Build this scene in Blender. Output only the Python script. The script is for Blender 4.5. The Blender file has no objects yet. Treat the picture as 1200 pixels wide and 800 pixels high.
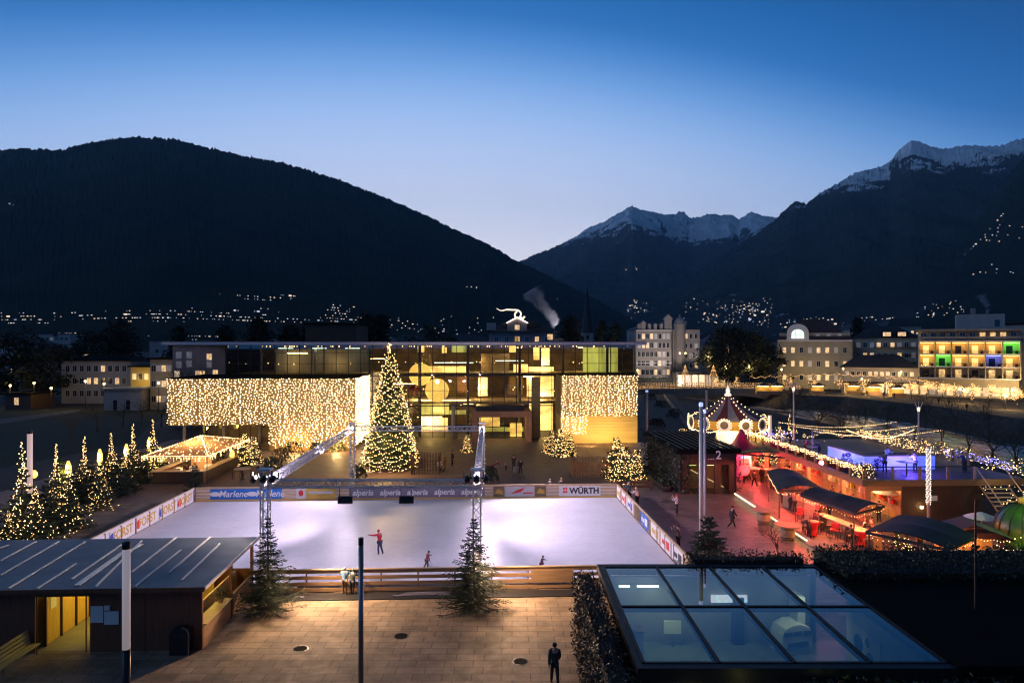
import bpy, math, random
from mathutils import Vector, Matrix, noise
R = math.radians
PI = math.pi
rnd = random.Random(11)
S = bpy.context.scene
COL = S.collection
H, F, HY = 14.0, 800.0, 405.0          # eye height, focal length and horizon row of the 1200 px photograph
TH = R(2.58)                           # the rink and the bath house are turned this much against the view
CT, ST = math.cos(TH), math.sin(TH)

def G(px, py, z=0.0):                  # ground point under a pixel
    Y = F * (H - z) / (py - HY)
    return Vector(((px - 600) * Y / F, Y, z))
def A(px, py, Y):                      # point at depth Y
    return Vector(((px - 600) * Y / F, Y, H - (py - HY) * Y / F))
def RK(u, v, z=0.0):                   # rink coordinates -> world
    return Vector((u * CT - v * ST, u * ST + v * CT, z))
def UZ(px, py, v):                     # pixel on the plane v = const -> (u, z)
    t = (px - 600) / F
    Y = v / (CT - t * ST)
    return Y * (t * CT + ST), H - (py - HY) * Y / F

class MB:
    def __init__(s):
        s.v = []; s.f = []; s.m = []; s.cm = 0
    def add(s, vs, fs):
        b = len(s.v)
        s.v.extend([tuple(p) for p in vs])
        s.f.extend([[b + i for i in f] for f in fs])
        s.m.extend([s.cm] * len(fs))
        return s
    def box(s, c, d, rz=0.0, ry=0.0):
        x, y, z = d[0] / 2, d[1] / 2, d[2] / 2
        M = Matrix.Rotation(rz, 3, 'Z') @ Matrix.Rotation(ry, 3, 'Y')
        C = Vector(c)
        vs = [C + M @ Vector((i * x, j * y, k * z)) for i in (-1, 1) for j in (-1, 1) for k in (-1, 1)]
        return s.add(vs, [(0, 1, 3, 2), (4, 6, 7, 5), (0, 4, 5, 1), (2, 3, 7, 6), (0, 2, 6, 4), (1, 5, 7, 3)])
    def bx(s, x0, x1, y0, y1, z0, z1):
        return s.box(((x0 + x1) / 2, (y0 + y1) / 2, (z0 + z1) / 2), (x1 - x0, y1 - y0, z1 - z0))
    def tube(s, pts, rad, n=6, caps=True):
        pts = [Vector(p) for p in pts]
        if not hasattr(rad, '__len__'): rad = [rad] * len(pts)
        base = len(s.v); fs = []; vs = []
        for i, p in enumerate(pts):
            t = (pts[min(i + 1, len(pts) - 1)] - pts[max(i - 1, 0)])
            t = t.normalized() if t.length > 1e-9 else Vector((0, 0, 1))
            a = t.cross(Vector((0, 0, 1)))
            if a.length < 1e-3: a = t.cross(Vector((0, 1, 0)))
            a.normalize(); b = t.cross(a)
            for k in range(n):
                w = 2 * PI * k / n
                vs.append(p + (a * math.cos(w) + b * math.sin(w)) * rad[i])
        for i in range(len(pts) - 1):
            for k in range(n):
                q = (k + 1) % n
                fs.append((i * n + k, i * n + q, (i + 1) * n + q, (i + 1) * n + k))
        if caps and n > 2:
            fs.append(tuple(range(n))); fs.append(tuple((len(pts) - 1) * n + k for k in reversed(range(n))))
        return s.add(vs, fs)
    def quad(s, a, b, c, d):
        return s.add([a, b, c, d], [(0, 1, 2, 3)])
    def prism(s, poly, z0, z1):
        n = len(poly)
        vs = [(p[0], p[1], z0) for p in poly] + [(p[0], p[1], z1) for p in poly]
        fs = [tuple(reversed(range(n))), tuple(range(n, 2 * n))] + [(i, (i + 1) % n, n + (i + 1) % n, n + i) for i in range(n)]
        return s.add(vs, fs)
    def vprism(s, poly, y0, y1):       # polygon in x,z extruded along y
        n = len(poly)
        vs = [(p[0], y0, p[1]) for p in poly] + [(p[0], y1, p[1]) for p in poly]
        fs = [tuple(range(n)), tuple(reversed(range(n, 2 * n)))] + [(i, n + i, n + (i + 1) % n, (i + 1) % n) for i in range(n)]
        return s.add(vs, fs)
    def lathe(s, prof, n=16, c=(0, 0, 0), cap=True):
        C = Vector(c); vs = []; fs = []
        for r, z in prof:
            for k in range(n):
                w = 2 * PI * k / n
                vs.append(C + Vector((r * math.cos(w), r * math.sin(w), z)))
        m = len(prof)
        for i in range(m - 1):
            for k in range(n):
                q = (k + 1) % n
                fs.append((i * n + k, i * n + q, (i + 1) * n + q, (i + 1) * n + k))
        if cap:
            fs.append(tuple(reversed(range(n)))); fs.append(tuple((m - 1) * n + k for k in range(n)))
        return s.add(vs, fs)
    def octa(s, p, r):
        x, y, z = p
        return s.add([(x + r, y, z), (x - r, y, z), (x, y + r, z), (x, y - r, z), (x, y, z + r), (x, y, z - r)],
                     [(0, 2, 4), (2, 1, 4), (1, 3, 4), (3, 0, 4), (2, 0, 5), (1, 2, 5), (3, 1, 5), (0, 3, 5)])
    def leaf(s, p, size, n=None):
        a = Vector((rnd.gauss(0, 1), rnd.gauss(0, 1), rnd.gauss(0, 1))).normalized()
        b = a.orthogonal().normalized()
        b = (Matrix.Rotation(rnd.uniform(0, 6.28), 3, a) @ b)
        c = a.cross(b)
        P = Vector(p)
        return s.add([P - b * size, P + c * size * .45, P + b * size, P - c * size * .45], [(0, 1, 2, 3)])
    def build(s, name, mats, parent=None, loc=None, rz=0.0, smooth=False, bevel=0.0):
        me = bpy.data.meshes.new(name)
        me.from_pydata(s.v, [], s.f)
        if not isinstance(mats, (list, tuple)): mats = [mats]
        for m in mats: me.materials.append(m)
        if len(mats) > 1: me.polygons.foreach_set('material_index', s.m)
        if smooth: me.polygons.foreach_set('use_smooth', [True] * len(s.f))
        me.update()
        o = bpy.data.objects.new(name, me)
        COL.objects.link(o)
        if parent is not None: o.parent = parent
        if loc is not None: o.location = loc
        o.rotation_euler[2] = rz
        if bevel:
            b = o.modifiers.new('bevel', 'BEVEL'); b.width = bevel; b.segments = 2; b.limit_method = 'ANGLE'
        return o

def tag(o, label=None, cat=None, group=None, kind=None):
    if label: o['label'] = label
    if cat: o['category'] = cat
    if group: o['group'] = group
    if kind: o['kind'] = kind
    return o
def thing(name, label, cat, loc=(0, 0, 0), rz=0.0, group=None):
    o = bpy.data.objects.new(name, None); COL.objects.link(o)
    o.empty_display_size = .3
    o.location = loc; o.rotation_euler[2] = rz
    return tag(o, label, cat, group)
KIDS = {}
def kids(o):
    return [c for c in COL.objects if c.parent == o]
def dup(root, loc, rz=0.0, label=None, group=None, scale=1.0, tree=None):
    def rec(o, par):
        c = o.copy(); COL.objects.link(c); c.parent = par
        for k in tree.get(o.name, ()): rec(k, c)
        return c
    if tree is None:
        tree = {}
        for k in COL.objects:
            if k.parent: tree.setdefault(k.parent.name, []).append(k)
    c = rec(root, None)
    c.location = loc; c.rotation_euler[2] = rz
    c.scale = (scale,) * 3 if not hasattr(scale, '__len__') else scale
    if label: c['label'] = label
    if group: c['group'] = group
    return c

# ------------------------------------------------------------------ materials
def mat(name, col, rough=.6, metal=0.0, var=.25, scale=3.0, bump=0.0, spec=.5, coord='Object', stretch=(1, 1, 1), bscale=None):
    m = bpy.data.materials.new(name); m.use_nodes = True
    nt = m.node_tree; b = nt.nodes['Principled BSDF']
    b.inputs['Roughness'].default_value = rough
    b.inputs['Metallic'].default_value = metal
    b.inputs['Specular IOR Level'].default_value = spec
    b.inputs['Base Color'].default_value = (*col, 1)
    if var or bump:
        tc = nt.nodes.new('ShaderNodeTexCoord'); mp = nt.nodes.new('ShaderNodeMapping')
        mp.inputs['Scale'].default_value = stretch
        nt.links.new(tc.outputs[coord], mp.inputs[0])
        n = nt.nodes.new('ShaderNodeTexNoise'); n.inputs['Scale'].default_value = scale; n.inputs['Detail'].default_value = 6; n.inputs['Roughness'].default_value = .65
        nt.links.new(mp.outputs[0], n.inputs['Vector'])
        if var:
            r = nt.nodes.new('ShaderNodeValToRGB')
            r.color_ramp.elements[0].position = .3; r.color_ramp.elements[1].position = .72
            r.color_ramp.elements[0].color = (*[c * (1 - var) for c in col], 1)
            r.color_ramp.elements[1].color = (*[min(.9, c * (1 + var)) for c in col], 1)
            nt.links.new(n.outputs['Fac'], r.inputs[0]); nt.links.new(r.outputs[0], b.inputs['Base Color'])
        if bump:
            n2 = n
            if bscale:
                n2 = nt.nodes.new('ShaderNodeTexNoise'); n2.inputs['Scale'].default_value = bscale; n2.inputs['Detail'].default_value = 4
                nt.links.new(mp.outputs[0], n2.inputs['Vector'])
            bp = nt.nodes.new('ShaderNodeBump'); bp.inputs['Strength'].default_value = bump; bp.inputs['Distance'].default_value = .05
            nt.links.new(n2.outputs['Fac'], bp.inputs['Height']); nt.links.new(bp.outputs[0], b.inputs['Normal'])
    return m
def emi(name, col, strength, sample=True, base=(.85, .85, .85)):
    m = bpy.data.materials.new(name); m.use_nodes = True
    b = m.node_tree.nodes['Principled BSDF']
    b.inputs['Base Color'].default_value = (*base, 1)
    b.inputs['Emission Color'].default_value = (*col, 1)
    b.inputs['Emission Strength'].default_value = strength
    m.cycles.emission_sampling = 'AUTO' if sample else 'NONE'
    return m
def emivar(name, c0, c1, strength, scale=1.0, sample=False, stretch=(1, 1, 1)):   # a lit room seen through its window: uneven
    m = emi(name, c0, strength, sample)
    nt = m.node_tree; b = nt.nodes['Principled BSDF']; b.inputs['Roughness'].default_value = .15
    tc = nt.nodes.new('ShaderNodeTexCoord'); mp = nt.nodes.new('ShaderNodeMapping'); mp.inputs['Scale'].default_value = stretch
    n = nt.nodes.new('ShaderNodeTexNoise'); n.inputs['Scale'].default_value = scale; n.inputs['Detail'].default_value = 3
    r = nt.nodes.new('ShaderNodeValToRGB')
    r.color_ramp.elements[0].position = .35; r.color_ramp.elements[1].position = .65
    r.color_ramp.elements[0].color = (*c0, 1); r.color_ramp.elements[1].color = (*c1, 1)
    nt.links.new(tc.outputs['Object'], mp.inputs[0]); nt.links.new(mp.outputs[0], n.inputs['Vector'])
    nt.links.new(n.outputs['Fac'], r.inputs[0]); nt.links.new(r.outputs[0], b.inputs['Emission Color'])
    return m
def glass(name, tint=(.85, .92, .95), refl=1.0, rough=.02, minr=.06):
    m = bpy.data.materials.new(name); m.use_nodes = True
    nt = m.node_tree; nt.nodes.clear()
    out = nt.nodes.new('ShaderNodeOutputMaterial'); mx = nt.nodes.new('ShaderNodeMixShader')
    tr = nt.nodes.new('ShaderNodeBsdfTransparent'); tr.inputs[0].default_value = (*tint, 1)
    gl = nt.nodes.new('ShaderNodeBsdfGlossy'); gl.inputs['Roughness'].default_value = rough
    fr = nt.nodes.new('ShaderNodeFresnel'); fr.inputs[0].default_value = 1.5
    mu = nt.nodes.new('ShaderNodeMath'); mu.operation = 'MULTIPLY_ADD'; mu.inputs[1].default_value = refl; mu.inputs[2].default_value = minr; mu.use_clamp = True
    nt.links.new(fr.outputs[0], mu.inputs[0]); nt.links.new(mu.outputs[0], mx.inputs[0])
    nt.links.new(tr.outputs[0], mx.inputs[1]); nt.links.new(gl.outputs[0], mx.inputs[2]); nt.links.new(mx.outputs[0], out.inputs[0])
    return m
def brickmat(name, c1, c2, mortar, w, h, msize=.02, rough=.7, bump=.3, off=.5, rot=0.0, wear=.35):
    m = bpy.data.materials.new(name); m.use_nodes = True
    nt = m.node_tree; b = nt.nodes['Principled BSDF']; b.inputs['Roughness'].default_value = rough
    tc = nt.nodes.new('ShaderNodeTexCoord'); mp = nt.nodes.new('ShaderNodeMapping'); mp.inputs['Rotation'].default_value = (0, 0, rot)
    nt.links.new(tc.outputs['Object'], mp.inputs[0])
    br = nt.nodes.new('ShaderNodeTexBrick')
    br.inputs['Color1'].default_value = (*c1, 1); br.inputs['Color2'].default_value = (*c2, 1); br.inputs['Mortar'].default_value = (*mortar, 1)
    br.inputs['Scale'].default_value = 1; br.inputs['Brick Width'].default_value = w; br.inputs['Row Height'].default_value = h
    br.inputs['Mortar Size'].default_value = msize; br.offset = off; br.inputs['Mortar Smooth'].default_value = .3
    nt.links.new(mp.outputs[0], br.inputs['Vector'])
    n = nt.nodes.new('ShaderNodeTexNoise'); n.inputs['Scale'].default_value = .55; n.inputs['Detail'].default_value = 8; n.inputs['Roughness'].default_value = .7
    nt.links.new(mp.outputs[0], n.inputs['Vector'])
    r = nt.nodes.new('ShaderNodeMapRange'); r.inputs[1].default_value = .3; r.inputs[2].default_value = .7; r.inputs[3].default_value = 1 - wear; r.inputs[4].default_value = 1 + wear * .6
    nt.links.new(n.outputs['Fac'], r.inputs[0])
    mx = nt.nodes.new('ShaderNodeMix'); mx.data_type = 'RGBA'; mx.blend_type = 'MULTIPLY'; mx.inputs[0].default_value = 1
    nt.links.new(br.outputs['Color'], mx.inputs[6]); nt.links.new(r.outputs[0], mx.inputs[7]); nt.links.new(mx.outputs[2], b.inputs['Base Color'])
    n3 = nt.nodes.new('ShaderNodeTexNoise'); n3.inputs['Scale'].default_value = 2.1; n3.inputs['Detail'].default_value = 5
    nt.links.new(mp.outputs[0], n3.inputs['Vector'])
    r3 = nt.nodes.new('ShaderNodeMapRange'); r3.inputs[3].default_value = rough - .2; r3.inputs[4].default_value = min(1, rough + .2)
    nt.links.new(n3.outputs['Fac'], r3.inputs[0]); nt.links.new(r3.outputs[0], b.inputs['Roughness'])
    bp = nt.nodes.new('ShaderNodeBump'); bp.inputs['Strength'].default_value = bump; bp.inputs['Distance'].default_value = .02; bp.invert = True
    nt.links.new(br.outputs['Fac'], bp.inputs['Height']); nt.links.new(bp.outputs[0], b.inputs['Normal'])
    return m

M = {}
WARM = (1.0, .62, .25)
M['bulb'] = emi('warm_bulb', (1.0, .60, .24), 7.0)
M['bulb_far'] = emi('far_bulb', (1.0, .48, .13), 2.0, sample=False)
M['bulb_facade'] = emi('facade_bulb', (1.0, .74, .40), 6.0)
M['bulb_tree'] = emi('tree_bulb', (1.0, .58, .20), 7.0)
M['bulb_white'] = emi('white_bulb', (1.0, .86, .68), 6.0)
M['bulb_blue'] = emi('blue_bulb', (.22, .20, 1.0), 7.0)
M['needle'] = mat('needle', (.035, .060, .024), .7, var=.5, scale=1.5)
M['needle_dark'] = mat('needle_dark', (.030, .048, .026), .7, var=.5, scale=1.5)
M['leaf'] = mat('leaf', (.045, .060, .028), .6, var=.6, scale=2.0)
M['leaf_far'] = mat('leaf_far', (.022, .030, .018), .8, var=.5, scale=.3)
M['bark'] = mat('bark', (.10, .075, .05), .9, var=.4, scale=8, bump=.4)
M['wood'] = mat('wood', (.36, .22, .12), .6, var=.35, scale=2.5, stretch=(.3, .3, 6), bump=.2)
M['wood_pale'] = mat('wood_pale', (.55, .40, .24), .55, var=.3, scale=2.5, stretch=(.4, .4, 7), bump=.15)
M['wood_dark'] = mat('wood_dark', (.085, .045, .026), .6, var=.35, scale=2.5, stretch=(6, 6, .3), bump=.2)
M['wood_yellow'] = mat('wood_yellow', (.62, .42, .12), .5, var=.18, scale=2.0, stretch=(5, 5, .4))
M['white'] = mat('white_paint', (.78, .77, .78), .5, var=.08)
M['cream'] = mat('cream_plaster', (.48, .41, .30), .85, var=.14, scale=.4)
M['pale'] = mat('pale_plaster', (.42, .38, .36), .85, var=.15, scale=.3)
M['pink'] = mat('pink_plaster', (.40, .30, .28), .85, var=.15, scale=.3)
M['stone'] = mat('stone', (.30, .27, .24), .85, var=.25, scale=1.5, bump=.3)
M['concrete'] = mat('concrete', (.28, .26, .25), .8, var=.2, scale=.8)
M['corten'] = mat('rust_concrete', (.34, .19, .13), .75, var=.2, scale=.7)
M['black'] = mat('black_metal', (.018, .018, .020), .4, var=.2, spec=.4)
M['dark'] = mat('dark_metal', (.05, .05, .055), .4, metal=.6, var=.2)
M['roofdark'] = mat('dark_roof', (.006, .006, .006), .9, var=.35, scale=.8, spec=.05)
M['tile_roof'] = mat('tile_roof', (.11, .055, .045), .8, var=.35, scale=.8, bump=.2)
M['slate'] = mat('slate_roof', (.045, .042, .048), .75, var=.3, scale=.8)
M['alu'] = mat('aluminium', (.66, .66, .70), .38, metal=.35, var=.1)
M['pole_pale'] = mat('pale_pole', (.62, .56, .54), .4, var=.1)
M['steel'] = mat('brushed_steel', (.30, .29, .30), .32, metal=.9, var=.15)
M['skin'] = mat('skin', (.45, .28, .20), .6, var=0)
M['hair'] = mat('hair', (.03, .02, .015), .7, var=.2)
M['awning'] = mat('awning_cloth', (.020, .022, .030), .85, var=.25, scale=1.2)
def cloth(name, c): 
    k = 'cloth_' + name
    if k not in M: M[k] = mat('cloth_' + name, c, .85, var=.2, scale=6)
    return M[k]
# ------------------------------------------------------------------ generators
def bulbs(points, r, name, m, parent):
    b = MB()
    for p in points: b.octa(p, r * rnd.uniform(.75, 1.25))
    o = b.build(name, m, parent); o['kind'] = 'stuff'
    return o

def fir_parts(h, r, seed, whorls, nb, steps, w=.05, droop=.18, bare=.04, fill=1.0, pw=.82):
    q = random.Random(seed)
    tr = MB(); n = 8
    tr.tube([(0, 0, 0), (0.02, 0, h * .35), (-.01, .02, h * .7), (0, 0, h * .985)], [h * .014 + .03, h * .011 + .02, h * .006 + .01, .008], n)
    cr = MB(); tips = []
    for i in range(whorls):
        t = bare + (1 - bare) * (i + q.uniform(-.3, .3)) / whorls
        t = min(max(t, .02), .985)
        z = h * t
        L0 = r * (1 - t) ** pw + .05 * r
        k = max(3, int(nb * (1 - (.45 if pw < 1 else .62) * t)))
        a0 = q.uniform(0, 6.28)
        for j in range(k):
            if q.random() < .06: continue
            a = a0 + 2 * PI * j / k + q.uniform(-.25, .25)
            L = L0 * q.uniform(.72, 1.14)
            d = Vector((math.cos(a), math.sin(a), 0)); sd = Vector((-d.y, d.x, 0))
            up = q.uniform(-droop, .08) if t < .75 else q.uniform(0, .6)
            def P(s): return Vector((0, 0, z)) + d * (L * s) + Vector((0, 0, L * (up * s + .22 * s * s - droop * .6 * s)))
            cr.tube([P(0), P(.5), P(1)], [.012 + .012 * L, .009 + .006 * L, .004], 3, False)
            tips.append(P(1)); tips.append(P(.75))
            for m in range(steps):
                s = .12 + .88 * (m + q.uniform(-.2, .3)) / steps
                s = min(max(s, .08), 1)
                p = P(s); l = L * (.16 + .26 * (1 - s)) * q.uniform(.7, 1.2) * fill + .05
                for sgn in (-1, 1):
                    dd = (d * q.uniform(.45, .85) + sd * sgn * q.uniform(.6, 1) + Vector((0, 0, q.uniform(-.5, .12)))).normalized()
                    nn = dd.cross(Vector((0, 0, 1))).normalized()
                    e = p + dd * l; mid = p + dd * l * .45
                    ww = w * q.uniform(.7, 1.3)
                    cr.add([p, mid + nn * ww, e, mid - nn * ww], [(0, 1, 2, 3)])
                    vv = Vector((0, 0, ww * 1.1))
                    cr.add([p, mid + vv * .4, e, mid - vv * 1.4], [(0, 1, 2, 3)])
                    tips.append(e)
    return tr, cr, tips

def make_fir(name, label, cat, loc, h, r, seed, whorls=16, nb=8, steps=6, w=.05, group=None, nbulb=0, br=.03, bm=None, nm='needle', droop=.18, rz=0.0, tipbulbs=0, pw=.82, fill=1.0):
    root = thing(name, label, cat, loc, rz, group)
    tr, cr, tips = fir_parts(h, r, seed, whorls, nb, steps, w, droop, fill=fill, pw=pw)
    tr.build('trunk', M['bark'], root, smooth=True)
    cr.build('crown', M[nm], root)
    if nbulb:
        q = random.Random(seed + 5)
        pts = [q.choice(tips) * q.uniform(.82, 1.02) for _ in range(nbulb)]
        for p, s in zip(pts, pts): p.z = max(.1, p.z)
        for k in range(tipbulbs):
            pts.append(Vector((q.gauss(0, .05), q.gauss(0, .05), h * (.72 + .3 * k / max(1, tipbulbs)))))
        bulbs(pts, br, 'fairy_lights', bm or M['bulb_tree'], root)
    return root

def bare_tree(name, label, loc, h, seed, group=None, depth=5, m='bark', spread=.55):
    q = random.Random(seed); root = thing(name, label, 'tree', loc, 0, group)
    tr = MB(); cr = MB()
    tr.tube([(0, 0, 0), (q.uniform(-.1, .1), q.uniform(-.1, .1), h * .16), (q.uniform(-.2, .2), q.uniform(-.2, .2), h * .33)], [h * .022, h * .017, h * .014], 7)
    top = Vector(tr.v[-4]) * 0 + Vector((0, 0, h * .33))
    def grow(p, d, L, r, k):
        e = p + d * L
        mid = p + d * L * .5 + Vector((q.gauss(0, .05), q.gauss(0, .05), 0)) * L
        cr.tube([p, mid, e], [r, r * .8, r * .6], 3 if k < 4 else 5, False)
        if k == 0: return
        for _ in range(3 if k > 2 else 2 + (q.random() < .5)):
            nd = (d + Vector((q.gauss(0, spread), q.gauss(0, spread), q.gauss(.12, spread * .6)))).normalized()
            grow(p + (e - p) * q.uniform(.6, 1), nd, L * q.uniform(.6, .85), r * .58, k - 1)
    for _ in range(4):
        grow(top - Vector((0, 0, h * q.uniform(0, .1))), Vector((q.gauss(0, .5), q.gauss(0, .5), 1)).normalized(), h * .24, h * .010, depth - 1)
    tr.build('trunk', M[m], root); cr.build('crown', M[m], root)
    return root, cr

def cloud_tree(name, label, loc, h, r, seed, n=900, size=.45, group=None, cat='tree', m='leaf_far', trunk=.25, shape='round', rz=0):
    q = random.Random(seed); root = thing(name, label, cat, loc, rz, group)
    tr = MB(); tr.tube([(0, 0, 0), (q.uniform(-.2, .2), 0, h * .4), (0, q.uniform(-.2, .2), h * .8)], [h * .025, h * .018, h * .006], 7)
    cr = MB()
    clumps = []
    for k in range(38):
        t = q.random()
        if shape == 'cone': rr = r * (1 - t) * q.uniform(.5, 1)
        elif shape == 'flat': rr = r * (.5 + .7 * math.sin(PI * min(1, t * 1.2))) * q.uniform(.3, 1)
        else: rr = r * math.sin(PI * (.12 + .8 * t)) * q.uniform(.4, 1)
        a = q.uniform(0, 6.28)
        clumps.append((Vector((rr * math.cos(a), rr * math.sin(a), h * (trunk + (.98 - trunk) * t))), r * q.uniform(.18, .42)))
    for c, s in clumps: tr.tube([(0, 0, max(.2, c.z - s * 1.2)), c], [h * .006, .02], 4, False)
    for i in range(n):
        c, s = q.choice(clumps)
        d = Vector((q.gauss(0, 1), q.gauss(0, 1), q.gauss(0, .75)))
        cr.leaf(c + d * s * .5, size * q.uniform(.6, 1.3))
    tr.build('trunk', M['bark'], root); cr.build('crown', M[m], root)
    return root

def leafbox(mb, x0, x1, y0, y1, z0, z1, n, size, rough=.12):
    # leaves spread through the outer layer of a box
    ax, ay, az = (y1 - y0) * (z1 - z0), (x1 - x0) * (z1 - z0), (x1 - x0) * (y1 - y0)
    tot = 2 * ax + 2 * ay + az
    for _ in range(n):
        k = rnd.random() * tot; d = abs(rnd.gauss(0, rough)) * rnd.choice((1, 1, -1))
        x, y, z = rnd.uniform(x0, x1), rnd.uniform(y0, y1), rnd.uniform(z0, z1)
        if k < ax: x = x0 - d
        elif k < 2 * ax: x = x1 + d
        elif k < 2 * ax + ay: y = y0 - d
        elif k < 2 * ax + 2 * ay: y = y1 + d
        else: z = z1 + d
        z += .12 * noise.noise((x * .8, y * .8, z * .8))
        mb.leaf((x, y, z), size * rnd.uniform(.6, 1.3))

def skinned(name, verts, edges, radii, m, parent, root=0, sub=1):
    me = bpy.data.meshes.new(name); me.from_pydata([tuple(v) for v in verts], edges, [])
    me.materials.append(m)
    o = bpy.data.objects.new(name, me); COL.objects.link(o); o.parent = parent
    sk = o.modifiers.new('skin', 'SKIN'); sk.use_smooth_shade = True
    for i, r in enumerate(radii):
        me.skin_vertices[0].data[i].radius = r if hasattr(r, '__len__') else (r, r)
        me.skin_vertices[0].data[i].use_root = (i == root)
    sb = o.modifiers.new('sub', 'SUBSURF'); sb.levels = sub; sb.render_levels = sub
    return o

def person(label, loc, face, coat=(.05, .05, .06), legs=(.03, .03, .04), hat=None, h=1.72, pose='stand', long=False, group=None, hairc=None, fine=False):
    """face: heading in degrees, 0 = away from the camera (+y)"""
    P = dict(stand=dict(l=(3, 4), r=(-3, 2), al=(6, 8, 18), ar=(-4, 8, 15), lean=0),
             walk=dict(l=(24, 6), r=(-20, 24), al=(-20, 6, 15), ar=(20, 6, 25), lean=3),
             skate=dict(l=(20, 30), r=(-22, 12), al=(30, 45, 30), ar=(-10, 40, 20), lean=14),
             reach=dict(l=(8, 12), r=(-10, 8), al=(80, 25, 10), ar=(-8, 25, 35), lean=6),
             rail=dict(l=(6, 6), r=(-4, 4), al=(40, 10, 70), ar=(40, 10, 70), lean=10),
             photo=dict(l=(4, 4), r=(-4, 4), al=(55, 15, 95), ar=(55, 15, 95), lean=0),
             bend=dict(l=(20, 30), r=(5, 15), al=(50, 8, 10), ar=(45, 8, 10), lean=48),
             push=dict(l=(18, 6), r=(-16, 18), al=(35, 4, 45), ar=(35, 4, 45), lean=6),
             sit=dict(l=(88, 88), r=(84, 86), al=(35, 10, 60), ar=(30, 10, 60), lean=4))[pose]
    t = thing('person', label, 'person', loc, R(face), group)
    k = h / 1.72; t.scale = (k, k, k)
    lean = R(P['lean']); hz = .90 if pose != 'sit' else .55
    low = []
    def leg(sx, a, kn):
        hip = Vector((.09 * sx, 0, hz - .03)); a1 = R(a); a2 = R(a - kn)
        knee = hip + Vector((.01 * sx, math.sin(a1), -math.cos(a1))) * .42
        an = knee + Vector((0, math.sin(a2), -math.cos(a2))) * .40
        low.append(an.z)
        return [hip, knee, an, an + Vector((.02 * sx, .13, -.055))]
    LL, RL = leg(-1, *P['l']), leg(1, *P['r'])
    dz = .08 - min(low)
    for p in LL + RL: p.z += dz
    hz += dz
    def up(x, y, z):     # torso point, leaned about the hips
        return Vector((x, y * math.cos(lean) + z * math.sin(lean), hz + z * math.cos(lean) - y * math.sin(lean)))
    def arm(sx, f, c, e):
        s = up(.185 * sx, 0, .50); f1 = R(f) + lean * .5; c1 = R(c); f2 = f1 + R(e)
        el = s + Vector((sx * math.sin(c1), math.sin(f1) * math.cos(c1), -math.cos(f1) * math.cos(c1))) * .28
        wr = el + Vector((sx * math.sin(c1) * .5, math.sin(f2), -math.cos(f2))).normalized() * .25
        d = (wr - el).normalized()
        hd = wr + d * .08
        sd = d.cross(Vector((sx, 0, .2))).normalized()
        fg = [hd + d * (.085 - .008 * abs(i - 1)) + sd * (i - 1.5) * .024 for i in range(4)] + [wr + d * .05 + sd * .055]
        return [s, el, wr, hd] + fg
    LA, RA = arm(-1, *P['al']), arm(1, *P['ar'])
    pel, sp, ch, nk = up(0, 0, 0), up(0, .0, .22), up(0, .0, .46), up(0, .01, .58)
    h1, h2 = up(0, .03, .68), up(0, .02, .765)
    nose = up(0, .125, .685)
    V = [pel, sp, ch, nk, h1, h2, nose]; E = [(0, 1), (1, 2), (2, 3), (3, 4), (4, 5), (4, 6)]
    RR = [(.14, .10), (.125, .095), (.15, .10), .052, .085, .07, .016]
    for L in (LL, RL):
        b = len(V); V += L; E += [(0, b), (b, b + 1), (b + 1, b + 2), (b + 2, b + 3)]; RR += [.085, .058, .042, .036]
    for L in (LA, RA):
        b = len(V); V += L; E += [(2, b), (b, b + 1), (b + 1, b + 2), (b + 2, b + 3)] + [(b + 3, b + 4 + i) for i in range(4)] + [(b + 2, b + 8)]
        RR += [.06, .043, .030, .032] + [.010] * 4 + [.011]
    skinned('body', V, E, RR, M['skin'], t)
    cm = cloth('c%02d%02d%02d' % tuple(int(c * 99) for c in coat), coat); lm = cloth('c%02d%02d%02d' % tuple(int(c * 99) for c in legs), legs)
    hem = up(0, 0, -.10 if not long else -.38)
    V = [hem, pel, sp, ch, up(0, .0, .555)]; E = [(0, 1), (1, 2), (2, 3), (3, 4)]
    RR = [(.185, .14) if not long else (.21, .17), (.175, .135), (.16, .13), (.175, .13), .075]
    for L in (LA, RA):
        b = len(V); V += [L[0], L[1], L[2]]; E += [(3, b), (b, b + 1), (b + 1, b + 2)]; RR += [.085, .066, .05]
    skinned('coat', V, E, RR, cm, t, 2)
    V = [pel - Vector((0, 0, .02))]; E = []; RR = [(.15, .12)]
    for L in (LL, RL):
        b = len(V); V += [L[0], L[1], L[2]]; E += [(0, b), (b, b + 1), (b + 1, b + 2)]; RR += [.10, .072, .06]
    skinned('trousers', V, E, RR, lm, t)
    for L in (LL, RL):
        skinned('shoe', [L[2], L[2] + Vector((0, .02, -.045)), L[3]], [(0, 1), (1, 2)], [.05, .05, .04], cloth('shoe', (.02, .018, .016)), t)
    hb = MB(); 
    prof = [(.098 * math.cos(a), .105 * math.sin(a)) for a in [R(x) for x in (-25, 0, 25, 50, 72, 88)]]
    hb.lathe(prof, 10)
    if hat:
        ho = hb.build('hat', cloth('h%02d%02d%02d' % tuple(int(c * 99) for c in hat), hat), t, smooth=True)
    else:
        ho = hb.build('hair', M['hair'] if hairc is None else cloth('hair%02d' % int(hairc[0] * 99), hairc), t, smooth=True)
    ho.location = up(0, .005, .715); ho.rotation_euler[0] = -lean
    if fine or h > 1:
        for sx in (-1, 1):
            e = MB().octa((0, 0, 0), .012).build('eye', M['black'], t); e.location = up(.032 * sx, .098, .705)
    return t

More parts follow.
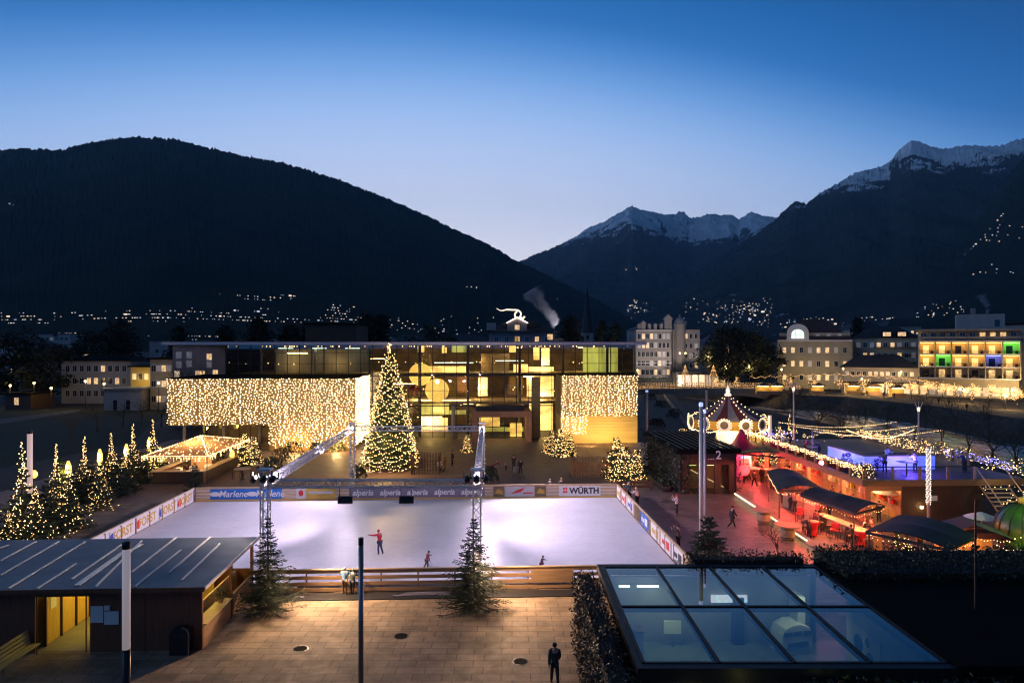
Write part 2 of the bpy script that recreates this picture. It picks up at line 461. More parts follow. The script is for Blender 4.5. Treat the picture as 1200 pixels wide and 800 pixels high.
def text(s, size, m, parent, loc, rot=(PI / 2, 0, 0), ext=.004, name='lettering', shear=0.0, bold=0.0, sx=1.0):
    c = bpy.data.curves.new(name, 'FONT'); c.body = s; c.size = size; c.align_x = 'CENTER'; c.align_y = 'CENTER'
    c.extrude = ext; c.shear = shear; c.offset = bold; c.resolution_u = 3
    t = bpy.data.objects.new('tmp', c)
    me = bpy.data.meshes.new_from_object(t)
    bpy.data.objects.remove(t); bpy.data.curves.remove(c)
    me.materials.clear(); me.materials.append(m)
    o = bpy.data.objects.new(name, me); COL.objects.link(o); o.parent = parent
    o.location = loc; o.rotation_euler = rot; o.scale = (sx, 1, 1)
    return o

def lamp(name, kind, loc, power, col, size=.1, to=None, spot=None, parent=None, blend=.6):
    l = bpy.data.lights.new(name, kind); l.energy = power; l.color = col
    if kind == 'AREA': l.size = size
    else: l.shadow_soft_size = size
    if kind == 'SPOT': l.spot_size = R(spot or 100); l.spot_blend = blend
    o = bpy.data.objects.new(name, l); COL.objects.link(o); o.location = loc
    if to is not None: o.rotation_euler = (Vector(to) - Vector(loc)).to_track_quat('-Z', 'Y').to_euler()
    return o
# ------------------------------------------------------------------ camera, sky
cam = bpy.data.cameras.new('camera'); co = bpy.data.objects.new('camera', cam); COL.objects.link(co); S.camera = co
co.location = (0, 0, H); co.rotation_euler = (PI / 2, 0, 0)
cam.lens = 24; cam.sensor_width = 36; cam.shift_y = (HY - 400) / 1200; cam.clip_end = 60000; cam.clip_start = .5
S.view_settings.view_transform = 'Standard'; S.view_settings.look = 'None'; S.view_settings.exposure = 0; S.view_settings.gamma = 1
S.cycles.use_light_tree = True; S.cycles.use_denoising = True; S.cycles.denoiser = 'OPENIMAGEDENOISE'; S.cycles.denoising_prefilter = 'ACCURATE'; S.cycles.max_bounces = 6; S.cycles.diffuse_bounces = 2; S.cycles.glossy_bounces = 3
S.cycles.transparent_max_bounces = 12; S.cycles.sample_clamp_indirect = 4; S.cycles.caustics_reflective = False; S.cycles.caustics_refractive = False
S.cycles.filter_width = 1.2; S.cycles.volume_bounces = 0

w = bpy.data.worlds.new('World'); S.world = w; w.use_nodes = True
nt = w.node_tree; bg = nt.nodes['Background']
sky = nt.nodes.new('ShaderNodeTexSky'); sky.sky_type = 'NISHITA'; sky.sun_disc = False
sky.sun_elevation = R(-4); sky.sun_rotation = R(-14); sky.altitude = 320; sky.ozone_density = 2.5
tc = nt.nodes.new('ShaderNodeTexCoord'); sp = nt.nodes.new('ShaderNodeSeparateXYZ'); nt.links.new(tc.outputs['Generated'], sp.inputs[0])
def math_(op, a, b=None, c=None):
    n = nt.nodes.new('ShaderNodeMath'); n.operation = op
    for i, v in enumerate((a, b, c)):
        if v is None: continue
        if hasattr(v, 'links') or hasattr(v, 'is_linked'): nt.links.new(v, n.inputs[i])
        else: n.inputs[i].default_value = v
    return n.outputs[0]
# twilight: dusk colours by height over the horizon, the glow centred a little to the left of north
behind = math_('MULTIPLY', math_('MINIMUM', sp.outputs[1], 0.0), -0.45)
vx = math_('ADD', math_('MULTIPLY', sp.outputs[0], .09), math_('MULTIPLY', math_('MULTIPLY', sp.outputs[0], sp.outputs[0]), .36))
val = math_('ADD', math_('ADD', sp.outputs[2], vx), behind)
rp = nt.nodes.new('ShaderNodeValToRGB'); nt.links.new(val, rp.inputs[0])
cr = rp.color_ramp; cr.interpolation = 'B_SPLINE'
stops = [(0.0, (.84, .82, .90)), (.13, (.80, .80, .93)), (.20, (.60, .67, .89)), (.27, (.43, .56, .845)), (.325, (.29, .46, .79)), (.38, (.11, .29, .64)), (.435, (.008, .125, .41)), (.55, (.004, .055, .20)), (.75, (.003, .018, .06)), (1.0, (.002, .009, .03))]
while len(cr.elements) < len(stops): cr.elements.new(.5)
for e, (p, c) in zip(cr.elements, stops): e.position = p; e.color = (*c, 1)
mxs = nt.nodes.new('ShaderNodeMix'); mxs.data_type = 'RGBA'; mxs.blend_type = 'ADD'; mxs.inputs[0].default_value = .05
nt.links.new(rp.outputs[0], mxs.inputs[6]); nt.links.new(sky.outputs[0], mxs.inputs[7])
nt.links.new(mxs.outputs[2], bg.inputs[0]); bg.inputs[1].default_value = 1.56
# weak, wide blue lamp from over the shoulder, added to lift snow and relief
sl = bpy.data.lights.new('relief_fill', 'SUN'); sl.energy = .30; sl.angle = R(20); sl.color = (.42, .64, 1)
so = bpy.data.objects.new('relief_fill', sl); COL.objects.link(so); so.rotation_euler = Vector((.72, .42, -.5)).to_track_quat('-Z', 'Y').to_euler()

# ------------------------------------------------------------------ terrain
def struct(name, mb, m, **k):
    return tag(mb.build(name, m, **k), kind='structure')
M['earth'] = mat('earth', (.022, .020, .018), .95, var=.4, scale=.06, bump=.2)
M['lawn'] = mat('lawn', (.012, .022, .008), .95, var=.4, scale=.25, bump=.3, bscale=12)
M['asphalt'] = mat('asphalt', (.032, .028, .028), .8, var=.3, scale=.5, bump=.15, bscale=30)
M['gravel'] = mat('gravel_path', (.11, .095, .08), .9, var=.25, scale=.7, bump=.2, bscale=20)
M['paving'] = brickmat('paving_slabs', (.29, .21, .15), (.20, .15, .11), (.075, .056, .042), 1.25, .62, .018, .8, .35, .37, wear=.6)
M['brick_paving'] = brickmat('brick_paving', (.20, .125, .095), (.16, .10, .078), (.10, .07, .055), .9, .42, .02, .55, .3, .5, wear=.3)
M['red_paving'] = brickmat('market_paving', (.24, .17, .14), (.19, .135, .11), (.09, .06, .05), .8, .4, .02, .5, .3, .5, wear=.35)
near_bank = [(48, -60), (52, 40), (56, 80), (58, 110), (54, 150), (44, 200), (36, 240), (22, 300), (10, 420)]
far_bank = [(140, -60), (112, 60), (97, 129), (98, 158), (91, 186), (76, 200), (66, 240), (54, 300), (44, 420)]
g = MB()
for (a, b) in zip(near_bank[:-1], near_bank[1:]):
    g.quad((-9000, a[1], 0), (a[0], a[1], 0), (b[0], b[1], 0), (-9000, b[1], 0))
for (a, b) in zip(far_bank[:-1], far_bank[1:]):
    g.quad((a[0], a[1], 0), (9000, a[1], 0), (9000, b[1], 0), (b[0], b[1], 0))
g.quad((-9000, 420, 0), (9000, 420, 0), (9000, 16000, 0), (-9000, 16000, 0))
g.quad((-9000, -3000, 0), (9000, -3000, 0), (9000, -60, 0), (-9000, -60, 0))
struct('ground', g, M['earth'])
M['bank'] = mat('bank_wall', (.07, .062, .055), .95, var=.5, scale=.8, bump=.6)
bk = MB()
for line, s in ((near_bank, 1), (far_bank, -1)):
    for a, b in zip(line[:-1], line[1:]):
        ia, ib = a[0] + s * 6, b[0] + s * 6
        bk.quad((a[0], a[1], 0), (b[0], b[1], 0), (ib, b[1], -5.2), (ia, a[1], -5.2))
bk.quad((10, 420, 0), (44, 420, 0), (44, 420, -6), (10, 420, -6)); bk.quad((40, -60, 0), (150, -60, 0), (150, -60, -6), (40, -60, -6))
struct('river_bank', bk, M['bank'])
# river: dark water with broken white rapids
m = mat('river_water', (.012, .017, .02), .12, var=0); M['water'] = m
nt = m.node_tree; b = nt.nodes['Principled BSDF']
tc = nt.nodes.new('ShaderNodeTexCoord'); mp = nt.nodes.new('ShaderNodeMapping'); mp.inputs['Scale'].default_value = (1, .35, 1); mp.inputs['Rotation'].default_value = (0, 0, R(12))
n1 = nt.nodes.new('ShaderNodeTexNoise'); n1.inputs['Scale'].default_value = .16; n1.inputs['Detail'].default_value = 9; n1.inputs['Roughness'].default_value = .72
n2 = nt.nodes.new('ShaderNodeTexNoise'); n2.inputs['Scale'].default_value = .9; n2.inputs['Detail'].default_value = 6
rp = nt.nodes.new('ShaderNodeValToRGB'); rp.color_ramp.elements[0].position = .45; rp.color_ramp.elements[1].position = .60
rp.color_ramp.elements[0].color = (.018, .022, .026, 1); rp.color_ramp.elements[1].color = (.85, .86, .88, 1)
bp = nt.nodes.new('ShaderNodeBump'); bp.inputs['Strength'].default_value = .8; bp.inputs['Distance'].default_value = .5
nt.links.new(tc.outputs['Object'], mp.inputs[0]); nt.links.new(mp.outputs[0], n1.inputs[0]); nt.links.new(mp.outputs[0], n2.inputs[0])
nt.links.new(n1.outputs['Fac'], rp.inputs[0]); nt.links.new(rp.outputs[0], b.inputs['Base Color'])
nt.links.new(n2.outputs['Fac'], bp.inputs['Height']); nt.links.new(bp.outputs[0], b.inputs['Normal'])
rv = MB()
for i in range(24):
    for j in range(12):
        pass
NX, NY = 14, 60
vs = []; fs = []
for j in range(NY + 1):
    y = -60 + 480 * j / NY
    def lerp(L):
        for a, c in zip(L[:-1], L[1:]):
            if a[1] <= y <= c[1]: return a[0] + (c[0] - a[0]) * (y - a[1]) / (c[1] - a[1])
    x0, x1 = lerp(near_bank) + 2, lerp(far_bank) - 2
    for i in range(NX + 1):
        x = x0 + (x1 - x0) * i / NX
        vs.append((x, y, -4.4 + .25 * noise.noise((x * .15, y * .08, 0)) + .01 * (y - 100) * .6))
for j in range(NY):
    for i in range(NX): fs.append((j * (NX + 1) + i, j * (NX + 1) + i + 1, (j + 1) * (NX + 1) + i + 1, (j + 1) * (NX + 1) + i))
rv.add(vs, fs); struct('river', rv, M['water'], smooth=True)

def sheet(name, pts, z, m):
    b = MB(); b.add([(p[0], p[1], z) for p in pts], [tuple(range(len(pts)))]); return struct(name, b, m)
sheet('city_street', [(-95, 10), (46, 10), (50, 62), (52, 112), (40, 195), (-95, 130)], .004, M['asphalt'])
sheet('plaza_paving', [RK(-42, 14), RK(26, 14), RK(26, 62.2), RK(-42, 62.2)], .010, M['paving'])
sheet('forecourt_paving', [RK(-46, 62.2), RK(17, 62.2), RK(17, 104), RK(-46, 104)], .010, M['brick_paving'])
sheet('market_paving', [RK(12.9, 40), RK(42, 40), RK(38, 98), RK(14.5, 98)], .016, M['red_paving'])
sheet('lawn', [G(-60, 560), G(150, 520), G(205, 478), G(-60, 482)], .012, M['lawn'])
sheet('garden_path', [G(-40, 503), G(88, 483), G(95, 480), G(86, 480), G(-40, 496)], .018, M['gravel'])
sheet('walkway', [G(-60, 560), G(120, 527), G(150, 532), G(-60, 592)], .018, M['asphalt'])
sheet('riverside_path', [G(748, 462), G(790, 462), G(815, 500), G(800, 520), G(750, 500)], .020, M['gravel'])
sheet('promenade', [(97.5, 100), (130, 90), (150, 150), (118, 175), (100, 205), (80, 214), (77, 201), (92, 186.5), (98.5, 158)], .008, M['gravel'])

# mountains: (pixel column, ridge row, distance, start distance) -> a real slope that far off
def ridge_interp(pts, px):
    for a, c in zip(pts[:-1], pts[1:]):
        if a[0] <= px <= c[0]:
            t = (px - a[0]) / (c[0] - a[0]); return [a[i] + (c[i] - a[i]) * t for i in range(1, 4)]
    return pts[0][1:] if px < pts[0][0] else pts[-1][1:]
def mountain(name, pts, nx, ny, rough, seed, m, power=1.25, back=.15, jag=0.0, fold=0.0, jit=0.0):
    x0, x1 = pts[0][0], pts[-1][0]; vs = []; fs = []
    for i in range(nx + 1):
        px = x0 + (x1 - x0) * i / nx
        py, D, D0 = ridge_interp(pts, px)
        hr = H - (py - HY) * D / F
        for j in range(ny + 1):
            t = j / ny
            if t <= .8:
                s = t / .8; d = D0 + (D - D0) * s
                zz = hr * s ** power
            else:
                s = (t - .8) / .2; d = D + D * back * s; zz = hr * (1 - s)
                s = 1 - s
            x = (px - 600) / F * d; k = 1 / D * 9
            fb = noise.fractal((x * k + seed, d * k * .6, seed), 1.0, 2.0, 6)
            rg = noise.ridged_multi_fractal((x * k * .8 + seed, d * k * .35, seed * 2), 1.0, 2.0, 6, 1.0, 2.0) - 1.0
            env = (s ** .7) * max(.15, 1 - s ** 3 * (1 - jag)) * hr
            zz += env * (rough * fb + fold * rg) - (12 if s < .02 else 0)
            if jit: zz += jit * noise.noise((px * 1.9, t * 37, seed)) * s
            vs.append((x, d, zz))
    for i in range(nx):
        for j in range(ny):
            a = i * (ny + 1) + j
            fs.append((a, a + ny + 1, a + ny + 2, a + 1))
    b = MB(); b.add(vs, fs); o = struct(name, b, m, smooth=True)
    return o
def mountmat(name, low, rock, snow_lo, snow_hi, snow_w=.5):
    m = bpy.data.materials.new(name); m.use_nodes = True; nt = m.node_tree; b = nt.nodes['Principled BSDF']
    b.inputs['Roughness'].default_value = 1; b.inputs['Specular IOR Level'].default_value = 0
    ge = nt.nodes.new('ShaderNodeNewGeometry'); sp = nt.nodes.new('ShaderNodeSeparateXYZ'); nt.links.new(ge.outputs['Position'], sp.inputs[0])
    n = nt.nodes.new('ShaderNodeTexNoise'); n.inputs['Scale'].default_value = .0035; n.inputs['Detail'].default_value = 10; n.inputs['Roughness'].default_value = .68
    nt.links.new(ge.outputs['Position'], n.inputs[0])
    r0 = nt.nodes.new('ShaderNodeValToRGB'); r0.color_ramp.elements[0].position = .35; r0.color_ramp.elements[1].position = .68
    r0.color_ramp.elements[0].color = (*low, 1); r0.color_ramp.elements[1].color = (*rock, 1)
    nt.links.new(n.outputs['Fac'], r0.inputs[0])
    nb = nt.nodes.new('ShaderNodeTexNoise'); nb.inputs['Scale'].default_value = .0028; nb.inputs['Detail'].default_value = 11; nb.inputs['Roughness'].default_value = .62; nb.noise_type = 'RIDGED_MULTIFRACTAL'
    nt.links.new(ge.outputs['Position'], nb.inputs[0]); bmp = nt.nodes.new('ShaderNodeBump'); bmp.inputs['Strength'].default_value = 1.0; bmp.inputs['Distance'].default_value = 130 if snow_hi else 70
    nt.links.new(nb.outputs['Fac'], bmp.inputs['Height']); nt.links.new(bmp.outputs[0], b.inputs['Normal'])
    if snow_hi:
        mr = nt.nodes.new('ShaderNodeMapRange'); mr.inputs[1].default_value = snow_lo; mr.inputs[2].default_value = snow_hi
        nt.links.new(sp.outputs[2], mr.inputs[0])
        n2 = nt.nodes.new('ShaderNodeTexNoise'); n2.inputs['Scale'].default_value = .004; n2.inputs['Detail'].default_value = 9; n2.inputs['Roughness'].default_value = .75
        nt.links.new(ge.outputs['Position'], n2.inputs[0])
        spn = nt.nodes.new('ShaderNodeSeparateXYZ'); nt.links.new(bmp.outputs[0], spn.inputs[0])
        ma = nt.nodes.new('ShaderNodeMath'); ma.operation = 'ADD'; nt.links.new(mr.outputs[0], ma.inputs[0]); na = nt.nodes.new('ShaderNodeMath'); na.operation = 'MULTIPLY_ADD'; na.inputs[1].default_value = 2.2; na.inputs[2].default_value = -.6; nt.links.new(n2.outputs['Fac'], na.inputs[0]); nt.links.new(na.outputs[0], ma.inputs[1])
        mb = nt.nodes.new('ShaderNodeMath'); mb.operation = 'MULTIPLY_ADD'; nt.links.new(spn.outputs[2], mb.inputs[0]); mb.inputs[1].default_value = 1.3; mo = nt.nodes.new('ShaderNodeMath'); mo.operation = 'SUBTRACT'; mo.inputs[1].default_value = .62; nt.links.new(ma.outputs[0], mo.inputs[0]); nt.links.new(mo.outputs[0], mb.inputs[2])
        r = nt.nodes.new('ShaderNodeValToRGB'); r.color_ramp.elements[0].position = .715; r.color_ramp.elements[1].position = .765
        mc = nt.nodes.new('ShaderNodeMath'); mc.operation = 'MULTIPLY'; mc.inputs[1].default_value = snow_w; nt.links.new(mb.outputs[0], mc.inputs[0])
        nt.links.new(mc.outputs[0], r.inputs[0])
        mx = nt.nodes.new('ShaderNodeMix'); mx.data_type = 'RGBA'
        nt.links.new(r.outputs[0], mx.inputs[0]); nt.links.new(r0.outputs[0], mx.inputs[6]); mx.inputs[7].default_value = (.93, .95, .98, 1)
        nt.links.new(mx.outputs[2], b.inputs['Base Color'])
    else:
        nt.links.new(r0.outputs[0], b.inputs['Base Color'])
    return m
M['forest_hill'] = mountmat('forest_hill', (.020, .028, .020), (.040, .046, .034), 0, 0)
M['alps'] = mountmat('alps', (.035, .042, .038), (.07, .07, .07), 1500, 2350, .5)
M['alps_far'] = mountmat('alps_far', (.035, .042, .038), (.08, .08, .085), 1600, 2250, .5)
LEFT = [(-140, 178, 4800, 1500), (0, 176, 4800, 1500), (35, 174, 4800, 1500), (75, 177, 4800, 1500), (95, 170, 4800, 1500), (128, 163, 4800, 1500), (165, 160, 4800, 1500), (205, 163, 4850, 1500), (240, 173, 4900, 1500), (285, 183, 5000, 1550), (340, 193, 5100, 1600), (395, 210, 5200, 1650), (430, 222, 5300, 1700),
        (480, 243, 5500, 1750), (530, 268, 5600, 1800), (575, 288, 5700, 1850), (605, 306, 5800, 1900), (650, 326, 5900, 1950), (700, 352, 6000, 2000), (745, 376, 6100, 2100), (800, 396, 6200, 2200), (840, 403.5, 6300, 2300)]
FAR = [(480, 330, 11000, 5000), (560, 322, 11500, 5000), (610, 306, 12000, 5000), (640, 294, 12200, 5000), (665, 284, 12400, 5000), (690, 270, 12600, 5000), (712, 258, 12800, 5000), (724, 250, 12900, 5000), (734, 243, 13000, 5000), (741, 239, 13000, 5000), (748, 244, 13000, 5000), (760, 247, 13200, 5000), (775, 251, 13500, 5200),
       (790, 253, 14000, 5500), (800, 249, 14500, 5600), (808, 255, 14500, 5600), (820, 254, 14500, 5600), (832, 250, 14500, 5600), (845, 252, 14500, 5600), (856, 251, 14500, 5600), (866, 258, 14500, 5600), (880, 250, 14000, 5500), (896, 253, 13500, 5400), (915, 256, 13000, 5000), (960, 262, 12500, 5000), (1020, 280, 12000, 5000)]
RIGHT = [(690, 396, 7200, 4500), (740, 366, 7500, 4200), (780, 344, 7800, 4000), (820, 318, 8000, 3800), (850, 297, 8100, 3600), (880, 279, 8200, 3400), (905, 262, 8300, 3200), (925, 243, 8300, 3100), (932, 238, 8300, 3100), (945, 240, 8300, 3000), (960, 228, 8300, 2900), (985, 213, 8200, 2800), (1000, 203, 8200, 2700), (1020, 199, 8200, 2600), (1042, 193, 8200, 2500),
         (1055, 177, 8200, 2450), (1067, 168, 8200, 2400), (1080, 169, 8200, 2350), (1092, 173, 8200, 2300), (1105, 175, 8200, 2300), (1125, 172, 8100, 2300), (1150, 171, 8000, 2250), (1175, 171, 7900, 2200), (1190, 165, 7900, 2200), (1205, 161, 7900, 2200), (1260, 160, 7900, 2200), (1340, 165, 7900, 2200)]
SPUR = [(960, 398, 5200, 2400), (1010, 372, 5200, 2200), (1060, 338, 5200, 2000), (1110, 296, 5100, 1900), (1150, 250, 5000, 1800), (1180, 208, 4900, 1750), (1200, 186, 4900, 1700), (1260, 165, 4900, 1650), (1340, 150, 4900, 1600)]
mountain('hill', LEFT, 620, 90, .034, 3.3, M['forest_hill'], 1.22, jag=.06, fold=.06, jit=20)
mountain('mountain', FAR, 460, 150, .09, 8.1, M['alps_far'], 1.3, jag=.16, fold=.17, jit=34)
mountain('mountain', RIGHT, 460, 150, .075, 5.7, M['alps'], 1.25, jag=.13, fold=.14, jit=28)
mountain('hill', SPUR, 260, 80, .035, 12.2, M['forest_hill'], 1.15, jag=.08, fold=.05, jit=16)

# scattered lights of the far villages: small lit houses on the slopes
def slope_pt(pts, px, s, power):
    py, D, D0 = ridge_interp(pts, px); hr = H - (py - HY) * D / F
    d = D0 + (D - D0) * s
    return Vector(((px - 600) / F * d, d, hr * s ** power))
def village(label, clusters, pts, power, seed, size):
    q = random.Random(seed); b = MB()
    for (xa, xb, ya, yb, n) in clusters:
        for _ in range(n):
            px = q.uniform(xa, xb) if q.random() < .7 else q.gauss((xa + xb) / 2, (xb - xa) / 5); py = ya + (yb - ya) * q.random() ** .8
            # find how far up the slope this row lies
            best = min((abs(HY - (slope_pt(pts, px, s / 100, power).z - H) * F / slope_pt(pts, px, s / 100, power).y - py), s) for s in range(1, 70))
            p = slope_pt(pts, px, best[1] / 100, power); k = size * p.y / F * q.uniform(.6, 1.6) * (2.2 if q.random() < .06 else 1)
            b.cm = 0 if q.random() < .62 else 1
            d = p.y * .94
            p = Vector((p.x * .94, d, H + (p.z - H) * .94))
            b.box(p, (k * 1.5, k, k))
    o = b.build('village_lights', [M['v_warm'], M['v_cool']]); tag(o, label, 'village', kind='stuff')
M['v_warm'] = emi('village_warm', (1, .76, .52), 1.1, sample=False); M['v_cool'] = emi('village_cool', (.75, .82, 1), .8, sample=False)
village('lights of the far village spread along the foot of the dark hill', [(0, 60, 366, 380, 36), (60, 200, 366, 374, 50), (150, 330, 362, 376, 85), (250, 470, 372, 377, 60), (255, 365, 344, 352, 26), (380, 415, 356, 376, 30), (390, 500, 376, 392, 34), (470, 600, 370, 392, 26), (595, 700, 345, 352, 3), (60, 90, 388, 402, 20), (545, 570, 335, 338, 4), (0, 20, 236, 240, 3), (165, 330, 392, 398, 26)], LEFT, 1.22, 4, .5)
village('cluster of village lights on the slope between the white hotel and the villa', [(800, 905, 350, 378, 90), (840, 900, 352, 368, 40), (880, 1000, 372, 384, 50), (1000, 1060, 370, 384, 36)], RIGHT, 1.25, 5, .5)
village('few village lights far up the blue valley beside the church spire', [(735, 758, 352, 366, 24), (728, 762, 312, 316, 4), (700, 740, 366, 380, 10)], FAR, 1.3, 7, .55)
village('lights of farms and lanes high on the slope above the balcony hotel', [(1050, 1140, 352, 372, 40), (1130, 1200, 262, 280, 12), (1125, 1175, 268, 284, 7), (1130, 1180, 236, 240, 5), (1140, 1195, 310, 322, 8)], SPUR, 1.15, 6, .5)

hz = MB(); hz.bx(-9600, 9600, -3200, 17600, -11, 3600)
hm = bpy.data.materials.new('haze_air'); hm.use_nodes = True; hn = hm.node_tree; hn.nodes.clear()
ho = hn.nodes.new('ShaderNodeOutputMaterial'); hv = hn.nodes.new('ShaderNodeVolumePrincipled')
hv.inputs['Color'].default_value = (.50, .78, 1, 1); hv.inputs['Density'].default_value = 4.2e-5; hv.inputs['Anisotropy'].default_value = .2
hn.links.new(hv.outputs[0], ho.inputs['Volume'])
tag(hz.build('haze', hm), 'thin blue evening haze lying in the valley', 'haze', kind='stuff')
# ------------------------------------------------------------------ ice rink
U0, U1, V0, V1 = -25.6, 12.4, 39.4, 62.4
m = mat('ice', (.80, .79, .83), .42, var=.06, scale=.35, bump=.08, bscale=3, spec=.35); M['ice'] = m
nt = m.node_tree; b_ = nt.nodes['Principled BSDF']; src = b_.inputs['Base Color'].links[0].from_socket
tc = nt.nodes.new('ShaderNodeTexCoord'); mpp = nt.nodes.new('ShaderNodeMapping'); mpp.inputs['Scale'].default_value = (1.6, 4, 1); mpp.inputs['Rotation'].default_value = (0, 0, .6); nz = nt.nodes.new('ShaderNodeTexNoise'); nz.inputs['Scale'].default_value = .6; nz.inputs['Detail'].default_value = 7; nz.inputs['Distortion'].default_value = 2.5
nt.links.new(tc.outputs['Object'], mpp.inputs[0]); nt.links.new(mpp.outputs[0], nz.inputs[0])
rr_ = nt.nodes.new('ShaderNodeMapRange'); rr_.inputs[1].default_value = .35; rr_.inputs[2].default_value = .6; rr_.inputs[3].default_value = .90; rr_.inputs[4].default_value = 1.0; nt.links.new(nz.outputs['Fac'], rr_.inputs[0])
mxi = nt.nodes.new('ShaderNodeMix'); mxi.data_type = 'RGBA'; mxi.blend_type = 'MULTIPLY'; mxi.inputs[0].default_value = 1; nt.links.new(src, mxi.inputs[6]); nt.links.new(rr_.outputs[0], mxi.inputs[7]); nt.links.new(mxi.outputs[2], b_.inputs['Base Color'])
# skate scratches: thin brighter strokes in the ice
ib = MB(); ib.add([RK(U0, V0, .06), RK(U1, V0, .06), RK(U1, V1, .06), RK(U0, V1, .06)], [(0, 1, 2, 3)])
tag(ib.build('ice', M['ice']), 'white floodlit ice surface of the skating rink', 'ice rink', kind='structure')
M['board_wood'] = mat('board_wood', (.60, .42, .24), .5, var=.25, scale=2, stretch=(.25, .25, 7), bump=.15)
M['board_white'] = mat('board_white', (.74, .73, .74), .4, var=.06)
M['ban_blue'] = mat('banner_blue', (.02, .16, .55), .5, var=.05)
M['ban_grey'] = mat('banner_grey', (.22, .20, .27), .5, var=.05)
M['ban_white'] = mat('banner_white', (.78, .76, .74), .5, var=.04)
M['ban_yellow'] = mat('banner_yellow', (.75, .48, .08), .5, var=.06)
M['ban_cheese'] = mat('banner_dark', (.10, .07, .03), .5, var=.05)
M['ink_white'] = mat('ink_white', (.85, .85, .85), .5, var=0)
M['ink_black'] = mat('ink_black', (.03, .02, .03), .5, var=0)
M['ink_red'] = mat('ink_red', (.65, .03, .03), .5, var=0)
M['ink_blue'] = mat('ink_blue', (.03, .08, .45), .5, var=0)
M['ink_gold'] = mat('ink_gold', (.62, .38, .06), .5, var=0)

def slat_fence(root, L, h, rails, rh, mw, post=2.0, pw=.08):
    """fence along local x from 0 to L"""
    b = MB()
    for i in range(rails):
        z = .18 + (h - .18 - rh / 2) * i / (rails - 1)
        b.box((L / 2, 0, z), (L, .04, rh))
    b.build('rail_boards', mw, root, bevel=.006)
    n = int(L / post)
    for i in range(n + 1):
        MB().box((min(max(L * i / n, .04), L - .04), .06, h / 2 - .01), (pw, .08, h)).build('post', M['wood'], root)
# back boards
W = U1 - U0
back = thing('rink_board', 'pale wooden boards with sponsor banners along the far side of the ice', 'rink board', RK(U0, V1 + .12), TH)
b = MB()
for i in range(4): b.box((W / 2, 0, .24 + i * .30), (W, .05, .20))
b.build('board', M['board_wood'], back)
b = MB()
b.bx(0, W, .035, .05, .1, 1.2); b.build('backing', M['board_white'], back)
b = MB(); b.box((W / 2, .0, 1.27), (W, .13, .05)); b.build('handrail', M['wood_pale'], back)
b = MB(); b.box((W / 2, -.04, .075), (W, .05, .15)); b.build('kick_plate', M['ban_yellow'], back)
def banner(px0, px1, m, z0=.2, z1=1.14):
    u0, _ = UZ(px0, 578, V1); u1, _ = UZ(px1, 578, V1)
    o = MB().bx(u0 - U0, u1 - U0, -.062, -.03, z0, z1).build('banner', m, back)
    o['bx'] = 0; del o['bx']
    return o, (u0 + u1) / 2 - U0, u1 - u0
def bt(o, s, size, m, x, z=.67, **k):
    return text(s, size, m, o, (x, -.066, z), **k)
o, x, wd = banner(246, 330, M['ban_blue']); o['label'] = 'blue banner lettered Marlene'
bt(o, 'Marlene', .82, M['ink_white'], x - 1.15, shear=.25, bold=.012, sx=.95); bt(o, 'Marlene', .82, M['ink_white'], x + 2.1, shear=.25, bold=.012, sx=.95)
for dx in (-2.75, .55):
    e = MB().lathe([(.42, 0), (.42, .004)], 20); e = e.build('emblem', M['ink_white'], o, (x + dx, -.063, .67)); e.rotation_euler = (PI / 2, 0, 0); e.scale = (1.15, .5, 1)
o, x, wd = banner(347, 358, M['ban_white']); o['label'] = 'small white banner with a red blot'
e = MB().lathe([(.22, 0), (.22, .004)], 12).build('emblem', M['ink_red'], o, (x, -.063, .7)); e.rotation_euler = (PI / 2, 0, 0); e.scale = (1, 1.3, 1)
o, x, wd = banner(359, 393, M['ban_yellow']); o['label'] = 'yellow banner with a white band'
MB().bx(x - 1.1, x + 1.1, -.068, -.06, .62, .86).build('emblem', M['ban_white'], o)
o, x, wd = banner(409, 568, M['ban_grey']); o['label'] = 'grey banner lettered alperia five times'
for k in range(5): bt(o, 'alperia', .70, M['ink_white'], x - wd / 2 + wd * (k + .5) / 5, shear=.22, bold=.02)
def cheese(px0, px1):
    o, x, wd = banner(px0, px1, M['ban_cheese']); o['label'] = 'small dark banner with a gold wedge'
    MB().vprism([(x - wd * .36, .5), (x + wd * .36, .42), (x + wd * .36, .72), (x - wd * .1, .95)], -.07, -.063).build('emblem', M['ink_gold'], o)
cheese(578, 591); cheese(627, 640)
o, x, wd = banner(592, 626, M['ban_white']); o['label'] = 'white banner with a red stroke'
MB().vprism([(x - .9, .45), (x + .1, .6), (x + .5, 1.0), (x - .1, .85)], -.07, -.063).build('emblem', M['ink_red'], o)
MB().bx(x + .3, x + 1.2, -.069, -.063, .46, .58).build('emblem', M['ink_red'], o)
o, x, wd = banner(655, 704, M['ban_white']); o['label'] = 'white banner lettered WÜRTH'
bt(o, 'WÜRTH', .74, M['ink_black'], x + .42, .66, bold=.03)
for (dx, dz) in ((-.16, -.14), (.02, -.14), (-.16, .04), (.02, .04)):
    MB().bx(x - 1.35 + dx * 1.2, x - 1.35 + dx * 1.2 + .17, -.069, -.063, .70 + dz * 1.6, .70 + dz * 1.6 + .22).build('emblem', M['ink_red'], o)
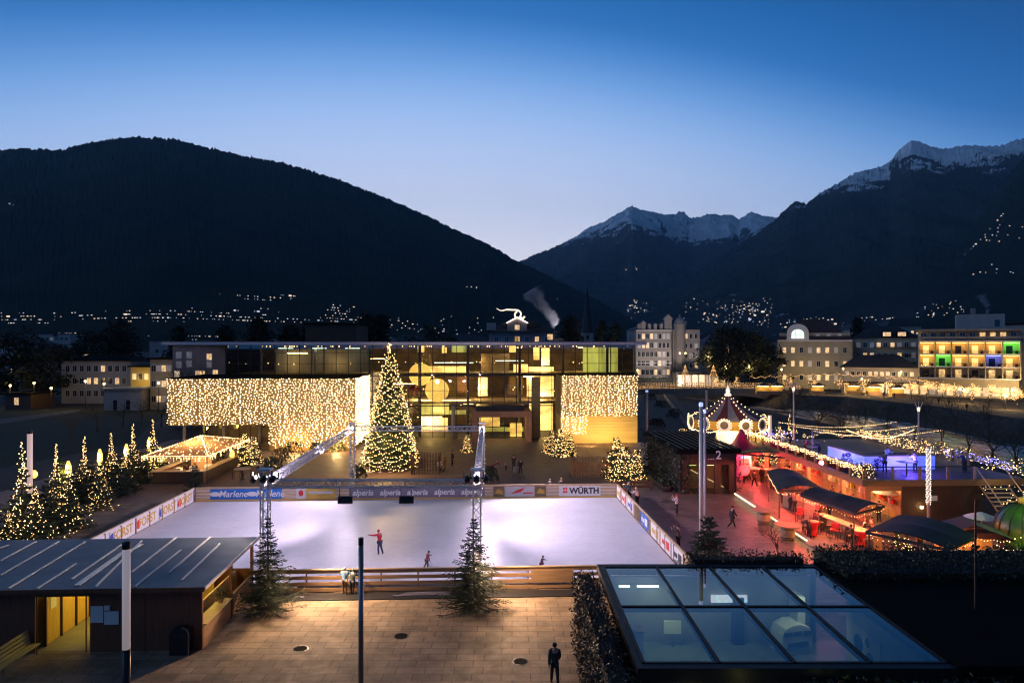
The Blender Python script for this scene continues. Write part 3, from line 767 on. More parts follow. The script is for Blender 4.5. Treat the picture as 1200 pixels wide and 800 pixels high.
# side boards
def side_boards(name, label, u, sgn):
    L = V1 - V0
    r = thing(name, label, 'rink board', RK(u, V0), TH + PI / 2)
    b = MB()
    for i in range(5): b.box((L / 2, 0, .17 + i * .245), (L, .05, .215))
    b.build('board', M['board_wood'] if sgn > 0 else M['board_white'], r)
    b = MB(); b.box((L / 2, 0, 1.29), (L, .13, .05)); b.build('handrail', M['wood_pale'], r)
    for k in range(12): MB().box((L * k / 11, .07 * sgn, .6), (.08, .08, 1.2)).build('post', M['wood'], r)
    return r
lb = side_boards('rink_board', 'white sponsor boards running beside the ice next to the lit firs', U0 - .1, -1)
q = random.Random(5)
def side_banner(r, x0, x1, m, y, sgn, label, txt=None, tc_=None, size=.7):
    o = MB().bx(x0, x1, min(y, y - .02 * sgn), max(y, y - .02 * sgn), .16, 1.14).build('banner', m, r)
    o['label'] = label
    if txt == 'mark':
        for k, (a, c) in enumerate(((.12, .42), (.50, .86))):
            yy = y - .022 * sgn; MB().bx(x0 + (x1 - x0) * a, x0 + (x1 - x0) * c, min(yy, yy - .006 * sgn), max(yy, yy - .006 * sgn), .38 + .1 * k, .92 - .14 * k).build('emblem', tc_, o)
    elif txt:
        text(txt, size, tc_, o, ((x0 + x1) / 2, y - .026 * sgn, .65), (PI / 2, 0, 0 if sgn > 0 else PI), bold=.02)
    return o
# local x runs away from the camera, the ice lies on -y for the board at U0
for k, (x0, x1) in enumerate([(9.0, 12.4), (12.6, 16.0), (16.3, 19.4), (19.6, 22.6)]):
    o = side_banner(lb, x0, x1, M['ban_white'], -.05, 1, 'white banner lettered FORST in gold', 'FORST', M['ink_gold'], .92)
    e = MB().lathe([(.34, 0), (.34, .006)], 14).build('emblem', M['ink_red'] if k % 2 else M['ink_blue'], o, (x0 + .3, -.071, .65)); e.rotation_euler = (PI / 2, 0, 0)
o = side_banner(lb, 22.65, 22.98, M['ban_grey'], -.05, 1, 'narrow grey banner')
o = side_banner(lb, 1, 8.7, M['ban_white'], -.05, 1, 'plain white banner')
rb = side_boards('rink_board', 'wooden boards with small posters beside the ice next to the walkway', U1 + .1, 1)
for k, (x0, x1, m, tx, tm) in enumerate([(21.0, 22.8, 'ban_white', 'mark', 'ink_gold'), (18.6, 20.6, 'ban_white', 'mark', 'ink_red'), (16.2, 18.2, 'ban_white', 'mark', 'ink_blue'), (13.6, 15.6, 'ban_cheese', None, None),
                                     (11.0, 13.4, 'ban_blue', 'mark', 'ink_white'), (7.8, 10.2, 'ban_white', 'mark', 'ink_gold'), (5.0, 7.4, 'ban_white', 'mark', 'ink_red'), (2.2, 4.6, 'ban_white', 'mark', 'ink_black')]):
    o = side_banner(rb, x0, x1, M[m], .05, -1, 'blue poster' if m == 'ban_blue' else 'dark poster' if m == 'ban_cheese' else 'white poster', tx, M[tm] if tm else None, .52)
# front fence on its plinth
ff = thing('rink_fence', 'brown slatted wooden fence along the near edge of the ice', 'fence', RK(-18.3, V0 - .25), TH)
L = 25.2
slat_fence(ff, L, 1.3, 4, .2, M['wood'], 1.95)
b = MB(); b.box((L / 2, 0, 1.33), (L, .14, .05)); b.build('handrail', M['wood_pale'], ff)
b = MB(); b.box((L / 2, .14, .2), (L, .04, .4)); b.build('kick_plate', M['board_white'], ff)
b = MB(); b.box((22.4, -.05, .78), (2.4, .04, .72)); b.build('patch_board', M['wood'], ff)
pl = thing('rubber_ramp', 'dark rubber mat with hoses lying along the fence of the ice', 'mat', RK(-18.3, V0 - 1.0), TH)
b = MB(); b.bx(0, L, -.5, .55, .012, .07); b.build('mat', M['black'], pl, bevel=.01)
for (x0, x1, y) in ((2.2, 8.5, -.1), (3, 6.5, .1), (13.4, 16.6, -.15), (13.8, 16.4, .05), (14, 17, .2)):
    MB().tube([(x0, y, .1), ((x0 + x1) / 2, y + .12, .1), (x1, y - .05, .1)], .045, 6).build('hose', M['ban_grey'], pl)

# ------------------------------------------------------------------ truss over the rink
def truss(mb, p0, p1, s=.34, r=.034, step=.42, rb=.02):
    p0, p1 = Vector(p0), Vector(p1); d = (p1 - p0); L = d.length; d.normalize()
    a = d.cross(Vector((0, 0, 1)))
    if a.length < .1: a = Vector((1, 0, 0))
    a.normalize(); c = d.cross(a)
    cs = [(a * i + c * j) * s / 2 for i, j in ((-1, -1), (1, -1), (1, 1), (-1, 1))]
    for k in cs: mb.tube([p0 + k, p1 + k], r, 6)
    n = max(2, int(L / step))
    for i in range(n):
        q0, q1 = p0 + d * (L * i / n), p0 + d * (L * (i + 1) / n)
        for j in range(4):
            c0, c1 = cs[j], cs[(j + 1) % 4]
            if (i + j) % 2: c0, c1 = c1, c0
            mb.tube([q0 + c0, q1 + c1], rb, 4, False)
        if i % 4 == 0:
            for j in range(4): mb.tube([q0 + cs[j], q0 + cs[(j + 1) % 4]], rb, 4, False)
TZ = 6.25
YF, YB = 38.4, 64.0
TC = {}
TC['fl'] = Vector(((311 - 600) * YF / F, YF, 0)); TC['fr'] = Vector(((559 - 600) * YF / F, YF, 0))
TC['bl'] = Vector(((413 - 600) * YB / F, YB, 0)); TC['br'] = Vector(((565 - 600) * YB / F, YB, 0))
tr = thing('lighting_truss', 'aluminium lattice truss on four towers framing the ice rink', 'truss', TC['fl'])
o0 = TC['fl']
for k in TC:
    p = TC[k] - o0; b = MB()
    top = TZ + (.75 if k in ('fr', 'fl') else .45)
    truss(b, p + Vector((0, 0, .1)), p + Vector((0, 0, top)), .42, .04, .48, .022)
    t_ = b.build('tower', M['alu'], tr)
    b = MB(); b.box(p + Vector((0, 0, .05)), (1.1, 1.1, .1)); b.build('base_plate', M['dark'], t_)
    b = MB(); b.box(p + Vector((0, 0, TZ)), (.56, .56, .62)); 
    b = MB(); b.box(p + Vector((0, 0, top + .06)), (.7, .6, .1)); b.build('head_plate', M['alu'], t_)
Zv = Vector((0, 0, TZ))
for a, c in (('fl', 'fr'), ('bl', 'br'), ('fl', 'bl'), ('fr', 'br')):
    b = MB(); d = (TC[c] - TC[a]).normalized() * .25
    truss(b, TC[a] - o0 + Zv + d, TC[c] - o0 + Zv - d, .40, .036, .46, .022); b.build('beam', M['alu'], tr)
sk = MB()    # string of small lights wound up the towers
for k in TC:
    for i in range(46):
        z = .4 + i * .13; a = i * 1.9
        sk.octa(TC[k] - o0 + Vector((.3 * math.cos(a), .3 * math.sin(a), z)), .022)
o = sk.build('fairy_lights', M['bulb_white'], tr); o['kind'] = 'stuff'
M['led'] = emi('led_panel', (.92, .86, 1.0), 6.0, sample=False)
for px, lab in ((404, 'black floodlight panel hanging from the truss before the yellow banner'), (476, 'black floodlight panel hanging from the truss before the grey banner')):
    x = (px - 600) * YF / F
    r = thing('floodlight', lab, 'floodlight', (x, YF + .15, TZ - .95), 0, 'floodlight panels on the truss')
    b = MB(); b.box((0, 0, 0), (.82, .2, .42)); h_ = b.build('housing', M['black'], r, bevel=.02); h_.rotation_euler[0] = R(-28)
    b = MB(); b.box((0, .105, -.02), (.74, .02, .34)); e = b.build('lens', M['led'], r); e.rotation_euler[0] = R(-28)
    for s in (-.3, .3): MB().tube([(s, -.1, .15), (s, -.15, .8)], .025, 5).build('bracket', M['dark'], r)
# moving heads on both front towers
for k, lab in (('fl', 'cluster of black moving stage lamps on the tower by the ticket hut'), ('fr', 'cluster of black moving stage lamps on the tower behind the dark fir')):
    r = thing('stage_lamp', lab, 'stage lamp', TC[k] + Vector((0, 0, TZ + .2)), 0, 'stage lamps on truss towers')
    b = MB(); b.box((0, 0, .12), (1.5, .12, .08)); b.build('crossbar', M['black'], r)
    for s in (-.55, 0, .55):
        hd = MB(); hd.lathe([(.10, 0), (.16, .1), (.16, .42), (.13, .46)], 12); h_ = hd.build('lamp_head', M['black'], r, (s, -.12, .22), smooth=True); h_.rotation_euler = (R(115), R(20 * s), 0)
        b = MB(); b.bx(s - .2, s - .16, -.08, .06, .14, .45); b.bx(s + .16, s + .2, -.08, .06, .14, .45); b.build('yoke', M['black'], r)
# lamps on the truss, some added only to even out the ice
VI = (.96, .76, 1.0)
for i, (px, to) in enumerate(((404, (-17, 58, 0)), (476, (3, 56, 0)))):
    x = (px - 600) * YF / F
    lamp('flood_and_fill', 'SPOT', (x, YF + .6, TZ - 1.0), 700, VI, .25, to, 150)
for (x, y, z, to, p, c, sp_) in (
    (TC['bl'].x, YB - .6, TZ + .3, (-14, 48, 0), 1300, (1, .84, .78), 140), (TC['br'].x, YB - .6, TZ + .3, (2, 48, 0), 1500, (1, .80, .66), 140),
    (TC['bl'].x - .3, YB - .8, TZ + .1, (-26, 50, 0), 4000, VI, 130), (TC['br'].x + .3, YB - .8, TZ + .1, (10, 50, 0), 4600, VI, 130),
    (TC['fl'].x, YF + .5, TZ + .5, (-22, 54, 0), 2200, VI, 130), (TC['fr'].x, YF + .5, TZ + .5, (8, 54, 0), 2500, VI, 120), (TC['fl'].x + .2, 51, TZ - .4, (-26, 52, 0), 2400, VI, 130), (TC['fr'].x + .3, 51, TZ - .4, (10, 52, 0), 3000, VI, 130), (TC['br'].x + .3, YB - .6, TZ + .4, (12, 56, 0), 2600, VI, 110)):
    lamp('flood_and_fill', 'SPOT', (x, y, z), p, c, .2, to, sp_)
lamp('flood_and_fill', 'SPOT', (TC['fr'].x + .7, YF - .3, 3.4), 3600, (1, .64, .36), .25, (2, 34.5, 0), 150)
lamp('flood_and_fill', 'SPOT', (TC['fl'].x + 3.2, YF - .3, 3.4), 3800, (1, .64, .36), .25, (-9, 34.5, 0), 150)

lamp('flood_and_fill', 'SPOT', (TC['fl'].x - .4, YF, TZ + .5), 4500, (1, .80, .70), .2, (-20, 35, 2.8), 120)  # extra spot added to brighten the hut roof and battens
# ------------------------------------------------------------------ firs by the rink
make_fir('fir_tree', 'dark unlit fir beside the ticket hut with its tip before the truss tower', 'tree', G(314, 716), 5.1, 2.0, 21, 21, 10, 8, .022, 'dark firs round the rink', nm='needle_dark', nbulb=0, pw=1.15)
make_fir('fir_tree', 'dark spiky fir before the middle of the slatted rink fence', 'tree', G(555, 712), 4.9, 2.15, 22, 22, 11, 8, .022, 'dark firs round the rink', nm='needle_dark', pw=1.15)
make_fir('fir_tree', 'bushy fir at the foot of the tall mast beside the rink corner', 'tree', G(830, 668), 3.4, 2.0, 23, 18, 11, 9, .028, 'dark firs round the rink', nm='needle_dark')

# ------------------------------------------------------------------ people round the ice
person('skater in a red coat and dark trousers with one arm stretched out', G(445, 650), 75, (.55, .02, .05), (.04, .05, .12), hat=(.5, .03, .06), pose='reach', h=1.70)
person('small child skating in a dark red jacket and dark helmet next to the fence tree', G(500, 668), -70, (.22, .07, .09), (.12, .06, .07), hat=(.04, .03, .05), pose='skate', h=1.25)
person('child skater bent low in dark purple clothes beyond the patched fence boards', G(634, 672), -85, (.10, .04, .09), (.08, .04, .07), hat=(.03, .02, .05), pose='skate', h=1.15)
person('spectator in a light blue jacket leaning on the slatted fence', G(404, 697), 8, (.12, .25, .45), (.16, .10, .06), hat=(.15, .2, .35), pose='rail', h=1.55)
person('spectator in dark clothes standing next to the light blue jacket', G(413, 697), -10, (.03, .05, .06), (.02, .02, .03), hat=(.06, .12, .2), pose='rail', h=1.45)
person('man in a dark jacket walking away over the paving slabs', G(650, 803), 3, (.02, .035, .045), (.02, .02, .025), pose='walk', h=1.80)
person('person in a dark teal coat at the corner of the boards, beside the white jacket', G(738, 587), 40, (.05, .12, .14), (.03, .03, .05), hat=(.5, .45, .45), pose='rail')
person('person in a white jacket leaning over the boards at the rink corner', G(747, 594), 60, (.7, .62, .62), (.05, .03, .05), pose='rail', hat=(.6, .5, .5))
person('small child in a pink jacket at the far corner of the boards', G(731, 584), 10, (.6, .3, .4), (.1, .06, .1), hat=(.6, .2, .3), h=1.15, pose='rail')
person('person in a white jacket and red hat raising a camera on the walkway', G(793, 604), 65, (.65, .6, .62), (.04, .04, .06), hat=(.6, .05, .07), pose='photo')
person('person in a dark patterned coat on the walkway near the bushy fir', G(795, 645), 60, (.10, .085, .08), (.03, .03, .03), pose='photo', h=1.75)
person('person in a long black coat walking along the red paving', G(858, 619), -80, (.018, .018, .022), (.02, .02, .02), pose='walk', long=True, h=1.80)
person('onlooker with fair hair in a dark coat standing behind the banner lettered in black', RK(UZ(658, 570, V1 + .9)[0], V1 + .9), 180, (.06, .05, .05), hairc=(.4, .25, .12), h=1.72)
person('onlooker in a grey hat standing behind the boards beside the fair haired one', RK(UZ(645, 570, V1 + .9)[0], V1 + .9), 170, (.10, .09, .09), hat=(.3, .28, .27), h=1.66)
# on the forecourt
person('person in a long orange coat on the brick forecourt beside the big tree', G(521, 550), 90, (.62, .26, .06), (.45, .2, .06), hat=(.5, .25, .08), h=1.8, long=True)
person('person in black beside the orange coat on the forecourt', G(530, 546), -95, (.02, .02, .02), (.02, .02, .02), h=1.85)
person('tall person in a dark coat walking up to the entrance with a pram', G(602, 552), 0, (.06, .025, .03), (.02, .02, .02), pose='push', h=1.85)
person('person in black with a white bag walking beside the pram', G(610, 556), 4, (.02, .02, .025), (.02, .02, .02), hat=(.3, .2, .15), pose='walk', h=1.75)
person('person in a dark red jacket bending down behind the truss tower', G(577, 556), -70, (.28, .05, .06), (.04, .03, .03), hat=(.4, .25, .15), pose='bend')
person('child in a pale jacket by the pram on the forecourt', G(593, 552), 20, (.5, .35, .3), (.05, .04, .04), hat=(.5, .3, .25), h=1.15)
def pram(label, loc, rz, c):
    r = thing('pram', label, 'pram', loc, rz)
    b = MB(); b.lathe([(.10, .45), (.26, .55), (.30, .8)], 10); o = b.build('basket', cloth('pram%d' % int(c[0] * 99), c), r); o.scale = (.85, 1.4, 1)
    b = MB(); b.lathe([(.3, .8), (.27, .98), (.16, 1.1), (.02, 1.14)], 10); o = b.build('hood', cloth('pram%d' % int(c[0] * 99), c), r, (0, .12, 0)); o.scale = (.85, .9, 1)
    b = MB()
    for s in (-.24, .24): b.tube([(s, .38, .15), (s, -.1, .55), (s, -.55, 1.0)], .018, 5)
    b.tube([(-.24, -.55, 1.0), (.24, -.55, 1.0)], .02, 5); b.build('handle', M['dark'], r)
    for x in (-.26, .26):
        for y in (-.3, .36):
            w_ = MB().lathe([(.15, -.02), (.15, .02)], 12).build('wheel', M['black'], r, (x, y, .15)); w_.rotation_euler = (0, PI / 2, 0)
pram('grey pram being pushed to the entrance', G(604, 559), 0, (.35, .33, .35)); pram('white pram next to the orange coat', G(516, 552), .6, (.7, .62, .5))

for px, py, lab in ((470, 745, 'round iron manhole cover in the paving before the slatted fence'), (610, 775, 'round iron manhole cover nearest to the walking man'), (352, 760, 'round iron manhole cover beside the ticket hut corner')):
    t_ = thing('manhole_cover', lab, 'manhole cover', G(px, py) + Vector((0, 0, .012)))
    MB().lathe([(.36, .004), (.36, .008)], 24).build('rim', M['dark'], t_); MB().lathe([(.31, .012), (.31, .014)], 24).build('lid', M['roofdark'], t_)
# ------------------------------------------------------------------ the bath house (glass cube with two light-curtained blocks)
VG = 104.0
def ux(px, v=VG): return UZ(px, 440, v)[0]
def zz(py, v=VG, px=560): return UZ(px, py, v)[1]
BU = ux(265)
th = thing('bath_house', 'glass bath house with a flat roof between two blocks covered in light curtains', 'bath house', RK(BU, VG), TH)
UL, UR = ux(197, VG), ux(743, VG)
M['glass'] = glass('facade_glass', (.88, .87, .80), 1.0, .01, .05)
M['mullion'] = mat('mullion', (.055, .045, .038), .45, metal=.5, var=.1)
M['soffit'] = mat('soffit_board', (.30, .24, .16), .7, var=.1)
M['net_wall'] = mat('dark_net', (.26, .17, .07), .9, var=.2, scale=1.5)
M['gold_wall'] = mat('gold_plaster', (.55, .40, .16), .8, var=.15, scale=.5, stretch=(.3, 1, 3))
M['inner_wall'] = mat('inner_wall', (.22, .16, .09), .8, var=.75, scale=.22)
M['lobby'] = emivar('lobby_lights', (.9, .55, .14), (.35, .18, .04), 3.6, .5, True, (1, 1, 2))
M['lobby_green'] = emivar('green_lit_room', (.55, .55, .10), (.16, .15, .02), 1.5, .5, True, (2, 1, .25))
M['strip_warm'] = emi('strip_warm', (1, .66, .26), 26.0)
M['strip_cool'] = emi('strip_cool', (.75, .95, .85), 5.0)
def part(mb, n, m, p=th, **k): return mb.build(n, m, p, **k)
def X(px, v=VG): return ux(px, v) - BU
# roof
b = MB(); b.bx(UL - BU + .5, UR - BU + 1.2, -3.2, 26, 14.15, 14.62); part(b, 'roof', M['concrete'])
b = MB(); b.bx(UL - BU + .5, UR - BU + 1.2, -3.25, -3.18, 14.12, 14.5); part(b, 'roof_fascia', M['alu'])
# glass fronts: real panes with mullions
X0, X1 = X(265), X(743)
b = MB(); b.bx(X0, X1, 0, .05, .02, 14.1); part(b, 'glass_front', M['glass'])
b = MB(); b.bx(X1 - .03, X1 + .02, .1, 18, .02, 14.1); b.bx(X0 - .02, X0 + .03, .1, 18, .02, 14.1); part(b, 'glass_side', M['glass'])
b = MB()
n = 34
for i in range(n + 1):
    x = X0 + (X1 - X0) * i / n
    b.box((x, -.06, 7.1), (.10 if i % 4 else .16, .10, 14.1))
for z in (4.9, 9.45, 12.96, 7.2, 11.3):
    b.box(((X0 + X1) / 2, -.07, z), (X1 - X0, .12, .16 if z in (4.9, 9.45) else .07))
part(b, 'mullion_grid', M['mullion'])
# inside: floors, back wall, columns, lamps
for z in (4.75, 9.35):
    b = MB(); b.bx(X0 + .2, X1 - .2, 1.2 if z > 5 else 5, 17.8, z, z + .4); part(b, 'floor_slab', M['soffit'])
b = MB(); b.bx(X0, X1, 17.9, 18.2, 0, 14.1); part(b, 'rear_wall', M['inner_wall'])
q = random.Random(3)
def room(px0, px1, py0, py1, d, m, nm='lit_room'):
    x0, x1 = X(px0), X(px1); z1, z0 = zz(py0), zz(py1)
    o = MB().bx(x0, x1, d, d + .15, z0, z1).build(nm, m, th); return o
room(483, 545, 430, 440, 5, M['lobby']); room(488, 524, 476, 490, 6, M['lobby_green']); room(489, 522, 495, 512, 7, M['lobby']); room(622, 656, 432, 470, 9, M['lobby'])
room(690, 733, 407, 439, 6, M['lobby_green']); room(625, 655, 478, 514, 9, M['lobby']); room(563, 600, 415, 438, 10, M['inner_wall']); room(575, 596, 442, 466, 7, M['inner_wall'])
room(627, 634, 407, 422, 3, M['lobby']); room(528, 548, 405, 413, 4, M['lobby_green']); room(598, 606, 405, 413, 4, M['lobby']); room(700, 735, 476, 500, 8, M['lobby'])
for (px, py, w_) in ((430, 421, 40), (530, 426, 48), (600, 424, 36), (520, 472, 60), (470, 452, 30), (640, 440, 20), (340, 414, 24), (500, 493, 30), (590, 474, 40), (400, 438, 14)):
    x, z = X(px), zz(py); l = w_ * .13
    MB().box((x, rnd.uniform(3, 9), z), (l, .3, .07)).build('ceiling_lamp', M['strip_cool'] if py in (426, 424) else M['strip_warm'], th)
for px in (300, 365, 430, 490, 548, 610, 662, 715):
    b = MB(); b.lathe([(.22, .01), (.22, 14.1)], 12, (X(px), 2.4, 0)); part(b, 'column', M['concrete'], smooth=True)
b = MB(); b.lathe([(.3, .0), (.3, 4.9)], 12, (X(531.5), -.6, 0)); part(b, 'column', M['cream'], smooth=True)
room(312, 428, 409, 437, 4, mat('curtain_wall', (.42, .38, .33), .8, var=.3, scale=.5, stretch=(3, 1, .2)), 'rear_curtain')
for k in range(3): MB().box((X(330 + k * 40), 2.2, 13.6), (2.2, .3, .06)).build('ceiling_lamp', M['strip_cool'], th)
# big round lobby lamps
for px, py, r, d, lab in ((511, 458, 1.82, 2.2, 'big yellow disc lamp hanging in the glass lobby, the nearer to the entrance'), (489, 440, 1.8, 5.0, 'yellow disc lamp half hidden behind the big tree in the lobby')):
    x, z = X(px), zz(py)
    t_ = thing('disc_lamp', lab, 'lamp', RK(BU + x, VG + d, z), TH)
    b = MB(); b.lathe([(r * .98, -.18), (r, 0), (r * .98, .18)], 40); o = b.build('disc', emivar('disc_glow%d' % px, (1, .66, .13), (.9, .5, .08), 1.5, .5, True), t_, smooth=False); o.rotation_euler = (PI / 2, 0, 0)
    b = MB(); b.tube([(0, 0, r), (0, 0, r + 2)], .03, 5); b.build('cable', M['dark'], t_)
t_ = MB().octa((0, 0, 0), .9).build('star_lantern', M['ink_red'], None, RK(BU + X(484), VG + 1.6, zz(457)))
tag(t_, 'red paper star hanging in the lobby next to the half hidden disc lamp', 'lantern')
for i, (x, y, z) in enumerate(((.5, 8, 4.4), (12, 9, 9.1), (30, 8, 9.1), (46, 9, 8.9), (36, 10, 4.4), (24, 6, 4.4), (55, 8, 13.7), (44, 9, 13.7))):
    MB().box((x, y, z), (1.6, 1.6, .06)).build('ceiling_lamp', M['strip_warm'], th)
q = random.Random(19)
bulbs([(X0 + q.uniform(1, X1 - X0 - 1), q.uniform(1.5, 15), q.choice((4.6, 9.2, 13.9, 13.9, 11.2, 7.0))) for _ in range(170)], .09, 'downlights', M['bulb'], th)
for px, py, d, p in ((335, 425, 2.4, 130), (390, 425, 2.4, 130), (365, 415, 2.4, 110), (480, 430, 9, 700), (560, 425, 9, 500), (640, 430, 7, 700), (705, 425, 9, 400), (480, 470, 9, 900), (560, 460, 10, 900), (640, 470, 8, 900), (500, 500, 6, 700), (640, 500, 6, 700), (590, 497, 2, 260)):
    lamp('hall_fill', 'POINT', RK(BU + X(px), VG + d, zz(py)), p * .62, (1, .66, .24), .3)  # fill points without fixtures, added to brighten the dim hall and curtain
for px0, px1, py0, py1, d, m in ((486, 494, 405, 413, 5, 'lobby'), (516, 522, 407, 414, 4, 'lobby'), (560, 572, 446, 470, 11, 'lobby'), (600, 618, 444, 468, 12, 'inner_wall'), (505, 520, 478, 486, 4, 'lobby'), (525, 545, 484, 489, 5, 'lobby_green'), (640, 650, 408, 430, 8, 'lobby'), (532, 546, 444, 466, 12, 'corten'), (604, 622, 428, 440, 6, 'lobby')): room(px0, px1, py0, py1, d, M[m], 'lit_panel')
lamp('wall_flood', 'SPOT', RK(ux(730, 93), 93.0, .7), 1500, (1, .66, .2), .2, RK(ux(716, VG), 97.5, 4), 140)
lamp('wall_flood', 'SPOT', RK(ux(698, 93), 93.0, .7), 1500, (1, .6, .2), .2, RK(ux(672, VG), 97.5, 3), 140)
for px, py, p in ((345, 520, 900), (395, 520, 1300), (428, 505, 700)): lamp('curtain_glow', 'POINT', RK(ux(px, 90.5), 90.2, zz(py, 90.5)), p, (1, .62, .22), .5)
# blocks with light curtains
def block(x0, x1, y0, y1, z0, z1, n, nm='light_block'):
    return MB().bx(x0, x1, y0, y1, z0, z1).build(nm, n, th)
VB = 92.0
xl0, xl1, zt, zb = ux(197, VB) - BU, ux(415, VB) - BU, 9.63, 3.5
yb = VB - VG
xe = ux(316, VB) - BU
block(xl0, xl1, yb, -.2, zb, zt, M['net_wall'])
block(xe, xl1, yb + .02, -.2, .02, zb - .02, M['net_wall'])
MB().bx(xl0 - .15, xl1 + .15, yb - .15, -.25, zt, zt + .12).build('block_roof', M['roofdark'], th)
pts = []
q = random.Random(8)
def curtain(px_, axis, a0, a1, z0, z1, fixed, dens, jag=0):
    L = abs(a1 - a0); n = int(L / .32)
    for i in range(n):
        a = a0 + (a1 - a0) * (i + .5 + q.uniform(-.3, .3)) / n
        zl = z0 + (q.random() ** 2) * jag
        z = z1 - q.uniform(0, .2)
        while z > zl:
            o_ = -q.uniform(.10, .30); j = q.uniform(-.17, .17)
            pts.append((a + j, fixed + o_, z) if axis == 'x' else (fixed - o_, a + j, z))
            z -= .32 * q.uniform(.6, 1.4)
curtain(0, 'x', xl0, xl1, zb + .05, zt, yb, .26)
curtain(0, 'x', xe, xl1, .5, zb, yb, .28, .5)
curtain(0, 'y', yb, -.4, .6, zt, xl1, .34, .5)
bulbs(pts, .068, 'light_curtain', M['bulb_facade'], th)
VR = 97.5
xr0, xr1, zr = ux(657, VR) - BU, ux(747, VR) - BU, zz(440, VR)
yr = VR - VG
zmid_ = zz(488, VR)
block(xr0, xr1, yr, -.15, zmid_, zr, M['net_wall']); block(xr0, xr1, yr + .01, -.15, .02, zmid_ - .01, M['gold_wall'])
MB().bx(xr0 - .1, xr1 + .1, yr - .1, -.2, zr, zr + .12).build('block_roof', M['roofdark'], th)
pts = []
zmid = zz(488, VR)
curtain(0, 'x', xr0, xr1, zmid, zr, yr, .26)
xm = ux(688, VR) - BU
curtain(0, 'x', xr0, xm, zz(509, VR), zmid, yr, .26)
bulbs(pts, .068, 'light_curtain', M['bulb_facade'], th)
b = MB()
for i in range(9): b.box(((xm + xr1) / 2, yr - .03, .6 + i * .42), (xr1 - xm, .05, .03))
part(b, 'wall_joint', M['wood_pale'])
# recess under the big block: glass, lit rooms, posts with lanterns
xm0, xm1 = xl0 + .6, xe
b = MB(); b.bx(xm0, xm1, -5.2, -5.15, .02, zb - .05); part(b, 'glass_front', M['glass'])
b = MB()
for i in range(9): b.box((xm0 + (xm1 - xm0) * i / 8, -5.25, zb / 2), (.12, .1, zb - .1))
part(b, 'mullion_grid', M['mullion'])
o = MB().bx(xm0, xm1, -.5, -.4, .02, zb - .05).build('rear_wall', M['inner_wall'], th)
for k in range(5):
    MB().box((xm0 + 1.5 + k * 2.5, -7.5 - (k % 2), zb - .1), (.35, .35, .1)).build('ceiling_lamp', M['strip_warm'], th)
for k in range(4):
    MB().box((xm0 + 2.0 + k * 2.7, -2.6, 2.9), (.5, .5, .1)).build('ceiling_lamp', M['strip_warm'], th)
for px in (216, 262, 304):
    b = MB(); b.lathe([(.2, .01), (.2, zb - .01)], 10, (ux(px, 93.5) - BU, yb + 1.5, 0)); part(b, 'column', M['concrete'], smooth=True)
# entrance porch
xa, xb = ux(553, 99) - BU, ux(623, 99) - BU
ya = 99 - VG
zp = zz(482, 99)
t = .75
for args in ((xa, xa + t, .02, zp), (xb - t, xb, .02, zp)):
    MB().bx(args[0], args[1], ya, -.2, args[2], args[3]).build('porch_wall', M['corten'], th)
MB().bx(xa + t, xb - t, ya + .02, -.2, zp - .85, zp).build('porch_roof', M['corten'], th)
MB().bx(xa + .6, xb - 1.0, ya + 1.2, -.6, zp, zp + .7).build('porch_skylight', M['black'], th)
MB().bx(xa + t, xb - t, -1.0, -.9, .05, zp - .9).build('door', M['glass'], th)
room(562, 586, 488, 500, .6, M['lobby']); room(566, 614, 502, 507, 1.4, M['lobby_green']); room(598, 612, 497, 513, 1.2, M['lobby'])
for k in range(3): MB().box((xa + 2 + k * 2.4, ya + 2.5, zp - .9), (.5, .5, .06)).build('ceiling_lamp', M['strip_warm'], th)
b = MB(); b.bx(xb + .3, xb + 1.6, -.5, -.35, .02, 9.3); part(b, 'wall_panel', M['gold_wall'])
MB().bx(xb + 4.0, xb + 5.2, -.5, -.35, .02, 9.3).build('wall_panel', M['gold_wall'], th)

# stub wall building at the side (pale block with a bare tree in front)
bz = thing('apartment_block', 'pinkish apartment block beyond the end of the bath house', 'building', A(234, 440, 118), TH)
bz.location.z = 0
s = 118 / F
b = MB(); b.bx(-31 * s, 33 * s, 0, 12, 0, 14.0); b.build('wall', M['pink'], bz)
b = MB(); b.bx(-32 * s, 34 * s, -.3, 12.3, 14.0, 14.35); b.build('roof', M['roofdark'], bz)
M['win_warm'] = emivar('lit_window', (1, .62, .22), (.40, .22, .07), 1.15, 1.6)
M['win_dim'] = emivar('dim_window', (.30, .20, .10), (.05, .035, .02), .35, 1.0)
M['win_dark'] = mat('dark_window', (.02, .022, .028), .1, var=.1, spec=.6)
M['win_white'] = emivar('white_window', (1, .74, .42), (.45, .30, .14), 1.0, 1.6)
def window(parent, x, y, z, w_, h_, m, fm=None, depth=.0, frame=.1):
    f = MB(); f.box((x, y + .02, z), (w_ + 2 * frame, .06, h_ + 2 * frame)); o = f.build('window', fm or M['white'], parent)
    p = MB(); p.box((x, y - .035, z), (w_, .04, h_)); p.build('pane', m, o)
    g_ = MB(); g_.box((x, y - .06, z), (.05, .03, h_)); g_.build('glazing_bar', fm or M['white'], o)
    return o
for i, (px, py, m) in enumerate(((210, 416, 'win_dim'), (222, 416, 'win_dim'), (210, 427, 'win_dim'), (222, 426, 'win_dim'), (245, 418, 'win_warm'), (208, 438, 'win_white'), (232, 438, 'win_warm'), (245, 427, 'win_dim'), (252, 437, 'win_warm'), (237, 438, 'win_warm'))):
    window(bz, (px - 234) * s, 0, H - (py - HY) * s, .8, 1.0, M[m])
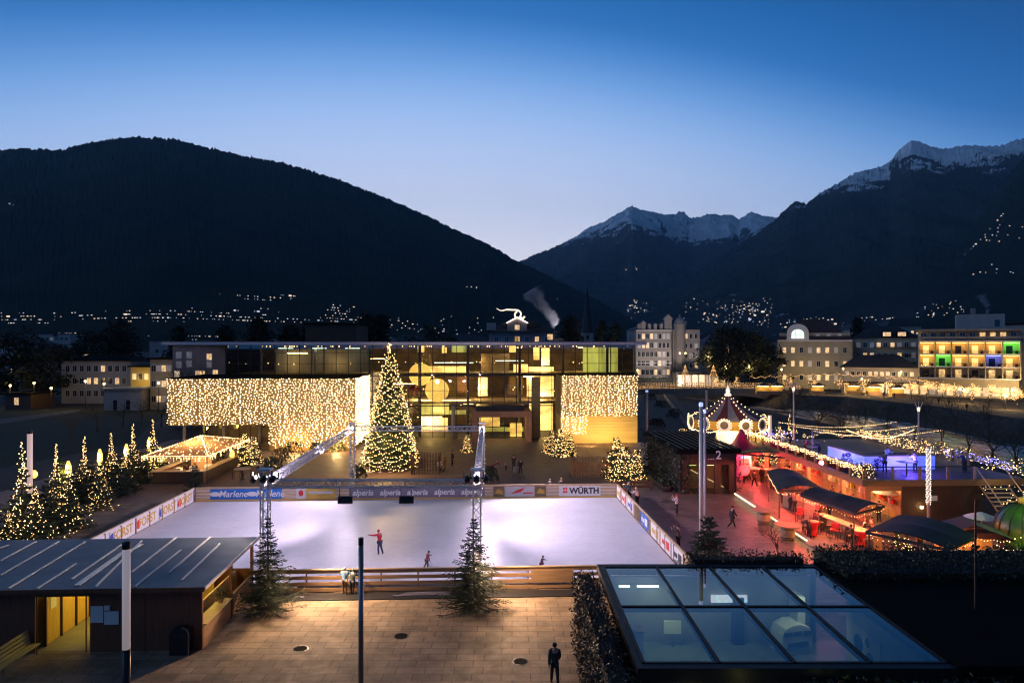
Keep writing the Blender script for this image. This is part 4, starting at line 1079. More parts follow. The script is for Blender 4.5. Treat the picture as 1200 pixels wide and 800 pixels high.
# ------------------------------------------------------------------ ticket hut
c0 = G(237, 761)
hw, hd, hh = 16.5, 7.0, 2.85
hut = thing('ticket_hut', 'low brown timber hut with a flat dark roof and a yellow lit passage', 'hut', c0, TH)
M['hut_wood'] = mat('hut_wood', (.20, .065, .028), .6, var=.25, scale=2.2, stretch=(5, 5, .3), bump=.2)
M['hut_roof'] = mat('hut_roof_sheet', (.12, .125, .14), .42, var=.3, scale=.7, metal=.25, bump=.05)
M['batten'] = mat('pale_batten', (.82, .76, .70), .5, var=.1)
# local: x from 0 (corner) to the left negative, y back
xo1, xo0 = (109 - 237) / 25.4, (47 - 237) / 25.4
def hb(n, x0, x1, y0, y1, z0, z1, m=None, p=hut, **k): return MB().bx(x0, x1, y0, y1, z0, z1).build(n, m or M['hut_wood'], p, **k)
hb('front_wall', xo1, 0, 0, .12, 0, hh); hb('front_wall', -hw, xo0, 0, .12, 0, hh); hb('lintel', xo0, xo1, .002, .12, 2.55, hh)
hb('rear_wall', -hw, -.1, hd - .12, hd, 0, 1.5)
hb('side_wall', -.12, 0, .13, 3.6, 0, 1.05, M['wood']); hb('side_wall', -.12, 0, 3.9, hd - .15, 0, 1.15, M['wood'])
hb('corner_post', -.10, .03, 3.6, 3.78, 0, hh); hb('corner_post', -.10, .03, hd - .18, hd, 0, hh); hb('counter', -.55, .12, .2, 3.5, 1.06, 1.11, M['wood_pale'])
for xx in (-2.6, -5.2, -7.4): hb('wall_batten', xx - .03, xx + .03, -.02, -.001, 0, hh)
b = MB(); b.add([(-hw - .2, -.35, hh + .03), (.25, -.35, hh + .03), (.25, hd + .3, hh + .22), (-hw - .2, hd + .3, hh + .22), (-hw - .2, -.35, hh + .12), (.25, -.35, hh + .12), (.25, hd + .3, hh + .31), (-hw - .2, hd + .3, hh + .31)],
            [(0, 3, 2, 1), (4, 5, 6, 7), (0, 1, 5, 4), (1, 2, 6, 5), (2, 3, 7, 6), (3, 0, 4, 7)])
rf = b.build('roof', M['hut_roof'], hut)
b = MB(); b.box((-hw / 2, -.38, hh + .07), (hw + .5, .05, .2)); b.build('fascia', M['hut_wood'], rf)
def roofz(y): return hh + .12 + .19 * (y + .35) / (hd + .65)
def batten(px0, py0, px1, py1, wd=.1):
    pts = []
    for px, py in ((px0, py0), (px1, py1)):
        z = hh + .2; g = G(px, py, z); d = g - c0
        pts.append((d.x * CT + d.y * ST, -d.x * ST + d.y * CT))
    (x0, y0), (x1, y1) = pts
    y0 = max(y0, -.33); 
    a = Vector((x0, y0, roofz(y0) + .02)); e = Vector((x1, y1, roofz(y1) + .02))
    d = (e - a).normalized(); s_ = Vector((d.y, -d.x, 0)) * wd / 2; u_ = Vector((0, 0, .045))
    bb = MB(); bb.add([a - s_, a + s_, e + s_, e - s_, a - s_ + u_, a + s_ + u_, e + s_ + u_, e - s_ + u_], [(0, 3, 2, 1), (4, 5, 6, 7), (0, 1, 5, 4), (1, 2, 6, 5), (2, 3, 7, 6), (3, 0, 4, 7)])
    bb.build('batten', M['batten'], rf)
for l in ((0, 658, 42, 637), (0, 674, 69, 637), (10, 688, 100, 637), (44, 688, 89, 661), (84, 678, 143, 640), (112, 686, 166, 636), (155, 670, 207, 632), (158, 686, 212, 646), (198, 671, 246, 632), (213, 679, 258, 639), (0, 644, 10, 641)): batten(*l)
batten(90, 685, 144, 649, .26); batten(150, 648, 166, 640, .18)
b = MB(); b.box((.27, hd / 2, hh + .2), (.06, hd + .6, .16), 0, 0); o = b.build('edge_trim', M['batten'], rf); o.rotation_euler[0] = math.atan(.19 / (hd + .65)); o.location.z = -.085
# the passage: yellow boarded inside
hb('passage_wall', xo0 - .55, xo0 - .45, .13, hd - .2, .02, hh, M['wood_yellow']); hb('passage_wall', xo0 - .45, xo1 + 3.4, hd - 1.4, hd - 1.3, .02, hh, M['wood_yellow'])
for k in range(4): hb('door_post', xo0 + .05, xo0 + .13, .6 + k * 1.2, .68 + k * 1.2, .02, hh, M['wood_dark'])
for k in range(4): hb('door_leaf', xo0 + .0, xo0 + .06, .7 + k * 1.2, 1.75 + k * 1.2, .05, 2.3, M['wood_yellow'])
hb('notice', xo0 + .07, xo0 + .08, 1.0, 1.45, 1.6, 2.3, M['ink_white'])
hb('inner_wall', xo1 + .0, xo1 + .1, .14, 2.2, .02, hh, M['wood_yellow'])
hb('inner_wall', -.9, -.8, 1.6, hd - .4, .02, 1.5, M['wood_yellow']); hb('inner_wall', -3.5, -3.4, .2, hd - 1.5, .02, hh, M['wood_yellow'])
MB().bx(-hw, -.1, .13, hd - .13, .015, .02).build('floor', M['concrete'], hut)
M['tube_yellow'] = emi('tube_yellow', (1, .72, .12), 9.0)
for (x, y) in ((xo0 + .9, 2.2), (xo0 + 1.0, 4.6), (-1.6, 1.4), (-1.8, 4.4)): hb('tube_lamp', x - .06, x + .06, y - .55, y + .55, hh - .12, hh - .06, M['tube_yellow'])
lamp('hut_lamp', 'POINT', hut.matrix_basis @ Vector((-4.7, 2.9, 2.2)), 150, (1, .74, .12), .12)
lamp('hut_lamp', 'POINT', hut.matrix_basis @ Vector((xo0 + 1.2, 4.0, 2.4)), 60, (1, .74, .12), .12)
lamp('hut_lamp', 'POINT', hut.matrix_basis @ Vector((-1.3, 1.9, 2.4)), 60, (1, .74, .15), .12); lamp('hut_lamp', 'POINT', hut.matrix_basis @ Vector((-1.3, 4.7, 2.3)), 45, (1, .74, .15), .12)
for (x0, x1, z0, z1) in ((-5.0, -4.45, 1.35, 2.1), (-4.4, -3.75, 1.25, 1.85), (-4.4, -4.15, 1.9, 2.12)): hb('notice', x0, x1, -.03, -.003, z0, z1, M['ban_white'])
# potted plant on the counter
pt = thing('potted_plant', 'small green plant on the counter of the ticket hut', 'plant', hut.matrix_basis @ Vector((-.25, 2.9, 1.11)))
MB().lathe([(.11, 0), (.15, .22)], 10).build('pot', M['corten'], pt)
b = MB()
for _ in range(130): b.leaf((rnd.gauss(0, .14), rnd.gauss(0, .14), .42 + rnd.gauss(0, .13)), .07)
b.build('foliage', M['leaf'], pt)
# bin and bench
g0 = G(222, 764)
bn = thing('litter_bin', 'black rounded litter bin standing against the hut wall', 'bin', g0 + Vector((-.35, -.1, .012)), TH)
b = MB(); b.vprism([(-.42, 0), (.42, 0), (.42, .95), (.34, 1.15), (.15, 1.22), (-.15, 1.22), (-.34, 1.15), (-.42, .95)], -.25, .25); b.build('housing', M['black'], bn, bevel=.03)
b = MB(); b.tube([(.45, -.26, 0), (.45, -.26, .98), (.36, -.26, 1.18), (.15, -.26, 1.26)], .025, 6); b.build('rim', M['steel'], bn)
MB().bx(-.2, .2, -.262, -.252, .82, .98).build('slot', M['dark'], bn)
bc = thing('bench', 'slatted bench of pale boards catching the yellow light of the passage', 'bench', Vector((-21.6, 29.8, .012)), TH + PI / 2)
M['slat'] = mat('slat_wood', (.50, .43, .22), .5, var=.2, scale=2, stretch=(.3, 6, 6))
for k in range(4): MB().box((0, .30 + .03 * k, .5 + .17 * k), (2.6, .04, .13)).build('back_slat', M['slat'], bc, bevel=.008)
for k in range(3): MB().box((0, -.12 + .15 * k, .44), (2.6, .12, .04)).build('seat_slat', M['slat'], bc, bevel=.008)
for s_ in (-1.1, 1.1):
    b = MB(); b.tube([(s_, .38, 1.1), (s_, .28, .44), (s_, .28, 0)], .03, 6); b.tube([(s_, -.15, 0), (s_, -.15, .42), (s_, .28, .42)], .03, 6); b.build('leg', M['steel'], bc)

# ------------------------------------------------------------------ light columns and masts
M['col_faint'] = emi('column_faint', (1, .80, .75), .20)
M['lightcol'] = mat('pale_tube', (.68, .60, .58), .45, var=.08)
def light_column(label, px, Y, h=6.9, r=.135, split=.0, blue=False, dark=False, cat='light column', glow=None, lit=False):
    t_ = thing('light_column', label, cat, ((px - 600) * Y / F, Y, .012), 0, 'tall light columns')
    b = MB(); b.lathe([(r * 2, 0), (r * 2, .03)], 16); b.build('base_plate', M['dark'], t_)
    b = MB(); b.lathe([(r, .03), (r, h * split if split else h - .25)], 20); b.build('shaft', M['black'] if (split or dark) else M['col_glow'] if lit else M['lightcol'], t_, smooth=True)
    if split: MB().lathe([(r * .98, h * split), (r * .98, h - .25)], 20).build('sleeve', M['col_faint'] if not dark else M['steel'], t_, smooth=True)
    MB().lathe([(r * 1.02, h - .25), (r * 1.02, h), (r * .6, h + .02)], 20).build('cap', glow or M['black'], t_, smooth=True)
    return t_
light_column('white light column with a black foot standing before the ticket hut', 148, 24.7, split=.44, r=.14)
light_column('slim dark metal column standing on the paving before the slatted fence', 423, 25.2, dark=True, r=.095, split=.02)
M['blue_tip'] = emi('blue_tip', (.35, .45, 1.0), 1.2)
light_column('tall pale mast with blue lit tip beside the bushy fir', 821.5, 45.5, h=10.2, r=.13, glow=M['blue_tip'])
light_column('thin second mast close behind the mast with the blue lit tip', 826, 47, h=9.6, r=.08, glow=M['blue_tip'])
light_column('pinkish column with blue tip next to the light curtain block', 758, 104, r=.2, h=7.2, glow=M['blue_tip'])
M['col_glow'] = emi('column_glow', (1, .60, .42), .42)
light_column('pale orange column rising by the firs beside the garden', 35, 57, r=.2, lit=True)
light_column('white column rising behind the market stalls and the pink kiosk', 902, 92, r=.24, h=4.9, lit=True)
light_column('short white column beside the carousel roof', 828, 118, r=.2, h=6.6)
pw = thing('stone_pillar', 'squat pale pillar wrapped in matting under the firs by the garden', 'pillar', G(38, 625))
MB().lathe([(.42, 0), (.45, 1.2), (.40, 2.6)], 14).build('shaft', M['stone'], pw, smooth=True); MB().box((0, 0, 2.72), (1.3, 1.1, .2)).build('cap', M['roofdark'], pw)

# ------------------------------------------------------------------ big christmas tree
bt_ = make_fir('christmas_tree', 'tall broad christmas tree hung with garlands of warm lights before the glass front', 'tree', G(457, 549), 13.8, 3.3, 77, 44, 17, 8, .06, nm='needle')
pts = []
q = random.Random(77)
for i in range(27):
    t = .05 + .93 * i / 27; rr = 3.3 * (1 - t) ** .82 * .98 + .12; nbu = int(10 + rr * 20); ph = q.uniform(0, 6)
    for k in range(nbu):
        a = 2 * PI * k / nbu; sag = .42 * abs(math.sin(a * (3 + i % 3) + ph))
        pts.append(((rr + q.gauss(0, .12)) * math.cos(a), (rr + q.gauss(0, .12)) * math.sin(a), 13.8 * t - sag + q.gauss(0, .06)))
for k in range(26): pts.append((q.gauss(0, .16), q.gauss(0, .16), 13.1 + k * .045))
bulbs(pts, .050, 'fairy_lights', M['bulb_tree'], bt_)
lamp('tree_glow', 'POINT', bt_.location + Vector((0, -4.4, 3.5)), 900, WARM, .4); lamp('tree_glow', 'POINT', bt_.location + Vector((2, -3.6, 7)), 600, WARM, .4)
MB().lathe([(2.2, 0), (2.2, .5), (1.9, .55)], 24).build('stand', M['wood_dark'], bt_)
# standing tables before it
for i, (px, lab) in enumerate(((433, 'white standing table before the big christmas tree, beside the truss tower'), (446, 'white standing table in the middle of the three under the big christmas tree'), (457, 'white standing table below the trunk of the big christmas tree'))):
    t_ = thing('standing_table', lab, 'table', G(px, 553), 0, 'white standing tables under the tree')
    MB().lathe([(.28, 0), (.28, .04), (.05, .06), (.05, 1.08)], 14).build('stem', M['white'], t_); MB().lathe([(.42, 1.08), (.42, 1.13)], 20).build('table_top', M['white'], t_)

# ------------------------------------------------------------------ rows of lit firs beside the rink
pr = make_fir('lit_fir', 'x', 'tree', (0, 0, 0), 5.0, 1.9, 31, 17, 8, 6, .05, 'lit firs along the garden side', 190, .030, tipbulbs=22, pw=2.0)
pr2 = make_fir('lit_fir', 'x', 'tree', (0, 0, 0), 5.0, 2.1, 32, 16, 9, 6, .055, 'lit firs along the garden side', 170, .030, tipbulbs=12, pw=1.5)
pr3 = make_fir('lit_fir', 'x', 'tree', (0, 0, 0), 3.0, 1.2, 33, 12, 8, 5, .05, 'lit firs by the bath house', 240, .028)
pr4 = make_fir('dim_fir', 'x', 'tree', (0, 0, 0), 4.0, 1.8, 34, 14, 9, 6, .06, 'unlit firs along the garden side', nm='needle_dark')
TREE = {}
def reg():
    TREE.clear()
    for k in COL.objects:
        if k.parent: TREE.setdefault(k.parent.name, []).append(k)
reg()
used = set()
def put(proto, px, pyb, pyt, label, group=None, cat=None, wide=1.0):
    g = G(px, pyb); h = (pyb - pyt) * g.y / F; base = {pr: 5.0, pr2: 5.0, pr3: 3.0, pr4: 4.0}[proto]
    k = h / base
    if proto.name not in used:
        used.add(proto.name); o = proto; o.location = g; o['label'] = label; o.scale = (k * wide, k * wide, k)
        if group: o['group'] = group
    else: o = dup(proto, g, rnd.uniform(0, 6), label, group, (k * wide, k * wide, k), TREE)
    return o
LF = [(pr, 26, 634, 519, 'slim tall lit fir beside the pale orange column, next to the picture border'), (pr2, 42, 640, 570, 'low wide lit fir just behind the ticket hut roof, under the squat pillar'), (pr, 66, 603, 521, 'lit fir with a thin glowing tip beside the squat pillar'), (pr2, 80, 622, 545, 'lit fir hung with a white garland beyond the hut roof battens'),
      (pr, 99, 577, 512, 'lit fir with a bare glowing tip behind the first yellow lantern'), (pr2, 117, 597, 533, 'broad lit fir spreading over the dark corner walk before the bar'), (pr, 130, 563, 508, 'lit fir between the yellow lanterns in the middle of the row'), (pr, 147, 572, 527, 'short lit fir before the third yellow lantern'),
      (pr, 156, 556, 497, 'lit fir taller than the lanterns beside it, near the canopy bar'), (pr, 179, 551, 492, 'lit fir at the corner of the canopy bar'), (pr2, 10, 640, 598, 'low lit fir cut by the picture border behind the hut'), (pr2, 92, 612, 588, 'small lit bush of fir behind the ladder of battens')]
for l in LF: put(*l, wide=rnd.uniform(.8, 1.25))
for px, pb, pt_, lab in ((55, 628, 560, 'dark fir between the two garden lit firs by the squat pillar'), (108, 588, 540, 'dark fir behind the broad lit fir'), (140, 580, 532, 'dark fir under the middle yellow lantern'), (166, 566, 525, 'dark fir beside the counter of the canopy bar'), (90, 590, 545, 'dark fir behind the first yellow lantern'), (72, 575, 535, 'dark fir nearer to the garden than the lanterns'), (228, 576, 541, 'young dark fir before the counter of the canopy bar'), (152, 575, 540, 'dark round fir behind the third yellow lantern'), (125, 560, 527, 'dark fir touching the lawn behind the row of lanterns')):
    put(pr4, px, pb, pt_, lab, wide=.85)
for px, pb, pt_, lab in ((286, 545, 505, 'small lit fir beside the recess under the light curtain'), (298, 543, 510, 'second small lit fir, nearest the corner of the light curtain'), (647, 532, 503, 'lit fir at the rear of the trio by the entrance porch'), (657, 535, 500, 'lit fir in the middle of the trio by the entrance porch'), (668, 534, 507, 'lit fir of the trio nearest to the picket pen'),
                         (722, 560, 510, 'lit fir behind the picket pen, the one next to the ivy pavilion path'), (733, 566, 520, 'bright lit fir in front, beside the ivy pavilion'), (747, 561, 524, 'slim lit fir right against the ivy pavilion'), (640, 530, 510, 'small lit fir half behind the trio by the entrance porch'), (548, 530, 508, 'small lit fir beside the truss tower head before the lobby')):
    put(pr3, px, pb, pt_, lab)
M['lantern'] = emi('lantern_yellow', (1, .62, .05), 1.6)
for i, (px, py0, py1, Y, lab) in enumerate(((80, 540, 559, 66, 'yellow paper lantern nearest the squat pillar'), (117, 526, 545, 76, 'yellow paper lantern behind the broad lit fir'), (148, 520, 537, 82, 'yellow paper lantern behind the short lit fir'), (175, 512, 528, 88, 'yellow paper lantern beside the fir at the bar corner'), (187, 523, 533, 84, 'small yellow lantern at the eaves of the canopy bar'), (272, 527, 537, 78, 'yellow lantern under the far corner of the bar canopy'), (40, 551, 560, 58, 'small yellow lantern at the foot of the pale orange column'))):
    p0, p1 = A(px, py0, Y), A(px, py1, Y)
    h = p0.z - p1.z
    t_ = thing('lantern', lab, 'lantern', (p1.x, Y, .012), 0, 'yellow lanterns among the firs')
    MB().tube([(0, 0, 0), (0, 0, p1.z)], .035, 6).build('post', M['dark'], t_)
    MB().lathe([(.12, p1.z), (.27, p1.z + h * .3), (.25, p1.z + h * .7), (.1, p1.z + h)], 12).build('lamp_shade', M['lantern'], t_, smooth=True)
    if h > 1: lamp('lantern_glow', 'POINT', (p1.x, Y - .7, p1.z + h * .4), 420, (1, .66, .12), .25)
# ------------------------------------------------------------------ canopy bar
f1, f2 = G(180, 567), G(241, 567)
bar = thing('bar_stall', 'square bar stall under a four sided canopy edged with string lights', 'stall', G(238, 566), TH)
s_ = 69.0 / F
L_ = 58 * s_; D_ = 13.5
M['canopy'] = mat('canopy_cloth', (.62, .42, .26), .8, var=.15)
nt = M['canopy'].node_tree; tl = nt.nodes.new('ShaderNodeBsdfTranslucent'); tl.inputs[0].default_value = (.75, .45, .25, 1); mxx = nt.nodes.new('ShaderNodeMixShader'); mxx.inputs[0].default_value = .55
nt.links.new(nt.nodes['Principled BSDF'].outputs[0], mxx.inputs[1]); nt.links.new(tl.outputs[0], mxx.inputs[2]); nt.links.new(mxx.outputs[0], nt.nodes['Material Output'].inputs[0])
for (x0, x1, y0, y1) in ((-L_, 0, 0, .12), (-.12, 0, .13, D_), (-L_, -L_ + .12, .13, D_)): MB().bx(x0, x1, y0, y1, .01, 1.2).build('counter_front', M['wood_dark'], bar)
MB().bx(-L_ - .2, .25, -.25, .45, 1.2, 1.27).build('counter_top', M['wood_pale'], bar); MB().bx(-.5, .25, .46, D_, 1.2, 1.27).build('counter_top', M['wood_pale'], bar); MB().bx(-L_ - .2, -L_ + .5, .46, D_, 1.2, 1.27).build('counter_top', M['wood_pale'], bar)
e = 1.0; ze = 2.75; zt_ = 4.1
cxm, cym = -L_ / 2, D_ * .42
b = MB(); b.add([(-L_ - e, -.2, ze), (e * .6, -.2, ze), (e * .6, D_ * .9, ze), (-L_ - e, D_ * .9, ze), (cxm, cym, zt_)], [(0, 1, 4), (1, 2, 4), (2, 3, 4), (3, 0, 4)]); b.build('canopy', M['canopy'], bar)
for (x, y) in ((-L_ - .7, .1), (.35, .1), (.35, D_ * .85), (-L_ - .7, D_ * .85)): MB().tube([(x, y, 0), (x, y, ze)], .05, 8).build('canopy_post', M['dark'], bar)
pts = []
q = random.Random(9)
cs = [(-L_ - e, -.2, ze), (e * .6, -.2, ze), (e * .6, D_ * .9, ze), (-L_ - e, D_ * .9, ze)]
for i in range(4):
    a, c = Vector(cs[i]), Vector(cs[(i + 1) % 4])
    for k in range(46):
        p = a + (c - a) * k / 46
        for d in range(q.randint(1, 4)): pts.append(p + Vector((0, 0, .05 - d * .16)))
    for k in range(34): pts.append(a + (Vector((cxm, cym, zt_)) - a) * k / 34 + Vector((0, 0, .05)))
    for k in range(70):
        r1, r2 = q.random(), q.random()
        if r1 + r2 > 1: r1, r2 = 1 - r1, 1 - r2
        pts.append(a + (c - a) * r1 + (Vector((cxm, cym, zt_)) - a) * r2 + Vector((0, 0, .05)))
bulbs(pts, .045, 'string_lights', M['bulb'], bar)
lamp('bar_glow', 'POINT', bar.matrix_basis @ Vector((cxm, D_ * .3, 2.3)), 620, WARM, .3)
MB().bx(-L_ * .75, -L_ * .3, D_ * .45, D_ * .55, .01, 1.9).build('bottle_shelf', M['wood'], bar)
for k in range(3): MB().bx(-L_ * .85 + k * 1.2, -L_ * .85 + k * 1.2 + .7, 3 + k, 3.6 + k, .01, 1.0).build('cool_box', M['board_white'], bar)
person('barkeeper in dark clothes inside the canopy bar', bar.matrix_basis @ Vector((-L_ * .5, 2.2, 0)), 180, (.12, .05, .04), (.03, .03, .03), pose='rail')
# high tables and stools by the bar
def high_table(label, g, top=.62, n=5, m='wood_pale', group='high tables by the canopy bar', rz=0):
    t_ = thing('high_table', label, 'table', g, rz, group)
    MB().lathe([(.3, 0), (.3, .03), (.05, .05), (.05, 1.05)], 12).build('stem', M['dark'], t_); MB().lathe([(top, 1.05), (top, 1.11)], 22).build('table_top', M[m], t_)
    return t_
def stool(label, g, group, m='wood_dark'):
    t_ = thing('bar_stool', label, 'stool', g, rnd.uniform(0, 6), group)
    for k in range(4):
        a = PI / 4 + k * PI / 2
        MB().tube([(.12 * math.cos(a), .12 * math.sin(a), .74), (.2 * math.cos(a), .2 * math.sin(a), 0)], .022, 5).build('leg', M[m], t_)
    MB().lathe([(.18, .74), (.19, .79)], 14).build('seat', M[m], t_)
    return t_
for px, py, lab in ((284, 561, 'high table ringed by dark stools beside the canopy bar'), (303, 556, 'high table beside the truss tower head, behind the slanting beam'), (318, 549, 'high table near the foot of the light curtain'), (293, 545, 'high table under the small lit firs by the recess')):
    g = G(px, py); high_table(lab, g, .85 if px == 284 else .6)
    for k in range(4 if px == 284 else 2):
        a = .6 + k * 1.5; stool('dark bar stool at the ' + lab.replace('high table ringed by dark stools', 'ringed high table'), g + Vector((.95 * math.cos(a), .95 * math.sin(a), 0)), 'stools at the ' + lab[:30])
# ground by the bar: planters and shrubs
def bush(name, label, g, r, h, n, size, m='leaf', nb=0, group=None, bm='bulb_tree', br=.04):
    t_ = thing(name, label, 'shrub', g, rnd.uniform(0, 6), group)
    b = MB()
    for k in range(5):
        a = rnd.uniform(0, 6.28); b.tube([(0, 0, 0), (r * .4 * math.cos(a), r * .4 * math.sin(a), h * .7)], [.03, .01], 4, False)
    b.build('stem', M['bark'], t_)
    b = MB(); pts = []
    for _ in range(n):
        a = rnd.uniform(0, 6.28); rr = r * rnd.random() ** .5; z = h * (.15 + .85 * rnd.random()); k = 1 - .5 * (z / h) ** 2
        p = (rr * k * math.cos(a), rr * k * math.sin(a), z); b.leaf(p, size * rnd.uniform(.6, 1.3)); pts.append(p)
    b.build('foliage', M[m], t_)
    if nb: bulbs([rnd.choice(pts) for _ in range(nb)], br, 'fairy_lights', M[bm], t_)
    return t_
for px, py, r, h, lab in ((330, 543, 1.5, 1.9, 'dark shrub in a bed under the light curtain, the first beside the beam'), (345, 538, 1.6, 2.2, 'taller dark shrub under the middle of the light curtain'), (318, 553, 1.3, 1.6, 'low dark shrub before the high table by the light curtain'), (372, 532, 1.2, 1.5, 'small dark shrub at the lower edge of the light curtain'), (395, 530, 1.3, 1.4, 'dark shrub beside the corner of the light curtain block'), (255, 540, 1.2, 1.5, 'dark shrub behind the canopy bar'), (421, 562, .9, 1.5, 'pale frosty shrub at the foot of the truss tower before the big tree'), (575, 565, .9, 1.6, 'frosty shrub at the foot of the truss tower before the porch')):
    bush('shrub', lab, G(px, py), r, h, 340, .16, 'leaf', nb=10 if px not in (421, 575) else 0)
# ------------------------------------------------------------------ ivy pavilion with the figure 2
M['ivy'] = mat('ivy', (.040, .045, .022), .55, var=.6, scale=1.2)
M['ivy_red'] = mat('ivy_red', (.075, .050, .032), .6, var=.6, scale=1.2)
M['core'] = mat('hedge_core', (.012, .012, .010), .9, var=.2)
c0 = G(797, 579)
iv = thing('ivy_pavilion', 'dark flat roofed pavilion overgrown with ivy and marked with a white 2', 'pavilion', c0, TH)
W_, D_, Z_ = 5.4, 12.5, 4.3
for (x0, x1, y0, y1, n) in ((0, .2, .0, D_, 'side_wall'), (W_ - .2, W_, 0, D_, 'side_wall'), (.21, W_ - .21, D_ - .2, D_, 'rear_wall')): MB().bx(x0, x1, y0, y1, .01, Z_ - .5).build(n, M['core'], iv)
MB().bx(.21, W_ - .21, .02, .2, 2.75, Z_ - .5).build('front_panel', M['black'], iv)
for (x0, x1) in ((.21, .9), (1.75, 2.6), (3.3, 3.9), (4.7, W_ - .21)): MB().bx(x0, x1, .02, .2, .01, 2.74).build('front_panel', M['black'], iv)
MB().bx(.9, 1.75, .1, .14, .01, 2.74).build('door', glass('pav_glass', (.6, .7, .5)), iv); MB().bx(2.6, 3.3, .1, .14, .01, 2.74).build('door', M['glass'], iv); MB().bx(3.9, 4.7, .1, .14, .01, 2.74).build('door', M['glass'], iv)
MB().bx(.4, W_ - .4, 2.6, 2.7, .01, 2.74).build('inner_wall', M['cream'], iv)
M['tube_green'] = emi('tube_pale', (.80, .9, .45), 4.0)
for x in (1.3, 3.6): MB().bx(x - .6, x + .6, 1.2, 1.4, 2.5, 2.55).build('tube_lamp', M['tube_green'], iv)
b = MB(); b.bx(-.35, W_ + .35, -.35, D_ + .3, Z_ - .46, Z_); rf = b.build('roof', M['roofdark'], iv)
for k in range(9): MB().bx(.1 + k * .65, .16 + k * .65, -.3, D_ + .2, Z_ + .003, Z_ + .06).build('roof_seam', M['dark'], rf)
text('2', 1.1, M['ink_white'], iv, (3.55, -.37, Z_ - .95 + .35), bold=.02); MB().bx(2.2, 3.9, -.34, .015, Z_ - 1.25, Z_ - .47).build('sign_panel', M['black'], iv)
text('bar 2', .01, M['ink_white'], iv, (3.0, -.2, Z_ - .2)) if False else None
for k in range(4): MB().bx(2.55 + k * .16, 2.64 + k * .16, -.36, -.345, Z_ - .98, Z_ - .9).build('sign_mark', M['ink_white'], iv)
lf = MB(); leafbox(lf, -.45, .05, -.1, D_ + .3, .1, Z_ - .1, 2600, .14, .14); leafbox(lf, .2, 1.0, -.25, .0, .1, Z_ - .5, 240, .13, .1); leafbox(lf, W_ - .1, W_ + .35, -.2, D_, .1, Z_ - .2, 900, .15, .14); lf.build('ivy', M['ivy'], iv)
pl_ = thing('planter', 'long dark planter along the ivy wall of the pavilion', 'planter', iv.matrix_basis @ Vector((-1.0, 1.0, 0)), TH)
MB().bx(-.35, .35, 0, 10, 0, .55).build('box', M['dark'], pl_, bevel=.02)
b = MB(); leafbox(b, -.3, .3, .1, 9.9, .5, .8, 420, .13, .1); b.build('foliage', M['ivy'], pl_)

# picket pen beside the porch trees
def pen(label, pxs, y_base, y_top, m, group=None, gap=.17):
    g0, g1 = G(pxs[0], y_base), G(pxs[1], y_base); L = (g1 - g0).length; h = (y_base - y_top) * g0.y / F
    t_ = thing('picket_fence', label, 'fence', g0, TH, group)
    def run(x0, y0, x1, y1):
        n = int(math.hypot(x1 - x0, y1 - y0) / gap); r = MB()
        for z in (.25 * h, .8 * h): r.tube([(x0, y0, z), (x1, y1, z)], .03, 4)
        b = MB()
        for i in range(n + 1): b.box((x0 + (x1 - x0) * i / n, y0 + (y1 - y0) * i / n, h / 2), (.07, .05, h * rnd.uniform(.95, 1.03)))
        b.build('picket_slats', m, t_); r.build('rail', m, t_)
    D2 = 3.6
    run(0, 0, L, 0); run(0, .1, 0, D2); run(L, .1, L, D2); run(.1, D2, L - .1, D2)
    return t_
M['wood_orange'] = mat('orange_wood', (.52, .27, .10), .6, var=.25, scale=2)
pen('orange lit picket pen beside the gold wall of the bath house', (672, 714), 559, 541, M['wood_orange'])
pen('brown wooden pen round the foot of the big tree beside the orange coat', (482, 514), 556, 536, M['wood_dark'])
pl2 = thing('wooden_barrier', 'low dark wooden barrier under the lit firs behind the rink corner', 'barrier', G(724, 575), TH)
for k in range(2): MB().box((1.6, 0, .4 + .4 * k), (3.6, .05, .22)).build('rail_board', M['wood_dark'], pl2)
for x in (0, 1.6, 3.2): MB().box((x, .06, .5), (.1, .08, 1.0)).build('post', M['wood_dark'], pl2)

# ------------------------------------------------------------------ glass roofed pavilion close by
gx0, gx1, gy0, gy1, gz = 4.35, 14.4, 22.6, 32.4, 3.5
gp = thing('glass_pavilion', 'flat pavilion with eight blue glass roof panes and a black roof beside them', 'pavilion', ((gx0 + gx1) / 2, gy0, 0))
ox, oy = (gx0 + gx1) / 2, gy0
def gb(n, x0, x1, y0, y1, z0, z1, m, p=gp, **k): return MB().bx(x0 - ox, x1 - ox, y0 - oy, y1 - oy, z0, z1).build(n, m, p, **k)
M['roof_glass'] = glass('roof_glass', (.42, .58, .60), 1.25, .0, .04)
M['frame_dark'] = mat('frame_dark', (.012, .013, .015), .5, var=.2, spec=.2)
cw = (gx1 - gx0) / 4; ch = (gy1 - gy0) / 2
for i in range(4):
    for j in range(2):
        X0_, X1_, Y0_, Y1_ = gx0 + i * cw + .06 - ox, gx0 + (i + 1) * cw - .06 - ox, gy0 + j * ch + .06 - oy, gy0 + (j + 1) * ch - .06 - oy
        o = MB().quad((X0_, Y0_, gz), (X1_, Y0_, gz), (X1_, Y1_, gz), (X0_, Y1_, gz)).build('roof_pane', M['roof_glass'], gp)
for i in range(5): gb('roof_bar', gx0 + i * cw - .06, gx0 + i * cw + .06, gy0, gy1, gz - .22, gz + .045, M['frame_dark'])
for j in range(3):
    for i in range(4): gb('roof_bar', gx0 + i * cw + .063, gx0 + (i + 1) * cw - .063, gy0 + j * ch - .06, gy0 + j * ch + .06, gz - .20, gz + .04, M['frame_dark'])
